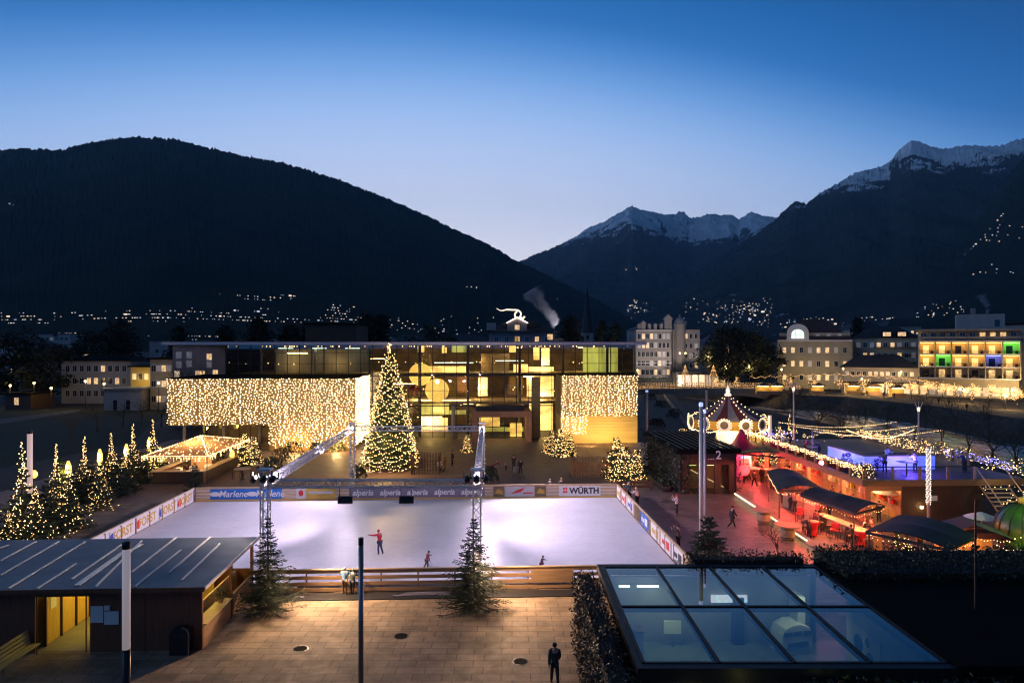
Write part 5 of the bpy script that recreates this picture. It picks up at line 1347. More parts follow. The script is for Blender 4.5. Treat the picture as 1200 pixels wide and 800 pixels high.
gb('eaves', gx0 - .26, gx0 - .07, gy0 - .4, gy1 + .4, gz - .4, gz + .02, M['frame_dark']); gb('eaves', gx0 - .06, gx1 + .1, gy1 + .07, gy1 + .4, gz - .4, gz + .02, M['frame_dark']); gb('eaves', gx0 - .06, gx1 + .1, gy0 - .4, gy0 - .07, gz - .45, gz + .02, M['frame_dark'])
gb('black_roof', gx1 + .12, gx1 + 20, gy0 - .4, gy1 + .45, gz - .5, gz + .1, M['roofdark'])
gb('gutter', gx1 + .3, gx1 + 20, gy1 + .5, gy1 + .65, gz - .1, gz + .06, M['steel'])
M['inner_floor'] = mat('inner_floor', (.17, .19, .20), .4, var=.3, scale=.6)
gb('floor', gx0, gx1 + 3, gy0, gy1, .013, .03, M['inner_floor'])
gb('inner_wall', gx1 + .0, gx1 + .12, gy0, gy1 - 3, .03, gz - .5, M['board_white']); gb('rear_wall', gx0, gx1, gy1 - .1, gy1, .03, gz - .4, M['concrete'])
gb('side_glass', gx0 - .02, gx0 + .02, gy0, gy1 - .12, .03, gz - .41, M['glass']); gb('front_glass', gx0, gx1, gy0 - .02, gy0 + .02, .03, gz - .46, M['glass'])
gb('cabinet', gx1 - 1.35, gx1 - 1.0, gy1 - 1.2, gy1 - .2, .03, 2.5, M['board_white']); gb('cabinet', gx0 + 6.0, gx0 + 6.5, gy1 - .5, gy1 - .15, .03, 2.2, M['frame_dark'])
for (x, y) in ((gx0 + .2, gy0 + .2), (gx0 + 5.1, gy0 + .2), (gx1 - .1, gy0 + .2), (gx0 + .2, gy1 - .3), (gx1 - .3, gy1 - .3)): gb('steel_post', x - .07, x + .07, y - .07, y + .07, .03, gz - .23, M['frame_dark'])
M['tube_cold'] = emi('tube_cold', (.85, .95, .95), 9.0)
for (x, y, l) in ((gx0 + .9, gy1 - .5, .5), (gx0 + 2.0, gy1 - .5, 1.0)): gb('tube_lamp', x - l / 2, x + l / 2, y - .05, y + .05, 2.75, 2.8, M['tube_cold'])
M['screen'] = emivar('screen', (.55, .75, .85), (.75, .45, .5), 1.4, 4)
o = gb('light_box', gx0 + 5.0, gx0 + 6.7, gy1 - .35, gy1 - .28, 1.95, 2.3, M['screen'])
lamp('pavilion_lamp', 'AREA', (gx0 + 2.4, gy1 - 1.6, 2.9), 34, (.98, .95, .42), .8, (gx0 + 2.4, gy1 - 1.4, 0)); lamp('pavilion_lamp', 'AREA', (gx0 + 8.8, gy1 - 1.8, 2.9), 18, (.98, .95, .50), .8, (gx0 + 9.0, gy1 - 1.2, 0)); lamp('pavilion_lamp', 'AREA', (gx0 + 5.2, gy1 - 1.9, 2.9), 18, (.95, .95, .42), .8, (gx0 + 5.2, gy1 - 1.6, 0))
pm = thing('ticket_machine', 'white rounded ticket machine inside the glass pavilion', 'machine', (gx0 + 8.5, gy1 - 1.0, .03), R(12))
pm.scale = (1.7, 1.0, .95)
b = MB(); b.vprism([(-.45, 0), (.45, 0), (.45, .95), (.36, 1.25), (.1, 1.42), (-.1, 1.42), (-.36, 1.25), (-.45, .95)], -.5, .5); b.build('housing', M['white'], pm, bevel=.03)
for k in range(3): MB().bx(-.42 + k * .29, -.16 + k * .29, -.53, -.503, .9, 1.1).build('screen', M['dark'], pm)
MB().bx(-.3, .3, -.55, -.503, .4, .6).build('slot', M['black'], pm)
cs_ = thing('counter', 'grey reception counter standing under the roof panes of the pavilion', 'counter', (gx0 + 1.1, gy1 - 1.1, .03))
MB().bx(-.5, .5, -.35, .35, 0, 1.0).build('body', M['board_white'], cs_); MB().bx(-.55, .55, -.4, .4, 1.0, 1.05).build('top', M['wood_dark'], cs_)
pc = thing('notice_board', 'white notice board on a stand in the glass pavilion', 'board', (gx0 + 3.1, gy1 - .7, -.45), 0)
MB().bx(-.4, .4, -.03, .03, 1.1, 1.7).build('panel', M['ink_white'], pc); MB().tube([(0, 0, 0), (0, 0, 1.1)], .03, 6).build('stem', M['steel'], pc)
po = thing('wall_poster', 'dark poster with round shapes on the white pavilion wall', 'poster', (gx1 - .03, gy1 - 4.6, 1.6), -PI / 2)
MB().bx(-1.2, 1.2, 0, .03, -.8, .8).build('sheet', M['ban_white'], po)
for (x, z, r) in ((-.5, .1, .35), (.4, -.2, .28), (.2, .4, .18)):
    e = MB().lathe([(r, 0), (r, .01)], 16).build('print', M['frame_dark'], po, (x, -.012, z)); e.rotation_euler[0] = PI / 2
# hedges clinging to the pavilion
def hedge(label, x0, x1, y0, y1, z0, z1, n, size, m='ivy', rough=.14, cat='hedge', nb=0):
    t_ = thing('hedge', label, cat, ((x0 + x1) / 2, (y0 + y1) / 2, 0))
    cx, cy = (x0 + x1) / 2, (y0 + y1) / 2
    MB().bx(x0 - cx + .1, x1 - cx - .1, y0 - cy + .1, y1 - cy - .1, z0 + .01, z1 - .1).build('dark_core', M['core'], t_)  # solid dark box filling the space behind the leaves
    b = MB(); leafbox(b, x0 - cx, x1 - cx, y0 - cy, y1 - cy, z0, z1, n, size, rough); b.build('foliage', M[m], t_)
    if nb:
        pts = [(rnd.uniform(x0, x1) - cx, y0 - cy - .05 if x1 - x0 > y1 - y0 else rnd.uniform(y0, y1) - cy, rnd.uniform(z0, z1)) for _ in range(nb)]
        bulbs(pts, .02, 'fairy_lights', M['bulb_far'], t_)
    return t_
hedge('tall brown leafy hedge hiding the side of the glass pavilion next to the walking man', 3.0, 3.8, 21.5, 32.2, .012, 3.35, 9500, .075, 'ivy_red', .12)
hedge('dark ivy draped over the edge of the glass roof facing the market', 8.6, 14.2, 32.9, 33.7, 2.0, 3.75, 2600, .08, 'ivy', .13)
hedge('dark hedge under the black roof edge at the picture bottom', 9.5, 26, 21.2, 22.0, .012, 3.25, 5200, .085, 'ivy', .12)
hedge('black leafy border on the black roof edge towards the wooden stalls', 14.9, 31, 30.4, 34.0, 3.3, 3.95, 6500, .09, 'ivy', .13)
lamp('path_lamp', 'POINT', (2.85, 23.2, .25), 4, (1, .8, .15), .06); MB_ = MB().lathe([(.05, 0), (.05, .3), (.07, .32)], 8).build('bollard_lamp', M['black'], None, (2.78, 23.0, .012)); tag(MB_, 'short black bollard lamp at the foot of the brown hedge', 'lamp')
lamp('porch_lamp', 'POINT', (6.0, 22.0, 2.4), 8, (1, .8, .4), .08); lamp('hedge_fill', 'POINT', (10.5, 20.6, 3.0), 10, (.9, 1, .25), .08); lamp('hedge_fill', 'POINT', (7.6, 21.4, 3.0), 6, (1, .9, .3), .08)  # hedge points have no fixture, added to light the leaves yellow

# ------------------------------------------------------------------ market: terrace building
mc = Vector((27.9, 54.0, 0))
mk = thing('market_house', 'timber market house with glowing stalls below and a lit terrace on top', 'market house', mc, TH)
FL = 23.0; FW = 13.0; ZT = 3.3
def mbx(n, x0, x1, y0, y1, z0, z1, m, p=mk, **k): return MB().bx(x0, x1, y0, y1, z0, z1).build(n, m, p, **k)
M['deck'] = mat('deck_boards', (.20, .14, .11), .55, var=.25, scale=2, stretch=(7, .3, 1))
M['fascia'] = mat('fascia_board', (.26, .15, .075), .55, var=.2, scale=2, stretch=(.4, .4, 5))
mbx('deck', -.3, FW, -.3, FL, ZT, ZT + .12, M['deck']); mbx('fascia', -.42, -.31, -.3, FL, ZT - .35, ZT + .16, M['fascia']); mbx('fascia', -.42, FW, -.42, -.31, ZT - .35, ZT + .16, M['fascia'])
mbx('front_wall', 3.0, FW - 3.4, 0, .15, .02, ZT - .02, M['wood_dark']); mbx('front_wall', 0, .5, 0, .15, .02, ZT - .02, M['wood']); mbx('lintel', .5, 3.0, 0, .15, 2.5, ZT - .02, M['wood'])
M['stall_in'] = mat('stall_inside', (.58, .34, .12), .7, var=.35, scale=1.2)
mbx('rear_wall', 3.2, 3.3, .2, FL, .02, ZT - .02, M['stall_in'])
q = random.Random(4)
for k in range(8):
    y = k * FL / 7.5; mbx('pier', -.05, .25, y + .2, y + .55, .02, ZT - .02, M['wood']); 
    if k < 7:
        mbx('stall_counter', .02, .5, y + .7, y + 2.9, .02, 1.05, M['wood']); mbx('stall_shelf', 2.7, 3.15, y + .7, y + 2.9, 1.2, 1.26, M['wood_pale']); mbx('stall_shelf', 2.7, 3.15, y + .7, y + 2.9, 1.9, 1.96, M['wood_pale'])
        for z in (1.28, 1.98):
            for j in range(5): mbx('goods', 2.8, 3.05, y + .85 + j * .42, y + 1.1 + j * .42, z, z + q.uniform(.2, .5), q.choice((M['ink_red'], M['wood_pale'], M['ink_gold'], M['ban_white'], M['wood_orange'])))
        mbx('ceiling_lamp', 1.0, 1.6, y + 1.2, y + 2.2, ZT - .12, ZT - .06, emi('stall_lamp%d' % k, (1, .62, .20), 9.0) if k == 0 else bpy.data.materials['stall_lamp0'])
lamp('stall_glow', 'POINT', mk.matrix_basis @ Vector((1.2, 2.2, 2.6)), 260, (1, .55, .18), .2); lamp('stall_glow', 'POINT', mk.matrix_basis @ Vector((1.2, 9, 2.6)), 280, (1, .58, .2), .2); lamp('stall_glow', 'POINT', mk.matrix_basis @ Vector((1.2, 16, 2.6)), 280, (1, .5, .16), .2)
mbx('sign_plate', 5.2, 5.9, -.03, -.003, 1.7, 2.1, M['ban_white'])
lamp('wall_lamp', 'POINT', mk.matrix_basis @ Vector((4.6, -.5, 1.2)), 14, (1, .66, .25), .06); mbx('wall_lamp', 4.5, 4.7, -.12, -.003, 1.1, 1.3, M['bulb'])
# balustrade
def balus(x0, y0, x1, y1, name='balustrade'):
    L = math.hypot(x1 - x0, y1 - y0); n = max(2, int(L / 1.9)); rr = MB(); rr.tube([(x0, y0, ZT + 1.15), (x1, y1, ZT + 1.15)], .045, 6); o = rr.build(name, M['dark'], mk)
    for i in range(n + 1):
        x, y = x0 + (x1 - x0) * i / n, y0 + (y1 - y0) * i / n; MB().box((x, y, ZT + .62), (.16, .16, 1.05)).build('post', M['wood'], o)
    g_ = MB(); g_.quad((x0, y0 + .02, ZT + .16), (x1, y1 + .02, ZT + .16), (x1, y1 + .02, ZT + 1.1), (x0, y0 + .02, ZT + 1.1)); g_.build('pane', M['glass'], o)
    return o
balus(-.25, -.25, -.25, FL - .1); balus(-.15, -.25, 8.8, -.25); balus(FW - .1, 6, FW - .1, FL - .1)
pts = []
q = random.Random(6)
for i in range(150):
    y = -.2 + (FL) * i / 150
    for d in range(q.randint(1, 3)): pts.append((-.38 + q.gauss(0, .04), y, ZT + 1.2 - d * .16 - .22 * abs(math.sin(y * 1.7))))
bulbs(pts, .034, 'string_lights', M['bulb'], mk)
pts = []
for i in range(230):
    y = q.uniform(8, FL); pts.append((FW - .2 + q.gauss(0, .15), y, ZT + q.uniform(.3, 1.25)))
for i in range(110):
    x = q.uniform(1, FW); pts.append((x, FL - .1 + q.gauss(0, .1), ZT + .7 + .35 * math.sin(x * 1.6) + q.gauss(0, .1)))
for i in range(90):
    x = 6.2 + 7 * i / 90; pts.append((x, 14, ZT + 2.3 - .9 * math.sin(PI * i / 90)))
bulbs(pts, .034, 'string_lights', M['bulb'], mk)
pts = []
for i in range(130): pts.append((FW - .1 + q.gauss(0, .08), q.uniform(1, 9), ZT + q.uniform(.5, 1.2)))
for i in range(90): pts.append((q.uniform(0, 3.5), q.uniform(18, FL), ZT + q.uniform(.5, 1.3)))
bulbs(pts, .034, 'string_lights', M['bulb_blue'], mk)
# deck bar lit blue
ba = thing('terrace_bar', 'long white bar lit blue from within on the market terrace', 'bar', mk.matrix_basis @ Vector((2.4, 4.2, ZT + .12)), TH)
M['blue_panel'] = emivar('blue_panel', (.02, .05, 1.0), (.10, .20, 1.0), 1.0, .8, True)
MB().bx(0, 6.2, 0, .12, 0, 1.15).build('front_panel', M['blue_panel'], ba); MB().bx(0, .12, .13, 6.2, 0, 1.15).build('side_panel', M['blue_panel'], ba)
MB().bx(-.15, 6.35, -.15, .55, 1.15, 1.22).build('top', M['wood'], ba); MB().bx(-.15, .55, .56, 6.3, 1.15, 1.22).build('top', M['wood'], ba)
MB().bx(1.5, 5.5, 2.6, 3.2, 0, 1.0).build('back_counter', M['wood'], ba)
lamp('bar_glow', 'POINT', ba.matrix_basis @ Vector((3, -1.6, 1.2)), 700, (.10, .06, 1), .4); lamp('bar_glow', 'POINT', ba.matrix_basis @ Vector((-1.4, 3, 1.4)), 500, (.10, .08, 1), .4)
TT = [(.9, 10.5, 'round table at the outer terrace rail, behind the garland'), (.9, 16, 'round table at the far end of the terrace rail'), (10.5, 3.0, 'round table on the terrace near the head of the stairs'), (10.8, 7.5, 'round table on the river side of the blue bar')]
for x, y, lab in TT:
    high_table(lab, mk.matrix_basis @ Vector((x, y, ZT + .125)), .5, group='round tables on the terrace')
for x, y, lab, c, fa in ((1.5, 10.2, 'guest in a dark coat at the outer terrace rail', (.03, .03, .04), 60), (.7, 11.3, 'guest in a red coat at the outer terrace rail', (.3, .04, .05), 180), (1.5, 16.3, 'guest in black at the far end of the terrace', (.02, .02, .02), 90), (3.2, 2.6, 'guest in grey ordering at the blue bar', (.12, .12, .14), 0), (6.0, 2.9, 'guest in a pale jacket ordering at the blue bar', (.5, .45, .45), 10), (10.0, 2.6, 'guest in dark blue near the head of the stairs', (.03, .04, .1), 40), (5.2, 5.6, 'barman in white behind the blue bar', (.6, .6, .6), 180)):
    person(lab, mk.matrix_basis @ Vector((x, y, ZT + .125)), fa, c, (.03, .02, .025), pose='rail', h=rnd.uniform(1.65, 1.82))
gp_ = []
for k, y in enumerate((9.0, 12.5, 16.0)):
    for x in (.2, 12.6): MB().tube([(x, y, ZT + .12), (x, y, ZT + 2.9)], .04, 6).build('mast', M['wood'], mk)
    gp_ += [(.2 + 12.4 * i / 70, y + rnd.gauss(0, .03), ZT + 2.85 - .55 * math.sin(PI * i / 70)) for i in range(71)]
bulbs(gp_, .03, 'string_lights', M['bulb'], mk)
o = thing('standing_table', 'grey standing table before the blue bar on the terrace', 'table', mk.matrix_basis @ Vector((4.3, 1.4, ZT + .12)))
MB().lathe([(.3, 0), (.3, .03), (.05, .05), (.05, 1.1)], 12).build('stem', M['dark'], o); MB().box((0, 0, 1.13), (1.3, .8, .06)).build('table_top', M['white'], o)
bush('shrub', 'round shrub full of warm lights on the corner of the terrace fascia', mk.matrix_basis @ Vector((.0, .1, ZT + .1)), 1.05, 1.3, 420, .12, 'leaf', 90, br=.036)
bush('shrub', 'dark round shrub at the corner of the blue lit bar', mk.matrix_basis @ Vector((1.6, 5.6, ZT + .12)), .6, 1.2, 220, .1); bush('shrub', 'second dark round shrub right before the blue bar front', mk.matrix_basis @ Vector((3.2, 3.6, ZT + .12)), .5, 1.0, 200, .1)
lc = thing('light_column', 'column wound with white lights before the terrace wall', 'light column', A(1088, 605, 52.5) * 1)
lc.location = ((1088 - 600) * 52.0 / F, 52.0, .016)
MB().lathe([(.11, 0), (.11, 6.3)], 14).build('shaft', M['lightcol'], lc, smooth=True)
bulbs([(.16 * math.cos(i * 1.7), .16 * math.sin(i * 1.7), 1.9 + i * .033) for i in range(130)], .03, 'fairy_lights', M['bulb_white'], lc)
# stairs
st_ = thing('terrace_stairs', 'open timber stairs climbing to the terrace beside the green ball', 'stairs', mk.matrix_basis @ Vector((9.3, -3.4, 0)), TH)
for k in range(12): MB().bx(0, 2.2, k * .30, k * .30 + .32, .26 + k * .27, .31 + k * .27).build('tread', M['wood_pale'], st_)
for x in (-.06, 2.26):
    b = MB(); b.tube([(x, -.1, .1), (x, 3.6, 3.25)], .08, 4); b.build('stringer', M['wood'], st_)
    b = MB(); b.tube([(x, -.1, 1.1), (x, 3.6, 4.3)], .05, 6); b.build('handrail', M['wood_pale'], st_)
lamp('stair_lamp', 'POINT', st_.matrix_basis @ Vector((1.1, 1.4, 3.6)), 40, (1, .78, .35), .1)

# ------------------------------------------------------------------ awnings before the stalls
def awning(label, pix, z, drop=.35, group='dark awnings of the market', post=True):
    P_ = [G(px, py, z) for px, py in pix]
    c = sum(P_, Vector()) / 4; t_ = thing('awning', label, 'awning', (c.x, c.y, .016), 0, group)
    L_ = [p - c for p in P_]
    mid0, mid1 = (L_[0] + L_[1]) / 2, (L_[3] + L_[2]) / 2
    b = MB(); n = 6; top = []; bot = []
    for i in range(n + 1):
        for j in range(n + 1):
            s, t = i / n, j / n; p = (L_[0] * (1 - s) + L_[1] * s) * (1 - t) + (L_[3] * (1 - s) + L_[2] * s) * t
            sag = .10 * math.sin(PI * s) * math.sin(PI * t * 2) ** 2
            top.append((p.x, p.y, z + drop * math.sin(PI * s) - sag))
    N = len(top); vs = top + [(x, y, zz_ - .05) for x, y, zz_ in top]; fs = []
    for i in range(n):
        for j in range(n):
            a = i * (n + 1) + j; fs.append((a, a + n + 1, a + n + 2, a + 1)); fs.append((N + a, N + a + 1, N + a + n + 2, N + a + n + 1))
    b.add(vs, fs); b.build('cloth', M['awning'], t_)
    b = MB()
    for i in range(4):
        p, q_ = L_[i], L_[(i + 1) % 4]; b.quad((p.x, p.y, z), (q_.x, q_.y, z), (q_.x, q_.y, z - .18), (p.x, p.y, z - .18))
    b.build('valance', M['awning'], t_)
    for p in L_: MB().tube([(p.x * .93, p.y * .93, 0), (p.x * .93, p.y * .93, z)], .05, 6).build('post', M['wood_dark'], t_)
    return t_, P_, c
RED = (1, .10, .06); ORG = (1, .42, .14)
aw = []
for lab, pix, z, col, pw_ in (
    ('dark awning lit red underneath, behind the three barrel tables', ((912, 574), (965, 573), (936, 554), (899, 552)), 2.7, RED, 640),
    ('dark awning over the long bar counter, second along the market front', ((1002, 601), (1037, 592), (967, 573), (938, 579)), 2.7, (1, .22, .09), 640),
    ('wide dark awning nearest to the black roof, over the orange stalls', ((1014, 622), (1112, 643), (1145, 628), (1054, 603)), 2.7, (1, .30, .12), 560),
    ('long dark roof sheet behind the pink kiosk, farthest of the awnings', ((868, 531), (952, 538), (962, 527), (873, 522)), 2.9, RED, 700)):
    t_, P_, c = awning(lab, pix, z); aw.append((t_, P_, c))
    for s in (-.27, .27):
        p = c + (P_[0] + P_[3] - P_[1] - P_[2]) * s * .5 if 'wide' in lab or 'long dark roof' in lab else c + (P_[0] + P_[1] - P_[2] - P_[3]) * s * .5
        lamp('awning_lamp', 'POINT', (p.x, p.y, 2.3), pw_, col, .15)
# things under the awnings
def counter(label, loc, rz, L, m='wood', h=1.1):
    t_ = thing('counter', label, 'counter', loc, rz)
    MB().bx(-L / 2, L / 2, -.3, .3, 0, h - .07).build('front', M[m], t_); MB().bx(-L / 2 - .1, L / 2 + .1, -.4, .4, h - .07, h).build('top', M['wood_pale'], t_)
    return t_
a1 = math.atan2((aw[1][1][0] - aw[1][1][3]).y, (aw[1][1][0] - aw[1][1][3]).x)
c1 = aw[1][2]
t_ = thing('long_table', 'long pale wooden bar table under the second awning', 'table', (c1.x + .3, c1.y - .6, .016), a1)
MB().bx(-3.2, 3.2, -.4, .4, 1.02, 1.1).build('table_top', M['wood_pale'], t_)
for x in (-2.9, 0, 2.9): MB().bx(x - .08, x + .08, -.3, .3, 0, 1.02).build('leg', M['wood'], t_)
for k in range(7):
    stool(('dark stool at the long bar table, ' + ('first from the red chair', 'second from the red chair', 'third from the red chair', 'in its middle', 'third from the wide awning', 'second from the wide awning', 'nearest to the wide awning')[k]), t_.matrix_basis @ Vector((-2.9 + k * .95, -.8, 0)), 'stools along the long bar table')
t2 = counter('glowing serving counter under the red lit awning', (aw[0][2].x + .9, aw[0][2].y, .016), a1, 4.5)
t3 = counter('orange lit display counter under the wide awning', (aw[2][2].x - .2, aw[2][2].y + .7, .016), R(-14), 5.0, 'wood_orange')
t4 = counter('wooden counter under the long roof sheet by the pink kiosk', (aw[3][2].x, aw[3][2].y, .016), R(-3), 6.5)
def lounge(label, loc, rz):
    t_ = thing('arm_chair', label, 'chair', loc, rz, 'red bar chairs')
    MB().bx(-.28, .28, -.28, .28, .66, .76).build('seat', M['ink_red'], t_, bevel=.02); MB().bx(-.28, .28, .22, .29, .77, 1.15).build('backrest', M['ink_red'], t_, bevel=.02)
    for x in (-.24, .24):
        for y in (-.24, .24): MB().tube([(x, y, 0), (x, y, .66)], .022, 5).build('leg', M['dark'], t_)
lounge('red bar chair at the near side of the long bar table', G(978, 632), R(-40)); lounge('red bar chair beside the barrel table in the middle', G(937, 612), R(-40))
q = random.Random(12)
PEOPLE = [(958, 612, 'person with a white hat and red jacket leaning at the long bar table', (.5, .06, .06), (.7, .65, .6), 'rail', -60), (972, 607, 'person in brown sitting out the cold at the second awning', (.25, .12, .06), None, 'rail', 120), (985, 600, 'person in a dark coat behind the long bar table', (.06, .04, .04), None, 'stand', 160),
          (926, 598, 'guest in black under the red lit awning edge', (.03, .02, .03), None, 'rail', -50), (916, 590, 'guest in dark red beside the guest in black', (.20, .03, .03), (.1, .05, .05), 'stand', -80), (940, 586, 'pale faced seller behind the glowing counter', (.45, .2, .12), None, 'rail', 100),
          (893, 566, 'dark figure standing in the red lane towards the pink kiosk', (.02, .015, .02), None, 'stand', 10), (876, 562, 'figure in a rose coloured coat before the pink kiosk', (.42, .14, .14), None, 'walk', 20), (900, 557, 'dark figure in the lane beside the long roof sheet', (.02, .015, .015), (.1, .03, .03), 'stand', -30), (926, 556, 'guest in black at the counter under the long roof sheet', (.03, .02, .02), None, 'rail', -10),
          (936, 553, 'second guest at the counter under the long roof sheet', (.12, .03, .03), None, 'rail', -10), (1022, 634, 'seller under the wide awning beside the stools', (.25, .1, .05), None, 'stand', 90), (1078, 648, 'figure among the orange lights under the wide awning', (.1, .05, .03), None, 'stand', 180)]
for px, py, lab, c, hat, po_, fa in PEOPLE: person(lab, G(px, py) + Vector((0, 0, .016)), fa, c, (.03, .02, .025), hat, pose=po_, h=q.uniform(1.62, 1.8))
# barrel tables with the lit kerb
kb = thing('lit_kerb', 'low stone kerb with a glowing strip between the red lane and the paving', 'kerb', G(861, 582))
A0, A1 = G(861, 582), G(978, 660); d = (A1 - A0); L = d.length; rz = math.atan2(d.y, d.x)
kb.rotation_euler[2] = rz
MB().bx(0, L, 0, .35, .017, .42).build('stone', M['concrete'], kb, bevel=.01); M['led_strip'] = emi('led_strip', (1, .66, .22), 7.0); MB().bx(0, L, -.05, -.003, .30, .36).build('light_strip', M['led_strip'], kb)
for px, py, lab in ((895, 613, 'round topped barrel table farthest along the lit kerb'), (923, 632, 'round topped barrel table in the middle of the lit kerb'), (962, 657, 'round topped barrel table close to the ivy edge of the glass roof')):
    t_ = thing('barrel_table', lab, 'table', G(px, py) + Vector((0, 0, .016)), 0, 'barrel tables on the lit kerb')
    MB().lathe([(.42, .0), (.50, .3), (.52, .5), (.50, .75), (.42, 1.0)], 18).build('barrel', M['wood'], t_, smooth=True)
    for z, r in ((.2, .485), (.8, .49)): MB().lathe([(r, z - .03), (r + .015, z), (r, z + .03)], 18, cap=False).build('hoop', M['dark'], t_)
    MB().lathe([(.92, 1.02), (.95, 1.06), (.92, 1.1)], 28).build('table_top', M['wood'], t_)
bare_tree('bare_tree', 'small bare sapling on the paving before the barrel tables', G(912, 657), 3.2, 41)
# string lights, heaters and high tables that crowd the lane
for k, (t_, P_, c) in enumerate(aw):
    pts = []
    for i in range(4):
        a, e = P_[i] - Vector((c.x, c.y, 0)), P_[(i + 1) % 4] - Vector((c.x, c.y, 0)); n_ = int((e - a).length / .32)
        for j in range(n_):
            s_ = j / n_; p = a + (e - a) * s_; pts.append((p.x * .97, p.y * .97, 2.42 - .12 * abs(math.sin(s_ * PI * 3))))
    bulbs(pts, .024, 'string_lights', M['bulb'], t_)
HT = [(952, 628, 'high table with a red cloth between the long bar table and the barrel tables'), (935, 596, 'high table with a red cloth under the red lit awning'), (908, 572, 'high table with a red cloth in the lane before the kiosk'), (918, 560, 'high table with a red cloth by the long roof sheet'), (1008, 640, 'high table with a red cloth beside the wide awning post'), (884, 560, 'high table with a red cloth next to the ball lamp')]
for px, py, lab in HT:
    t_ = high_table(lab, G(px, py) + Vector((0, 0, .016)), .45, group='high tables with red cloths'); MB().lathe([(.46, 1.12), (.47, 1.0), (.30, .5), (.34, .1)], 14, cap=False).build('cloth', M['ink_red'], t_)
    for k in range(2): stool('dark stool at the ' + lab.replace('with a red cloth ', 'with red cloth ').replace('between the long bar table and the barrel tables', 'among the barrel tables'), G(px, py) + Vector((.75 * math.cos(1 + k * 2.4), .75 * math.sin(1 + k * 2.4), .016)), 'stools at the ' + lab)
MORE = [(948, 633, 'guest in a black parka at the high table by the barrels', (.02, .02, .025), (.3, .28, .26), 'rail', 40), (955, 622, 'guest in a wine red coat at the high table by the barrels', (.22, .03, .04), None, 'rail', 200), (931, 601, 'guest in grey at the high table under the red lit awning', (.12, .11, .12), (.05, .05, .06), 'rail', 30), (911, 568, 'guest in a dark blue coat at the high table before the kiosk', (.03, .04, .08), None, 'rail', 180), (905, 575, 'guest in black at the high table before the kiosk', (.02, .02, .02), (.25, .05, .05), 'rail', 20),
        (921, 556, 'guest in a beige coat by the long roof sheet', (.35, .25, .16), None, 'rail', 190), (888, 556, 'guest in black by the ball lamp', (.015, .015, .015), None, 'rail', 90), (884, 570, 'couple member in dark grey strolling in the red lane', (.07, .06, .06), None, 'walk', 5), (1012, 636, 'guest in a red hat beside the wide awning post', (.05, .04, .04), (.5, .05, .06), 'rail', 250), (1000, 645, 'guest in dark brown beside the wide awning post', (.10, .06, .04), None, 'rail', 60),
        (948, 575, 'seller with white apron in the first glowing stall', (.5, .42, .35), None, 'stand', 100), (975, 590, 'seller in brown in the second glowing stall', (.2, .1, .05), None, 'stand', 100), (1000, 604, 'seller in black in the stall next to the house corner', (.03, .02, .02), (.3, .05, .05), 'stand', 100), (1030, 612, 'guest in a dark coat at the lit opening of the house corner', (.04, .03, .03), None, 'stand', 10)]
for px, py, lab, c, hat, po_, fa in MORE: person(lab, G(px, py) + Vector((0, 0, .016)), fa, c, (.03, .02, .025), hat, pose=po_, h=q.uniform(1.6, 1.82))
for px, py, lab in ((990, 622, 'glowing patio heater behind the red bar chair'), (925, 583, 'glowing patio heater between the two lane awnings'), (1100, 650, 'glowing patio heater at the end of the wide awning')):
    t_ = thing('patio_heater', lab, 'heater', G(px, py) + Vector((0, 0, .016)), 0, 'patio heaters of the market')
    MB().lathe([(.25, 0), (.25, .7), (.05, .75), (.05, 1.9)], 12).build('stem', M['steel'], t_); MB().lathe([(.10, 1.9), (.12, 2.1)], 10).build('burner', emi('burner_glow', (1, .25, .05), 5.0) if 'burner_glow' not in bpy.data.materials else bpy.data.materials['burner_glow'], t_); MB().lathe([(.42, 2.12), (.1, 2.25)], 14).build('hood', M['alu'], t_)
# small timber stand between the wide awning and the ball
ls_ = thing('log_stand', 'low timber stand with an orange lit counter beyond the wide awning', 'stand', G(1135, 668) + Vector((0, 0, .016)), R(-16))
MB().bx(-1.6, 1.6, .9, 1.0, 0, 2.3).build('rear_wall', M['stall_in'], ls_); MB().bx(-1.6, 1.6, -.8, -.65, 0, 1.0).build('counter', M['wood'], ls_); MB().bx(-1.75, 1.75, -1.0, -.3, 1.0, 1.06).build('counter_top', M['wood_orange'], ls_)
for x in (-1.5, 1.5): MB().bx(x - .06, x + .06, -.8, -.68, 1.07, 2.3).build('post', M['wood_dark'], ls_)
MB().vprism([(-2.0, 2.3), (2.0, 2.3), (2.0, 2.38), (0, 3.1), (-2.0, 2.38)], -1.2, 1.2).build('roof', M['wood_dark'], ls_)
bulbs([(-1.7 + i * .17, -1.02, 2.2 + .06 * math.sin(i * 1.3)) for i in range(21)], .026, 'string_lights', M['bulb'], ls_); lamp('stand_lamp', 'POINT', ls_.matrix_basis @ Vector((0, 0, 2.0)), 60, (1, .5, .18), .1)
for k, (x, y) in enumerate(((-.9, -.65), (0, -.6), (.8, -.7))):
    t_ = thing('bottle_crate', ('brown crate on the orange lit counter beside its post', 'brown crate in the middle of the orange lit counter', 'brown crate on the counter end facing the green ball')[k], 'crate', ls_.matrix_basis @ Vector((x, y, 1.07)), R(10 * k), 'crates on the timber stand')
    for (a0, a1, b0, b1) in ((-.2, .2, -.15, -.13), (-.2, .2, .13, .15), (-.2, -.18, -.13, .13), (.18, .2, -.13, .13)): MB().bx(a0, a1, b0, b1, .02, .26).build('side_board', M['wood'], t_)
    MB().bx(-.2, .2, -.15, .15, 0, .02).build('base_board', M['wood'], t_)
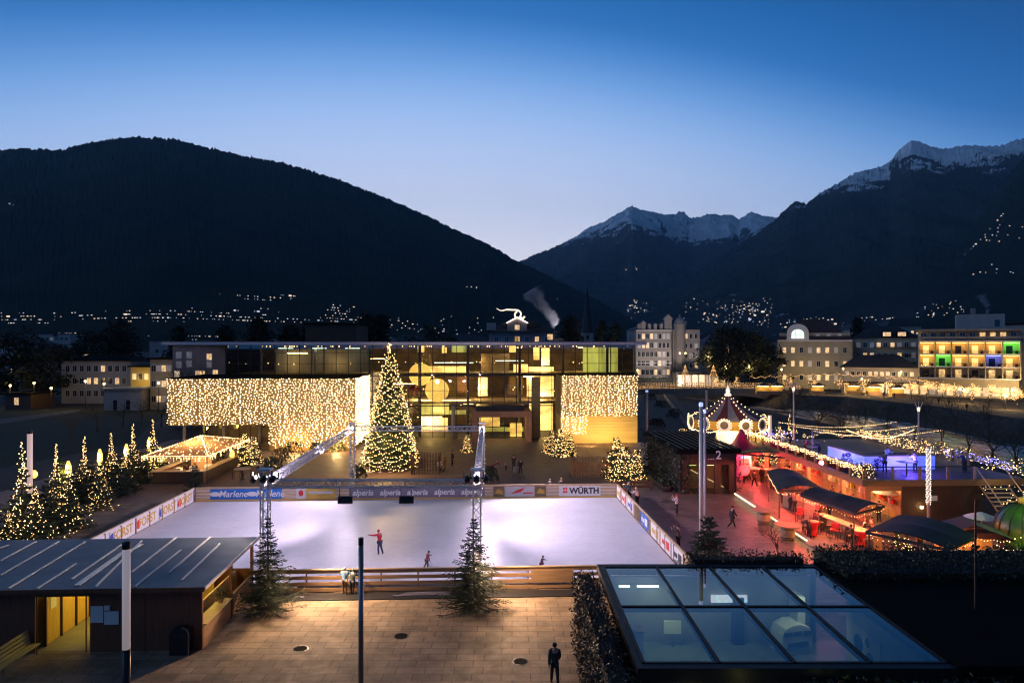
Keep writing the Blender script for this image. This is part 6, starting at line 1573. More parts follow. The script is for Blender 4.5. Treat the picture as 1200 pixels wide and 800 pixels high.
# pink kiosk and its bowl lamp
kk = thing('kiosk', 'magenta round kiosk with a bell roof glowing beside the carousel', 'kiosk', G(869, 556) + Vector((0, 0, .016)))
M['magenta'] = mat('magenta_paint', (.60, .02, .10), .5, var=.1); M['magenta_lit'] = emi('magenta_lit', (1, .04, .16), .55)
MB().lathe([(1.15, 0), (1.05, 1.2), (.95, 2.6)], 20).build('body', M['magenta_lit'], kk, smooth=True)
MB().lathe([(2.2, 2.45), (2.05, 2.75), (1.5, 3.1), (.95, 3.4), (.6, 4.0), (.35, 4.5), (.12, 4.9)], 20).build('roof', M['magenta'], kk, smooth=True)
MB().bx(-.45, .45, -1.2, -1.0, 1.0, 1.9).build('hatch', M['stall_in'], kk)
lamp('kiosk_lamp', 'POINT', G(869, 556) + Vector((0, -1.9, 2.2)), 420, (1, .03, .12), .2)
bl = thing('ball_lamp', 'round glowing red ball lamp before the pink kiosk', 'lamp', G(872, 566) + Vector((0, 0, .016)))
MB().lathe([(.02, .75)] + [(.55 * math.sin(R(a)), 1.3 - .55 * math.cos(R(a))) for a in range(20, 180, 20)] + [(.02, 1.85)], 18).build('globe', emi('red_globe', (1, .06, .08), 1.3), bl, smooth=True); MB().tube([(0, 0, 0), (0, 0, .76)], .06, 6).build('stem', M['dark'], bl)
lamp('lane_lamp', 'POINT', G(890, 574) + Vector((0, 0, 2.6)), 420, (1, .07, .07), .2); lamp('lane_lamp', 'POINT', G(905, 630) + Vector((0, 0, 2.9)), 240, (1, .16, .12), .25)
lamp('lane_lamp', 'POINT', G(945, 640) + Vector((0, 0, 3.0)), 200, (1, .28, .20), .25)
for px, py, lab in ((912, 548, 'pale blue parasol under the long roof sheet'), (1040, 606, 'pale blue parasol by the corner of the market house'), (1150, 640, 'grey blue parasol beside the green ball')):
    t_ = thing('parasol', lab, 'parasol', G(px, py) + Vector((0, 0, .016)), 0, 'small pale parasols in the market')
    MB().tube([(0, 0, 0), (0, 0, 2.3)], .03, 6).build('pole', M['alu'], t_); MB().lathe([(1.1, 2.0), (.6, 2.2), (.03, 2.4)], 10, cap=False).build('canopy', M['ban_white'], t_)

# ------------------------------------------------------------------ green ball hut
gb_ = G(1203, 655)
bh = thing('ball_hut', 'giant green christmas ball used as a dining hut, with a gold band of lights', 'hut', gb_ + Vector((0, 0, .016)))
M['green_ball'] = mat('green_ball', (.03, .085, .012), .38, var=.25, scale=1.2, spec=.5)
r = 1.8
MB().lathe([(.9, 0), (1.2, .06)] + [(r * math.sin(R(a)), r + .1 - r * math.cos(R(a))) for a in range(35, 180, 9)] + [(.05, 2 * r + .1)], 32).build('shell', M['green_ball'], bh, smooth=True)
for k in range(8): MB().tube([((r + .02) * math.sin(R(a)) * math.cos(k * PI / 8), (r + .02) * math.sin(R(a)) * math.sin(k * PI / 8), r + .1 - (r + .02) * math.cos(R(a))) for a in range(40, 321, 10)], .035, 4).build('seam', M['dark'], bh)
MB().lathe([(.45, 2 * r + .0), (.5, 2 * r + .35), (.3, 2 * r + .45)], 16).build('cap', M['ink_gold'], bh, smooth=True); MB().tube([(-.2, 0, 2 * r + .4), (-.15, 0, 2 * r + .75), (.15, 0, 2 * r + .75), (.2, 0, 2 * r + .4)], .04, 6).build('ring', M['steel'], bh)
o = MB(); o.vprism([(-.5, .3), (.5, .3), (.5, 1.9), (.3, 2.15), (-.3, 2.15), (-.5, 1.9)], -2.3, -1.6); o.build('door', M['stall_in'], bh)
bulbs([((r + .06) * math.cos(i * .17) * .99, (r + .06) * math.sin(i * .17) * .99, r - .45 + .18 * math.sin(i * .9) + (i % 3) * .12) for i in range(37)], .035, 'string_lights', M['bulb'], bh)
for dx, dy, z, p in ((-1.2, -2.4, .7, 110), (1.2, -2.5, .7, 50), (-1.6, -1.8, 4.6, 120), (0.2, -2.2, 4.6, 70)): lamp('ball_spot', 'POINT', gb_ + Vector((dx, dy, z)), p, (.55, 1, .08), .12)
bd = thing('ball_deck', 'round wooden deck with a rail of lights around the green ball', 'deck', gb_ + Vector((0, -.4, .016)))
MB().lathe([(3.3, 0), (3.3, .28), (3.0, .3)], 28).build('floor', M['wood'], bd)
for k in range(14):
    a = k * 2 * PI / 14; MB().tube([(3.15 * math.cos(a), 3.15 * math.sin(a), .28), (3.15 * math.cos(a), 3.15 * math.sin(a), 1.15)], .04, 5).build('post', M['wood_dark'], bd)
MB().tube([(3.15 * math.cos(k * .2244), 3.15 * math.sin(k * .2244), 1.15) for k in range(29)], .05, 5).build('handrail', M['wood'], bd)
bulbs([(3.15 * math.cos(k * .06), 3.15 * math.sin(k * .06), 1.25 + .08 * math.sin(k)) for k in range(104)], .036, 'string_lights', M['bulb'], bd)
lamp('deck_glow', 'POINT', gb_ + Vector((-2.4, -2.9, 1.5)), 30, WARM, .1)
pk = thing('slat_fence', 'dark slatted fence with tiny lights between the wide awning and the green ball', 'fence', G(1098, 672))
d = G(1190, 705) - G(1098, 672); pk.rotation_euler[2] = math.atan2(d.y, d.x); L = d.length
for k in range(int(L / .55)): MB().box((k * .55, 0, .75), (.10, .06, 1.5)).build('post', M['wood_dark'], pk)
MB().box((L / 2, .05, 1.2), (L, .04, .12)).build('rail_board', M['wood_dark'], pk); bulbs([(rnd.uniform(0, L), -.06, rnd.choice((1.5, 1.5, 1.5, rnd.uniform(.3, 1.4)))) for _ in range(75)], .02, 'fairy_lights', M['bulb_white'], pk)
for px, py, h, lab in ((1052, 640, 1.5, 'tiny lit fir under the wide awning beside the stools'), (1110, 652, 1.7, 'tiny lit fir at the end of the wide awning'), (1062, 645, 1.1, 'tiny lit fir in the middle of the orange lit stalls')):
    make_fir('small_fir', lab, 'tree', G(px, py) + Vector((0, 0, .016)), h, .45, px, 8, 6, 4, .04, 'tiny lit firs at the wide awning', 36, .026)
fp = thing('flag_pole', 'thin dark pole with a small red tip rising over the black roof', 'pole', ((1143 - 600) * 27 / F, 27, 3.6)); MB().lathe([(.05, 0), (.035, 4.3)], 8).build('shaft', M['dark'], fp); MB().octa((0, 0, 4.32), .06).build('tip', M['ink_red'], fp)

# ------------------------------------------------------------------ carousel
cc = G(853, 542)
ca = thing('carousel', 'brightly lit carousel with a red and white striped conical roof', 'carousel', cc + Vector((0, 0, .016)))
n = 20; rr = 4.4
for i in range(n):
    a0, a1_ = 2 * PI * i / n, 2 * PI * (i + 1) / n
    def pt(rad, z, a): return (rad * math.cos(a), rad * math.sin(a), z)
    prof = [(rr, 5.35), (rr * .62, 6.1), (rr * .3, 7.0), (.35, 8.0)]
    b = MB()
    for (r0, z0), (r1, z1) in zip(prof[:-1], prof[1:]): b.quad(pt(r0, z0, a0), pt(r0, z0, a1_), pt(r1, z1, a1_), pt(r1, z1, a0))
    b.build('roof_stripe', cloth('stripe_r', (.17, .03, .035)) if i % 2 else cloth('stripe_w', (.30, .26, .25)), ca)
MB().lathe([(.36, 7.95), (.42, 8.15), (.2, 8.4), (.28, 8.6), (.1, 9.0), (.02, 9.3)], 14).build('finial', emi('finial', (1, .85, .62), .9), ca, smooth=True)
MB().lathe([(rr - .05, 4.35), (rr + .02, 5.33)], 40, cap=False).build('rim', M['ink_gold'], ca)
pts = []
for i in range(12):
    a = 2 * PI * i / 12 + .13
    c = Vector((math.cos(a) * (rr + .12), math.sin(a) * (rr + .12), 4.95)); tg = Vector((-math.sin(a), math.cos(a), 0))
    o = MB().lathe([(.72, 0), (.72, .06)], 20).build('shield', M['ban_white'], ca, c); o.rotation_euler = (PI / 2, 0, a + PI / 2)
    g_ = MB().lathe([(.45, .062), (.45, .08)], 16).build('emblem', M['ban_cheese'], o)
    for k in range(16): pts.append(c + tg * .80 * math.cos(k * PI / 8) + Vector((0, 0, .74 * math.sin(k * PI / 8))) + Vector((math.cos(a), math.sin(a), 0)) * .08)
for i in range(130):
    a = 2 * PI * i / 130; pts.append(((rr + .08) * math.cos(a), (rr + .08) * math.sin(a), 4.2 - .18 * abs(math.sin(a * 10))))
for i in range(20):
    a = 2 * PI * i / 20
    for k in range(9): t = k / 9; pts.append(((rr * (1 - t) * .96 + .2) * math.cos(a), (rr * (1 - t) * .96 + .2) * math.sin(a), 5.45 + 2.6 * t ** 1.3)) if i % 4 == 0 else None
for i in range(12):
    a = 2 * PI * i / 12
    for k in range(14): pts.append(((rr - .3) * math.cos(a), (rr - .3) * math.sin(a), .6 + k * .26))
bulbs(pts, .060, 'string_lights', M['bulb'], ca)
MB().lathe([(1.3, .4), (1.3, 4.4)], 16).build('drum', emivar('mirror_drum', (1, .75, .35), (.5, .3, .1), .9, 1.5), ca)
MB().lathe([(rr, 0), (rr, .38), (rr - .1, .4)], 40).build('platform', M['wood'], ca); MB().lathe([(rr - .1, 4.3), (rr - .1, 4.36)], 40).build('ceiling', M['wood_yellow'], ca)
for i in range(12):
    a = 2 * PI * i / 12; MB().tube([((rr - .3) * math.cos(a), (rr - .3) * math.sin(a), .4), ((rr - .3) * math.cos(a), (rr - .3) * math.sin(a), 4.3)], .05, 6).build('pole', M['ink_gold'], ca)
def horse(p, a, c):
    t_ = bpy.data.objects.new('wooden_horse', None); COL.objects.link(t_); t_.parent = ca; t_.location = p; t_.rotation_euler[2] = a
    V = [(-.45, 0, 1.15), (0, 0, 1.1), (.4, 0, 1.2), (.62, 0, 1.55), (.72, 0, 1.72), (.95, 0, 1.58), (-.62, 0, 1.0), (-.75, 0, .7)]; E = [(0, 1), (1, 2), (2, 3), (3, 4), (4, 5), (0, 6), (6, 7)]; RR = [.17, .2, .17, .12, .1, .06, .05, .03]
    for (x, y, k, kx) in ((.38, .1, 2, .2), (.38, -.1, 2, .28), (-.42, .1, 0, -.15), (-.42, -.1, 0, -.22)):
        b = len(V); V += [(x + kx * .6, y, .82), (x + kx * .3, y, .5)]; E += [(k, b), (b, b + 1)]; RR += [.07, .04]
    skinned('body', V, E, RR, M[c], t_, 1); MB().bx(-.2, .2, -.17, .17, 1.27, 1.34).build('saddle', M['ink_red'], t_); MB().tube([(0, 0, .4), (0, 0, 4.3)], .025, 5).build('pole', M['ink_gold'], t_)
for i in range(10):
    a = 2 * PI * i / 10 + .2; horse((3.2 * math.cos(a), 3.2 * math.sin(a), .1 + .25 * (i % 3)), a + PI / 2, 'ban_white' if i % 2 else 'cream')
for (x, y) in ((0, -3), (-3, 0), (3, 0)): lamp('carousel_glow', 'POINT', cc + Vector((x, y, 3.9)), 620, (1, .66, .28), .3)
for dx in (-2.6, .6): lamp('carousel_glow', 'POINT', cc + Vector((dx, -5.6, 5.6)), 150, (1, .74, .42), .3)  # added points outside the rim that brighten roof and shields

# firs and shrubs with lights by carousel, kiosk and terrace
for px, pyb, pyt, lab in ((893, 545, 500, 'lit fir between the carousel and the white column'), (912, 540, 497, 'lit fir behind the white column'), (880, 540, 512, 'low lit fir at the carousel platform'), (918, 535, 503, 'lit fir before the river wall, beside the tall lamp'), (925, 550, 486, 'lit fir with a thin glowing tip by the terrace corner')):
    put(pr3 if pyb - pyt < 50 else pr, px, pyb, pyt, lab, wide=.7)
for px, py, Y, h, lab in ((942, 530, 78, 2.6, 'slim lit conifer on the terrace beside the river, the one by the tall lamp'), (966, 533, 76, 2.8, 'slim lit conifer at the middle of the terrace edge by the river'), (985, 534, 74, 2.4, 'slim lit conifer nearest to the blue bar'), (1000, 536, 72, 1.9, 'low lit conifer by the garland over the blue bar')):
    p = A(px, py, Y); make_fir('small_fir', lab, 'tree', (p.x, Y, p.z - 1.2), h, .4, px, 10, 6, 4, .05, 'slim conifers along the terrace', 60, .036, tipbulbs=10)
for px, py, r, h, lab in ((905, 545, 1.4, 2.0, 'shrub full of warm lights beside the lane to the carousel'), (930, 540, 1.5, 2.4, 'shrub full of warm lights at the end of the terrace'), (800, 512, 1.0, 1.3, 'small lit shrub on the riverside path before the carousel'), (815, 520, 1.2, 1.5, 'lit shrub at the carousel side facing the ivy roof')):
    bush('shrub', lab, G(px, py), r, h, 260, .13, 'leaf', 60)
for i in range(7):
    p = mk.matrix_basis @ Vector((FW + 1.3, 2 + i * 3.2, 0)); bush('shrub', ('tall shrub with warm lights behind the terrace, ' + ('beside the stairs', 'second from the stairs', 'third from the stairs', 'in the middle of its row', 'third from the far end', 'second from the far end', 'at the far end')[i]), p, 1.1, 4.6, 300, .14, 'leaf', 70, 'lit shrubs behind the terrace')
# ------------------------------------------------------------------ bridge
br = thing('bridge', 'low arched bridge over the river lined with fairy light balustrades', 'bridge', (60, 206, 0))
bx0, bx1 = -26, 25
M['bridge_stone'] = mat('bridge_stone', (.22, .19, .16), .85, var=.3, scale=.5)
prof_t = lambda x: .9 + .5 * (1 - ((x) / 30) ** 2)
b = MB(); n = 26
for i in range(n):
    x0, x1 = bx0 + (bx1 - bx0) * i / n, bx0 + (bx1 - bx0) * (i + 1) / n
    def bot(x):
        t = max(0, 1 - ((x + 0) / 19.5) ** 2); return -4.6 + 4.3 * math.sqrt(t) if t > 0 else -4.8
    b.add([(x0, -6, prof_t(x0)), (x1, -6, prof_t(x1)), (x1, 6, prof_t(x1)), (x0, 6, prof_t(x0)), (x0, -6, bot(x0)), (x1, -6, bot(x1)), (x1, 6, bot(x1)), (x0, 6, bot(x0))], [(0, 1, 2, 3), (4, 7, 6, 5), (0, 4, 5, 1), (3, 2, 6, 7)])
b.build('arch', M['bridge_stone'], br)
pts = []; q = random.Random(2)
for y, nm in ((-5.8, 0), (5.8, 1)):
    rl = MB(); rl.tube([(bx0 + (bx1 - bx0) * i / 12, y, prof_t(bx0 + (bx1 - bx0) * i / 12) + 1.1) for i in range(13)], .08, 5); rl.build('handrail', M['concrete'], br)
    bl_ = MB()
    for i in range(90): x = bx0 + (bx1 - bx0) * i / 90; bl_.box((x, y, prof_t(x) + .55), (.12, .12, 1.1))
    o = bl_.build('baluster_lattice', M['concrete'], br)
    for i in range(100 if y > 0 else 150):
        x = bx0 + (bx1 - bx0) * (i + q.random() * .5) / (100 if y > 0 else 150)
        for k in range(3 if y < 0 else 2): pts.append((x, y - .16, prof_t(x) + 1.15 - k * .38 + q.gauss(0, .05)))
bulbs(pts, .075, 'fairy_lights', M['bulb_far'], br)
for px, lab in ((803, 'cone of light strings on the bridge nearest to the white hotel'), (836, 'cone of light strings at the middle of the bridge')):
    t_ = thing('light_cone', lab, 'light cone', A(px, 451, 211) - Vector((0, 0, .2)), 0, 'light cones on the bridge')
    MB().tube([(0, 0, 0), (0, 0, 6.6)], .06, 6).build('pole', M['alu'], t_)
    bulbs([((1 - k / 16) * 2.0 * math.cos(a * PI / 4 + .3), (1 - k / 16) * 2.0 * math.sin(a * PI / 4 + .3), k * .40 + .1) for a in range(8) for k in range(17)], .085, 'string_lights', M['bulb_far'], t_)

# ------------------------------------------------------------------ houses
def building(name, label, px0, px1, py_top, Y, depth, wall, roofm, rz=0, z0=0.0, flat=True, roof_h=2.5, over=.5, rise='hip'):
    p0 = A(px0, py_top, Y); k1 = (px1 - 600) / F; W = (k1 * Y - p0.x) / (math.cos(rz) - k1 * math.sin(rz)); h = p0.z - z0
    t_ = thing(name, label, 'building', (p0.x, Y, z0), rz)
    MB().bx(0, W, 0, depth, 0, h).build('wall', M[wall], t_)
    r = MB()
    if flat: r.bx(-over, W + over, -over, depth + over, h, h + .35)
    else:
        e = over; rh = roof_h; k = min(depth, W) / 2 * .75
        r.add([(-e, -e, h), (W + e, -e, h), (W + e, depth + e, h), (-e, depth + e, h), (k, depth / 2 - .5, h + rh), (W - k, depth / 2 - .5, h + rh), (W - k, depth / 2 + .5, h + rh), (k, depth / 2 + .5, h + rh)], [(0, 1, 5, 4), (1, 2, 6, 5), (2, 3, 7, 6), (3, 0, 4, 7), (4, 5, 6, 7), (0, 3, 2, 1)])
    r.build('roof', M[roofm], t_)
    return t_, W, h, Y / F
def wins(t_, px0, s, W, h, rows, cols, z0=0, zt=None, ww=1.0, wh=1.5, lit=.3, x0=None, x1=None, seed=0, m=('win_warm', 'win_dim', 'win_dark')):
    q = random.Random(seed); zt = zt or h; x0 = x0 if x0 is not None else W * .04; x1 = x1 if x1 is not None else W * .96
    for i in range(cols):
        for j in range(rows):
            k = q.random(); mm = m[0] if k < lit else m[1] if k < lit + .25 else m[2]
            window(t_, x0 + (x1 - x0) * (i + .5) / cols, 0, z0 + (zt - z0) * (j + .5) / rows, ww, wh, M[mm])
# white hotel
t_, W, h, s = building('grand_hotel', 'pale grand hotel with dormers and small towers at the end of the bridge', 745, 787, 386, 232, 18, 'pale', 'slate', flat=False, roof_h=2.2)
wins(t_, 0, s, W, h, 5, 8, 3.5, h - .8, .9, 1.7, .16, seed=1)
for px, py0, py1, w_ in ((754, 379, 386, 1.4), (761, 381, 386, 1.0), (768, 381, 386, 1.0), (775, 381, 386, 1.0), (783, 374, 386, 2.4), (749, 381, 386, 1.0)):
    x = (px - 745) * s; z1 = (386 - py0) * s; MB().bx(x - w_ / 2, x + w_ / 2, -.2, 1.4, h, h + z1).build('dormer', M['pale'], t_); g_ = MB(); g_.vprism([(x - w_ * .7, h + z1), (x + w_ * .7, h + z1), (x, h + z1 + w_ * .7)], -.4, 1.6); g_.build('gable', M['pale'], t_)
MB().bx(0, W, -.35, -.02, h - .5, h - .1).build('cornice', M['white'], t_)
for z in (3.2, 8.0): MB().bx(0, W, -.2, -.02, z, z + .25).build('cornice', M['white'], t_)
for k in range(5): MB().bx(1 + k * 2.3, 2.6 + k * 2.3, -.06, -.01, .6, 2.6).build('shop_window', M['win_white'], t_)
t2_, W2, h2, s2 = building('hotel_wing', 'wing of the grand hotel with one lit window and a round corner tower', 788, 820, 386, 236, 16, 'pale', 'slate', flat=False, roof_h=2.0)
wins(t2_, 0, s2, W2, h2, 4, 5, 5.5, h2 - .6, .9, 1.6, .15, seed=5)
MB().lathe([(2.0, 0), (2.0, h2 + 1.4), (2.3, h2 + 1.6), (1.5, h2 + 3.4), (.3, h2 + 4.4), (.05, h2 + 5.4)], 14, (2.6, .3, 0)).build('corner_tower', M['pale'], t2_)
MB().bx(0, W2, -4, -.3, 4.2, 4.5).build('balcony', M['concrete'], t2_)
t3_, W3, h3, s3 = building('shop_pavilion', 'low yellow lit shop row under the grand hotel', 793, 868, 437, 226, 8, 'cream', 'slate')
for k in range(9): MB().bx(.6 + k * 2.3, 2.3 + k * 2.3, -.06, -.01, .5, h3 - .6).build('shop_window', M['win_dim' if k % 3 == 1 else 'win_warm'], t3_)
MB().bx(0, W3, -1.6, -.02, h3 - .5, h3 - .35).build('shop_awning', M['roofdark'], t3_)
# villa with the arched window
t_, W, h, s = building('villa', 'stately villa with a tall hipped roof and a glowing arched gable window', 911, 999, 398, 226, 20, 'cream', 'tile_roof', R(-22), flat=False, roof_h=7.0)
wins(t_, 0, s, W, h, 3, 8, 1.5, h - 1.2, 1.0, 1.7, .30, seed=8)
MB().bx(0, W, -.4, -.02, h - .6, h - .1).build('cornice', M['white'], t_); MB().bx(.6, W - .6, 1.2, 2, h, h + 2.2).build('attic', M['cream'], t_)
for k in range(3): window(t_, W * .55 + k * 3.2, 1.2, h + 1.2, 1.0, 1.1, M['win_dim'])
gx = (933 - 911) * s
pr_ = [(gx - 3.4, h - .3)] + [(gx + 3.3 * math.cos(R(a)), h + 2.2 + 3.0 * math.sin(R(a))) for a in range(180, -1, -15)] + [(gx + 3.4, h - .3)]
MB().vprism(pr_, -.5, 4).build('gable', M['white'], t_)
pr_ = [(gx - 1.9, h + .4)] + [(gx + 1.9 * math.cos(R(a)), h + 1.7 + 1.7 * math.sin(R(a))) for a in range(180, -1, -20)] + [(gx + 1.9, h + .4)]
o = MB().vprism(pr_, -.56, -.51).build('arched_window', emivar('arch_glow', (.55, 1, .85), (.9, 1, .7), 1.3, 1.2), t_)
for x in (gx - .7, gx + .7): MB().bx(x - .06, x + .06, -.6, -.565, h + .4, h + 3.1).build('glazing_bar', M['white'], o)
MB().bx(gx - 1.9, gx + 1.9, -.6, -.566, h + 1.6, h + 1.72).build('glazing_bar', M['white'], o)
lamp('villa_fill', 'SPOT', (93, 210, 1.5), 2600, (1, .72, .35), .5, (98, 226, 9), 120)  # added spot that brightens the villa front
# town house and the low dark hall
t_, W, h, s = building('town_house', 'ochre town house between the villa and the balcony hotel', 999, 1078, 396, 226, 16, 'cream', 'slate', R(-26), flat=False, roof_h=4.0)
wins(t_, 0, s, W, h, 4, 9, 2.5, h - .6, 1.1, 1.5, .22, seed=11)
for k in range(5): MB().bx(W * .32, W * .95, -1.1, -.1, 4.0 + k * 2.4, 4.12 + k * 2.4).build('balcony', M['concrete'], t_)
for x in (W * .52, W * .74): d_ = MB().bx(x - 1.6, x + 1.6, -.1, 3, h + .2, h + 2.2).build('dormer', M['roofdark'], t_); window(t_, x, -.1, h + 1.2, 2.2, 1.2, M['win_warm'])
t_, W, h, s = building('riverside_hall', 'long low hall with a dark hipped roof behind the promenade', 986, 1076, 430, 202, 12, 'pale', 'slate', R(-27), flat=False, roof_h=3.6)
wins(t_, 0, s, W, h, 1, 12, 4.4, h - .3, .8, 1.1, .25, seed=13)
for k in range(10): MB().bx(.8 + k * 2.15, 2.4 + k * 2.15, -.06, -.01, .4, 3.0).build('shop_window', M['win_white' if k % 2 else 'win_warm'], t_)
MB().bx(-.3, W + .3, -2.4, -.05, 3.3, 3.5).build('arcade_roof', M['roofdark'], t_)
# balcony hotel
Yh = 188; s = Yh / F
p0 = A(1077, 388, Yh); W = 22.6
hh_ = p0.z
t_ = thing('balcony_hotel', 'wide modern hotel with rows of glowing balconies, some lit green and blue', 'building', (p0.x, Yh, 0), R(-30))
MB().bx(0, W, 3.0, 18, 0, hh_).build('wall', M['cream'], t_); MB().bx(-.6, W + .6, -1.0, 19, hh_, hh_ + .5).build('roof', M['concrete'], t_)
zr_ = [H - (py - HY) * s for py in (443, 431.5, 415.5, 401)]
zr_ = [5.2, 8.3, 11.7, 15.2]
for z in zr_: MB().bx(0, W, 0, 2.99, z - .15, z + .15).build('floor_slab', M['white'], t_)
nb = 6; cw_ = W / nb
M['bay_warm'] = emi('bay_warm', (1, .50, .09), 10.0); M['bay_green'] = emi('bay_green', (.18, 1, .10), 11.0); M['bay_blue'] = emi('bay_blue', (.12, .16, 1), 11.0)
for i in range(nb + 1): MB().bx(i * cw_ - .12, i * cw_ + .12, -.05, 2.98, 5.35, 15.05).build('dividing_wall', M['cream'], t_)
for r_ in range(3):
    for i in range(nb):
        k = 'bay_green' if (r_, i) in ((2, 5), (1, 1)) else 'bay_blue' if (r_, i) in ((0, 0), (1, 4)) else 'bay_warm'
        x = (i + .5) * cw_; z = zr_[r_]
        MB().bx(x - cw_ * .42, x + cw_ * .42, 1.3, 2.2, z + 3.0, z + 3.07).build('balcony_lamp', M[k], t_)
        MB().bx(x - cw_ / 2 + .13, x + cw_ / 2 - .13, -.04, .0, z + .2, z + 1.15).build('railing', M['glass'], t_)
        MB().bx(x - .9, x + .5, 2.93, 2.99, z + .2, z + 2.3).build('balcony_door', (M['win_warm'] if (r_ * 5 + i) % 3 else M['win_dark']) if k == 'bay_warm' else M['win_dark'], t_)
        MB().bx(x + .9, x + 1.5, 1.0, 1.7, z + .16, z + .9).build('balcony_table', M['wood_dark'], t_)
MB().bx(-.3, W + .3, -.5, .1, hh_ - 2.0, hh_ - 1.5).build('cornice', M['concrete'], t_)
for i in range(10): window(t_, W * .05 + i * W * .1, 3.0, hh_ - 1.6 + .6, 1.2, 1.1, M['win_warm' if i in (6, 7, 8) else 'win_dark'])
o = MB().bx(W * .40, W * .88, 6, 14, hh_ + .5, hh_ + 4.6).build('roof_house', M['pale'], t_); MB().bx(W * .78, W * .83, 5.94, 5.99, hh_ + 1.2, hh_ + 3.0).build('pane', M['win_dark'], o)
for i in range(11): MB().bx(.4 + i * W / 11, .4 + (i + .72) * W / 11, 2.9, 2.96, .5, 2.8).build('shop_window', M['win_dim' if i % 3 else 'win_warm'], t_)
cht = MB().bx(W * .55, W * .60, 9, 10, hh_ + 4.62, hh_ + 6.4).build('chimney', M['concrete'], o)
# far right block
t_, W, h, s = building('dark_block', 'dark annex beside the balcony hotel', 1199, 1260, 380, 190, 16, 'pale', 'roofdark'); wins(t_, 0, s, W, h, 4, 4, 4, h - .5, 1.1, 1.4, .1, seed=3)

# hotel beyond the bath house with its glowing scroll on the roof
t_, W, h, s = building('dome_hotel', 'dark hotel rising behind the bath house roof with a light scroll on its gable', 573, 650, 388, 180, 16, 'pink', 'slate', flat=False, roof_h=3.4, over=1.2)
wins(t_, 0, s, W, h, 1, 6, h - 4, h - .4, 1.0, 1.5, .1, seed=4, m=('win_warm', 'win_dark', 'win_dark'))
MB().bx(W * .20, W * .75, 1, 9, h, h + 2.4).build('attic', M['slate'], t_)
gx = (606 - 573) * s
MB().vprism([(gx - 2.6, h), (gx - 2.6, h + 2.1), (gx, h + 3.6), (gx + 2.6, h + 2.1), (gx + 2.6, h)], -.6, 6).build('gable', M['pink'], t_)
window(t_, gx, -.6, h + 1.0, 1.2, 1.2, M['win_warm']); window(t_, gx, 0, h - 2.2, 1.2, 1.6, M['win_warm']); window(t_, W * .93, 0, h - 1.5, 1.4, 1.4, M['win_warm'])
for x0 in (-.6, 2.4): MB().bx(x0, x0 + 2.4, -.4, .5, h + .2, h + 2.2).build('dormer', M['pale'], t_) if x0 < 0 else None
pts = [(gx - 2.8 + i * .2, -.75, h + 2.15 + 1.5 * (1 - abs(i * .2 - 2.8) / 2.8)) for i in range(29)]
bulbs(pts, .14, 'string_lights', M['bulb_white'], t_)
M['neon'] = emi('neon_scroll', (1, .80, .60), 1.3)
sc = thing('light_scroll', 'curled light sculpture like a loop with a long tail on the hotel gable', 'light sculpture', (A(606, 376, 179).x, 179, A(606, 376, 179).z))
pt_ = [(-5.4, 0, 3.3), (-4.2, 0, 2.7), (-2.8, 0, 2.95), (-1.2, 0, 2.9), (.2, 0, 2.8), (1.0, 0, 2.0), (.6, 0, .9), (-.3, 0, .9), (-.6, 0, 1.8), (0, 0, 2.5)]
def smooth(P, n=6):
    out = []
    for i in range(len(P) - 1):
        a, b_, c, d = [Vector(P[min(max(i + k, 0), len(P) - 1)]) for k in (-1, 0, 1, 2)]
        for k in range(n): t = k / n; out.append(.5 * ((2 * b_) + (c - a) * t + (2 * a - 5 * b_ + 4 * c - d) * t * t + (3 * b_ - a - 3 * c + d) * t ** 3))
    return out + [Vector(P[-1])]
sp_ = smooth(pt_); MB().tube(sp_, [.06 + .15 * min(1, i / 14) for i in range(len(sp_))], 8).build('loop', M['neon'], sc); MB().tube([(.6, 0, .9), (1.6, 0, .7), (2.0, 0, 1.2)], .26, 8).build('curl', M['neon'], sc); MB().tube([(0, 0, -.6), (0, 0, .9)], .08, 6).build('stem', M['dark'], sc)
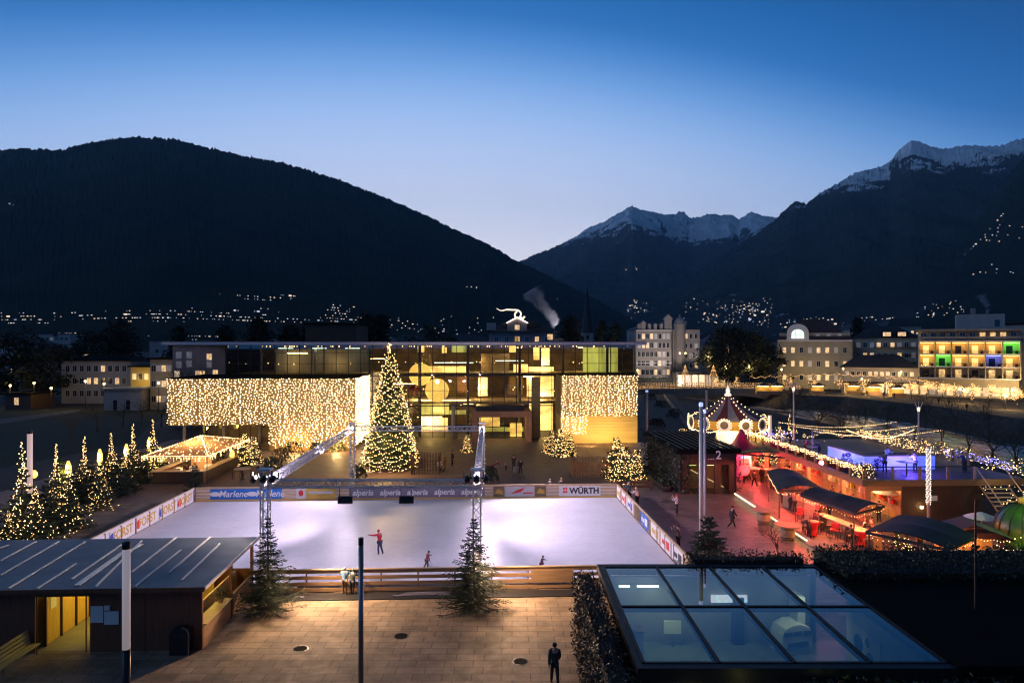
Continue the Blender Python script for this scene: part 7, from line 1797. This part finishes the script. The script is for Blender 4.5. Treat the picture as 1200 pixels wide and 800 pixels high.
# smoke plumes
def plume(label, base, top, r0, r1, dens):
    m = bpy.data.materials.new('plume_smoke'); m.use_nodes = True; nt = m.node_tree; nt.nodes.clear()
    out = nt.nodes.new('ShaderNodeOutputMaterial'); v = nt.nodes.new('ShaderNodeVolumePrincipled'); v.inputs['Color'].default_value = (.92, .90, .97, 1); v.inputs['Anisotropy'].default_value = .2
    d = top - base
    tc = nt.nodes.new('ShaderNodeTexCoord'); n = nt.nodes.new('ShaderNodeTexNoise'); n.inputs['Scale'].default_value = 1.1 / r1 * 1.6; n.inputs['Detail'].default_value = 6; n.inputs['Roughness'].default_value = .7; n.inputs['Distortion'].default_value = .6
    nt.links.new(tc.outputs['Object'], n.inputs[0])
    sp = nt.nodes.new('ShaderNodeSeparateXYZ'); nt.links.new(tc.outputs['Object'], sp.inputs[0])
    def mm(op, a, b=None, c=None):
        k = nt.nodes.new('ShaderNodeMath'); k.operation = op
        for i, x in enumerate((a, b, c)):
            if x is None: continue
            if hasattr(x, 'is_linked'): nt.links.new(x, k.inputs[i])
            else: k.inputs[i].default_value = x
        return k.outputs[0]
    Z = sp.outputs[2]
    wob = mm('MULTIPLY', mm('SINE', mm('MULTIPLY', Z, 5 / d.z)), r1 * .35)
    ax = mm('SUBTRACT', mm('SUBTRACT', sp.outputs[0], mm('MULTIPLY', Z, d.x / d.z)), wob); ay = mm('SUBTRACT', sp.outputs[1], mm('MULTIPLY', Z, d.y / d.z))
    rad = mm('SQRT', mm('ADD', mm('MULTIPLY', ax, ax), mm('MULTIPLY', ay, ay)))
    t = mm('DIVIDE', Z, d.z); rr = mm('MULTIPLY_ADD', t, r1 - r0, r0)
    fall = mm('SUBTRACT', 1.0, mm('DIVIDE', rad, rr))
    k = mm('ADD', mm('MULTIPLY', fall, 1.5), mm('MULTIPLY_ADD', n.outputs['Fac'], 3.2, -1.95))
    k = mm('MINIMUM', mm('MAXIMUM', k, 0.0), 1.0)
    k = mm('MULTIPLY', k, mm('SUBTRACT', 1.15, t))
    nt.links.new(mm('MULTIPLY', k, dens), v.inputs['Density']); nt.links.new(v.outputs[0], out.inputs['Volume'])
    b_ = MB(); R_ = r1 * 1.6
    P_ = [d * tt + Vector((math.sin(tt * 5) * r1 * .35, 0, 0)) for tt in (0, .2, .4, .6, .8, 1)]
    o = b_.tube(P_, [r0 * 1.2 + (r1 - r0) * 1.25 * tt for tt in (0, .2, .4, .6, .8, 1)], 14).build('smoke', m, None, base, smooth=True)
    tag(o, label, 'smoke', kind='stuff')
plume('pale smoke plume drifting up beside the light scroll hotel', A(648, 388, 190), A(628, 341, 190), 1.3, 4.2, 3.2)
plume('small steam plume over the roof house of the balcony hotel', A(1156, 368, 196), A(1152, 344, 196), .7, 2.0, 1.4)
lamp('smoke_fill', 'SPOT', A(656, 393, 187), 3200, (.9, .88, 1), .3, A(638, 362, 190), 70)  # added spot, no fixture, brightens the smoke plume
lamp('steam_fill', 'SPOT', A(1140, 384, 188), 30000, (.8, .88, 1), .3, A(1152, 365, 197), 120)  # added spot that makes the steam plume show
for p_, to_, e_, c_ in (((48, 214, 1.5), (46, 232, 11), 5000, (1, .86, .78)), ((58, 216, 1.5), (58, 236, 10), 3500, (1, .82, .7)), ((104, 206, 2), (118, 222, 9), 3000, (1, .70, .34)), ((122, 202, 2), (124, 222, 9), 2500, (1, .72, .36)), ((100, 186, 1), (112, 196, 5), 2500, (1, .6, .26)), ((128, 172, 2), (128, 188, 8), 5000, (1, .68, .3))): lamp('facade_fill', 'SPOT', p_, e_, c_, .4, to_, 120)  # added spots standing in for street light on the facades
# church spire
ch = thing('church_spire', 'slender dark church spire standing against the far blue slope', 'church', (A(688, 405, 320).x, 320, 0))
MB().bx(-2.6, 2.6, -2.6, 2.6, 0, 20).build('tower', M['pink'], ch); MB().lathe([(3.2, 20), (1.6, 29), (.05, 42)], 8).build('spire', M['slate'], ch); MB().tube([(0, 0, 41.8), (0, 0, 43.5)], .1, 5).build('cross', M['dark'], ch)
for z in (14, 17): MB().bx(-.6, .6, -2.66, -2.61, z, z + 1.8).build('belfry_window', M['win_dark'], ch)

# west side houses beyond the lawn
t_, W, h, s = building('long_house', 'long grey house with few lit windows beyond the dark lawn', 72, 153, 423, 165, 12, 'pale', 'roofdark', flat=False, roof_h=1.6); wins(t_, 0, s, W, h, 3, 9, 1, h - .3, .9, 1.4, .07, seed=21, m=('win_warm', 'win_dark', 'win_dark'))
t_, W, h, s = building('small_house', 'house with a yellow lit gable wall between the long grey house and the bath house', 153, 176, 430, 160, 10, 'wood_yellow', 'roofdark'); wins(t_, 0, s, W, h, 2, 3, 1, h - .3, .8, 1.3, .5, seed=22)
lamp('facade_lamp', 'POINT', A(158, 447, 157), 120, (1, .74, .2), .2); lamp('facade_lamp', 'POINT', A(170, 447, 157), 200, (1, .74, .2), .2)
t_, W, h, s = building('corner_house', 'house with lit ground floor right beside the light curtain block', 176, 202, 421, 150, 10, 'cream', 'roofdark'); wins(t_, 0, s, W, h, 3, 4, .6, h - .3, .9, 1.3, .35, seed=23); lamp('facade_lamp', 'POINT', A(188, 452, 146), 120, (1, .62, .22), .2)
t_, W, h, s = building('white_shed', 'small white flat roofed shed at the end of the lawn', 122, 166, 457, 148, 7, 'pale', 'concrete')
for x in (2.0, 4.8): MB().bx(x, x + .8, -.05, -.01, .1, 2.2).build('door', M['win_dark'], t_)
t_, W, h, s = building('garden_house', 'dark garden house with one yellow lit window by the lawn', 6, 36, 462, 150, 8, 'wood_dark', 'roofdark'); window(t_, 2.5, 0, 1.8, .9, 1.5, M['win_warm'])
t_, W, h, s = building('dark_tower_block', 'dark brown flat topped block behind the bath house roof', 358, 417, 380, 168, 14, 'wood_dark', 'roofdark')
t_, W, h, s = building('far_flats', 'distant block of flats faintly seen above the dark garden trees', 45, 82, 391, 420, 20, 'pale', 'roofdark'); wins(t_, 0, s, W, h, 4, 6, 4, h - 1, 1.8, 1.8, .06, seed=31)
t_, W, h, s = building('far_hall', 'pale roofed hall far behind the roofs beside the dark block', 175, 300, 399, 300, 20, 'pale', 'slate'); wins(t_, 0, s, W, h, 1, 14, 8, h - 1, 1.5, 1.5, .10, seed=33)
for i, (px0, px1, py, Y, lab) in enumerate(((455, 520, 400, 300, 'dark low roofs behind the glass cube on the side of the big tree'), (520, 572, 399, 320, 'dark low roofs between the big tree and the scroll hotel'), (700, 745, 402, 330, 'dark gabled house between the church spire and the grand hotel'), (818, 850, 397, 300, 'dark house behind the evergreen beside the grand hotel'), (860, 912, 400, 320, 'dark roofs peeping over the round evergreen next to the villa'))):
    t_, W, h, s = building('town_roof', lab, px0, px1, py, Y, 14, 'pale', 'slate', flat=False, roof_h=3); wins(t_, 0, s, W, h, 2, 6, 5, h - .5, 1.2, 1.4, .12, seed=40 + i)

for i, (px0, px1, py, Y, lab, wl, lt) in enumerate(((-20, 40, 404, 260, 'grey house with small lights at the edge of the dark garden', 'pale', .2), (84, 124, 402, 280, 'ochre house peeping over the long grey house', 'cream', .25), (300, 352, 396, 260, 'house with lit attic behind the flat roof beside the dark brown block', 'pink', .25), (416, 456, 398, 270, 'house between the dark brown block and the two tall conifers', 'pale', .3), (650, 684, 396, 250, 'pink house below the steam plume', 'pink', .35), (826, 862, 404, 250, 'ochre house behind the round evergreen with several lit windows', 'cream', .45), (1000, 1040, 386, 330, 'tall house rising behind the ochre town house', 'pale', .25), (1040, 1080, 382, 340, 'pale house above the dormers of the ochre town house', 'cream', .35))):
    t_, W, h, s = building('town_house', lab, px0, px1, py, Y, 14, wl, 'slate', flat=False, roof_h=4); wins(t_, 0, s, W, h, 4, 6, 3, h - .6, 1.2, 1.6, lt, seed=70 + i, m=('win_warm', 'win_dark', 'win_dark'))
# ------------------------------------------------------------------ trees of the town
T_ = [(140, 440, 378, 190, 'cone', 'broad dark cedar beyond the long grey house', 9), (110, 440, 392, 200, 'round', 'dark round tree behind the long grey house', 7), (210, 430, 383, 210, 'cone', 'dark palm like tree behind the pinkish block', 5), (265, 420, 383, 210, 'cone', 'dark tree behind the roof between the pinkish block and the cedar pair', 5), (303, 420, 374, 200, 'cone', 'large dark cedar seen over the glass cube beside the dark brown block', 8), (345, 420, 382, 200, 'round', 'dark tree touching the dark brown block', 6),
      (430, 415, 366, 190, 'cone', 'tall dark conifer over the roof beside the big tree', 6), (446, 415, 370, 195, 'cone', 'second tall conifer over the roof beside the big tree', 5), (505, 415, 384, 220, 'round', 'dark rounded trees behind the roof next to the big tree tip', 9), (668, 410, 364, 230, 'cone', 'dark conifer beside the smoke plume', 6), (705, 410, 376, 240, 'cone', 'dark cypress next to the church spire', 4), (722, 410, 380, 240, 'cone', 'dark cypress between the spire and the grand hotel', 5),
      (20, 470, 395, 170, 'round', 'large dark tree mass by the garden house', 9), (60, 470, 408, 165, 'round', 'dark tree before the long grey house', 7), (1005, 400, 372, 300, 'cone', 'dark conifer rising behind the town house', 5)]
for i, (px, pb, pt_, Y, sh, lab, r) in enumerate(T_):
    h = H + (HY - pt_) * Y / F; cloud_tree('dark_tree', lab, ((px - 600) * Y / F, Y, 0), h, r, 100 + i, 2200, .7, 'dark trees of the town', shape=sh)
for i, (px, Y, pt_, r, lab) in enumerate(((858, 215, 387, 9.5, 'large dark evergreen at the far bridge end, its half nearer to the grand hotel'), (884, 218, 392, 8.0, 'large dark evergreen at the far bridge end, its half nearer to the villa'))):
    h = H + (HY - pt_) * Y / F; cloud_tree('dark_tree', lab, ((px - 600) * Y / F, Y, 0), h, r, 140 + i, 7000, .55, 'dark evergreens at the bridge', trunk=.22)
for i, (px, pb, pt_, lab) in enumerate(((225, 515, 405, 'bare tree in front of the pinkish apartment block'),)):
    g = A(px, pt_, 115); bare_tree('bare_tree', lab, (g.x, 115, 0), g.z * .93, 50 + i)
q = random.Random(55)
for i, (px, pb, h, lab) in enumerate(((114, 505, 6, 'bare sapling on the walkway beyond the yellow lanterns'), (84, 520, 6, 'bare sapling between the pale column and the lawn'), (144, 500, 6, 'bare sapling behind the middle lantern'), (166, 498, 6, 'bare sapling at the lawn corner'), (189, 500, 6, 'bare sapling just before the light curtain block'))):
    bare_tree('bare_tree', lab, G(px, pb), h, 60 + i, 'bare saplings by the lawn', 4)
# river bank: bare trees and bushes
RV = [(930, 500, -1, 11), (958, 512, -1, 10), (985, 522, -1, 9), (1010, 508, -3, 9), (1040, 512, -3, 10), (1072, 515, -3, 9), (1104, 522, -3, 10), (1135, 530, -3, 9), (1165, 540, -3, 10), (1190, 548, -3, 9), (1120, 500, -1, 8), (1160, 508, -1, 9), (1085, 498, -1, 8)]
wh = ('beside the tall crown lamp', 'next along the bank from the crown lamp tree', 'before the garland of the terrace', 'above the rapids near the terrace bar', 'beside the second crown lamp', 'just past the second crown lamp', 'over the blue lights of the terrace', 'above the stairs', 'above the green ball', 'at the picture border over the green ball', 'on the far bank under the balcony hotel', 'on the far bank past the balcony hotel', 'on the far bank facing the riverside hall')
for i, ((px, py, z, h), w_) in enumerate(zip(RV, wh)):
    g = G(px, py, z); bare_tree('bare_tree', 'bare riverside tree ' + w_, g + Vector((0, 0, -1.5)), h, 200 + i, 'bare trees along the river', 5)
# promenade: lit trees, stalls, lamps and strollers
q = random.Random(17)
names = ['lamp head nearest to the villa', 'villa corner', 'hall arcade entrance', 'middle of the hall', 'far corner of the hall', 'first balcony bay', 'blue balcony', 'second balcony bay', 'third balcony bay', 'fourth balcony bay', 'fifth balcony bay', 'green balcony', 'annex of the balcony hotel']
PX = [926, 950, 985, 1012, 1040, 1068, 1086, 1104, 1122, 1140, 1158, 1176, 1194]
for i, px in enumerate(PX):
    Y = 196 - max(0, px - 1000) * .22; pyb = HY + F * H / Y; g = G(px, pyb)
    t_, cr_ = bare_tree('lit_tree', 'promenade tree strung with warm lights before the ' + names[i], g, q.uniform(5.2, 6.4), 300 + i, 'lit trees along the promenade', 4)
    vs = cr_.v; bulbs([Vector(q.choice(vs)) + Vector((q.gauss(0, .2), q.gauss(0, .2), q.gauss(0, .2))) for _ in range(230 if px > 1040 else 70)], .09, 'fairy_lights', M['bulb_far'], t_)
gl = thing('light_garland', 'long garland of warm lights hung over the promenade stalls', 'garland', A(880, 441, 205))
pts = []
P_ = [A(884, 441, 205), A(930, 439, 203), A(985, 437, 198), A(1040, 440, 192), A(1078, 443, 186), A(1130, 452, 168), A(1200, 466, 140)]
for a, c in zip(P_[:-1], P_[1:]):
    nn_ = int((c - a).length / .34)
    for k in range(nn_): t = k / nn_; pts.append(a + (c - a) * t - Vector((0, 0, .5 * abs(math.sin(t * PI * 4)) - q.gauss(0, .1))) - P_[0])
MB().tube([p - P_[0] for p in P_], .03, 4).build('cable', M['dark'], gl); bulbs(pts, .10, 'string_lights', M['bulb_far'], gl)
for i, (px, lab) in enumerate(((894, 'first christmas stall at the far bridge end'), (910, 'christmas stall beside the villa lamp'), (958, 'christmas stall before the villa corner'), (1000, 'christmas stall at the hall entrance'), (1024, 'christmas stall before the middle of the hall'), (1052, 'christmas stall at the far corner of the hall'))):
    Y = 197 - max(0, px - 1000) * .2; g = G(px, HY + F * H / Y)
    t_ = thing('christmas_stall', lab, 'stall', g, R(-8), 'christmas stalls on the promenade')
    MB().bx(-1.9, 1.9, .8, 1.0, 0, 2.5).build('rear_wall', M['wood_yellow'], t_); MB().bx(-1.9, 1.9, -.9, -.7, 0, 1.0).build('counter', M['wood'], t_); MB().vprism([(-2.3, 2.5), (2.3, 2.5), (0, 3.5)], -1.4, 1.2).build('roof', M['wood_dark'], t_)
    MB().bx(-1.4, 1.4, -.5, -.2, 2.35, 2.45).build('lamp_bar', M['strip_warm'], t_)
for i, (px, py, Y, lab) in enumerate(((800, 414, 215, 'street lamp with two yellow heads before the hotel wing'), (830, 418, 212, 'street lamp between the light cones and the evergreen'), (878, 430, 208, 'street lamp under the dark evergreen'), (916, 433, 205, 'street lamp before the villa wall'), (747, 434, 216, 'street lamp at the near end of the bridge'), (988, 432, 194, 'street lamp at the near end of the riverside hall'), (1056, 436, 190, 'street lamp by the far corner of the riverside hall'), (100, 447, 150, 'street lamp before the long grey house'), (122, 450, 150, 'bright street lamp nearest to the white shed'), (40, 449, 152, 'street lamp at the dark garden trees'), (12, 452, 156, 'street lamp beyond the garden house'), (60, 455, 150, 'street lamp at the corner of the long grey house'), (186, 449, 143, 'street lamp right before the light curtain block'), (850, 430, 214, 'street lamp in the middle of the bridge'), (1010, 444, 190, 'street lamp between the stalls at the hall'), (1125, 456, 166, 'street lamp before the balcony hotel'), (1178, 464, 150, 'street lamp at the last lit promenade tree'))):
    p = A(px, py, Y); t_ = thing('street_lamp', lab, 'street lamp', (p.x, Y, 0), 0, 'street lamps of the town')
    MB().lathe([(.10, 0), (.06, p.z)], 8).build('pole', M['dark'], t_)
    for dx in ((-.9, .9) if px == 800 else (0,)):
        MB().lathe([(.06, -.2), (.24, 0), (.22, .2), (.06, .34)], 10, (dx, 0, p.z)).build('lamp_head', emi('street_glow', (1, .72, .18), 9.0, False) if 'street_glow' not in bpy.data.materials else bpy.data.materials['street_glow'], t_)
    lamp('street_light', 'POINT', (p.x, Y - .9, p.z - .3), 800 if px > 200 else 190, (1, .66, .24), .3)
for px, py, pyb, lab in ((930, 459, 548, 'tall lamp post with a crown shaped head behind the terrace corner'), (1076.5, 483, 560, 'tall lamp post with a crown shaped head behind the blue bar')):
    Y = 82 if px < 1000 else 72; p = A(px, py, Y); t_ = thing('crown_lamp', lab, 'street lamp', (p.x, Y, 0), 0, 'crown headed lamp posts')
    MB().lathe([(.12, 0), (.08, p.z - .2)], 10).build('pole', M['pole_pale'], t_)
    for k in range(6):
        a = k * PI / 3; MB().tube([(.06 * math.cos(a), .06 * math.sin(a), p.z - .2), (.2 * math.cos(a), .2 * math.sin(a), p.z + .5), (.42 * math.cos(a), .42 * math.sin(a), p.z + 1.1)], .035, 5).build('arm', M['pole_pale'], t_)
    MB().lathe([(.08, p.z + .1), (.14, p.z + .4), (.03, p.z + .6)], 8).build('lamp_head', emi('crown_glow', (1, .85, .6), 2.5) if 'crown_glow' not in bpy.data.materials else bpy.data.materials['crown_glow'], t_)
k_ = 0
for px, py, c, lab in ((1005, 462, (.03, .03, .04), 'distant stroller in black before the hall entrance'), (1016, 464, (.1, .03, .03), 'distant stroller in a dark red coat on the promenade'), (1036, 466, (.02, .02, .03), 'distant stroller alone on the promenade edge'), (1048, 467, (.05, .05, .06), 'distant stroller in grey on the promenade edge'), (972, 461, (.03, .02, .02), 'distant stroller before the villa corner'), (940, 460, (.04, .03, .03), 'distant stroller at the far bridge end'), (1100, 474, (.02, .02, .02), 'distant stroller in black under the balcony hotel'), (1112, 476, (.06, .04, .03), 'distant stroller in brown under the balcony hotel'), (1133, 481, (.03, .03, .03), 'distant stroller before the second green balcony'), (1082, 472, (.25, .22, .2), 'distant stroller in a pale coat below the blue balcony')):
    person(lab, G(px, py), 90 if k_ % 2 else -60, c, (.02, .02, .02), pose='walk', h=1.75); k_ += 1
rw = thing('river_railing', 'thin railing along the edge of the promenade above the river wall', 'railing', (97.8, 129, 0))
P_ = [(98.0, 110, 0), (97.8, 129, 0), (98.7, 158, 0), (92, 186, 0), (78, 200, 0)]
P_ = [Vector(p) - Vector((97.8, 129, 0)) for p in P_]
for z in (.55, 1.05): MB().tube([p + Vector((0, 0, z)) for p in P_], .04, 5).build('rail', M['steel'], rw)
wl = thing('riverside_fence', 'thin fence along the riverside path beside the carousel', 'railing', G(778, 466))
a = G(778, 466); c = G(812, 512); d = c - a
for z in (.5, 1.0): MB().tube([(0, 0, z), (d.x, d.y, z)], .04, 5).build('rail', M['steel'], wl)
for k in range(14): MB().tube([(d.x * k / 13, d.y * k / 13, 0), (d.x * k / 13, d.y * k / 13, 1.0)], .04, 5).build('post', M['steel'], wl)
for i, (px, py, r, h) in enumerate(((762, 470, 2, 1.8), (775, 478, 2, 1.6), (790, 490, 1.8, 1.8), (770, 500, 1.6, 1.4), (752, 458, 2.5, 2.0))):
    bush('shrub', 'dark riverside bush ' + ('at the bridge end below the light curtain block', 'beside the pinkish column with blue tip', 'close to the carousel roof', 'behind the ivy pavilion roof', 'hidden low under the bridge lights')[i], G(px, py), r, h, 260, .22, 'leaf_far', group='riverside bushes')
hedge('dark clipped hedge under the grand hotel at the bridge', 33.5, 52, 221, 223, 0, 3.4, 1500, .3, 'leaf_far', .2)
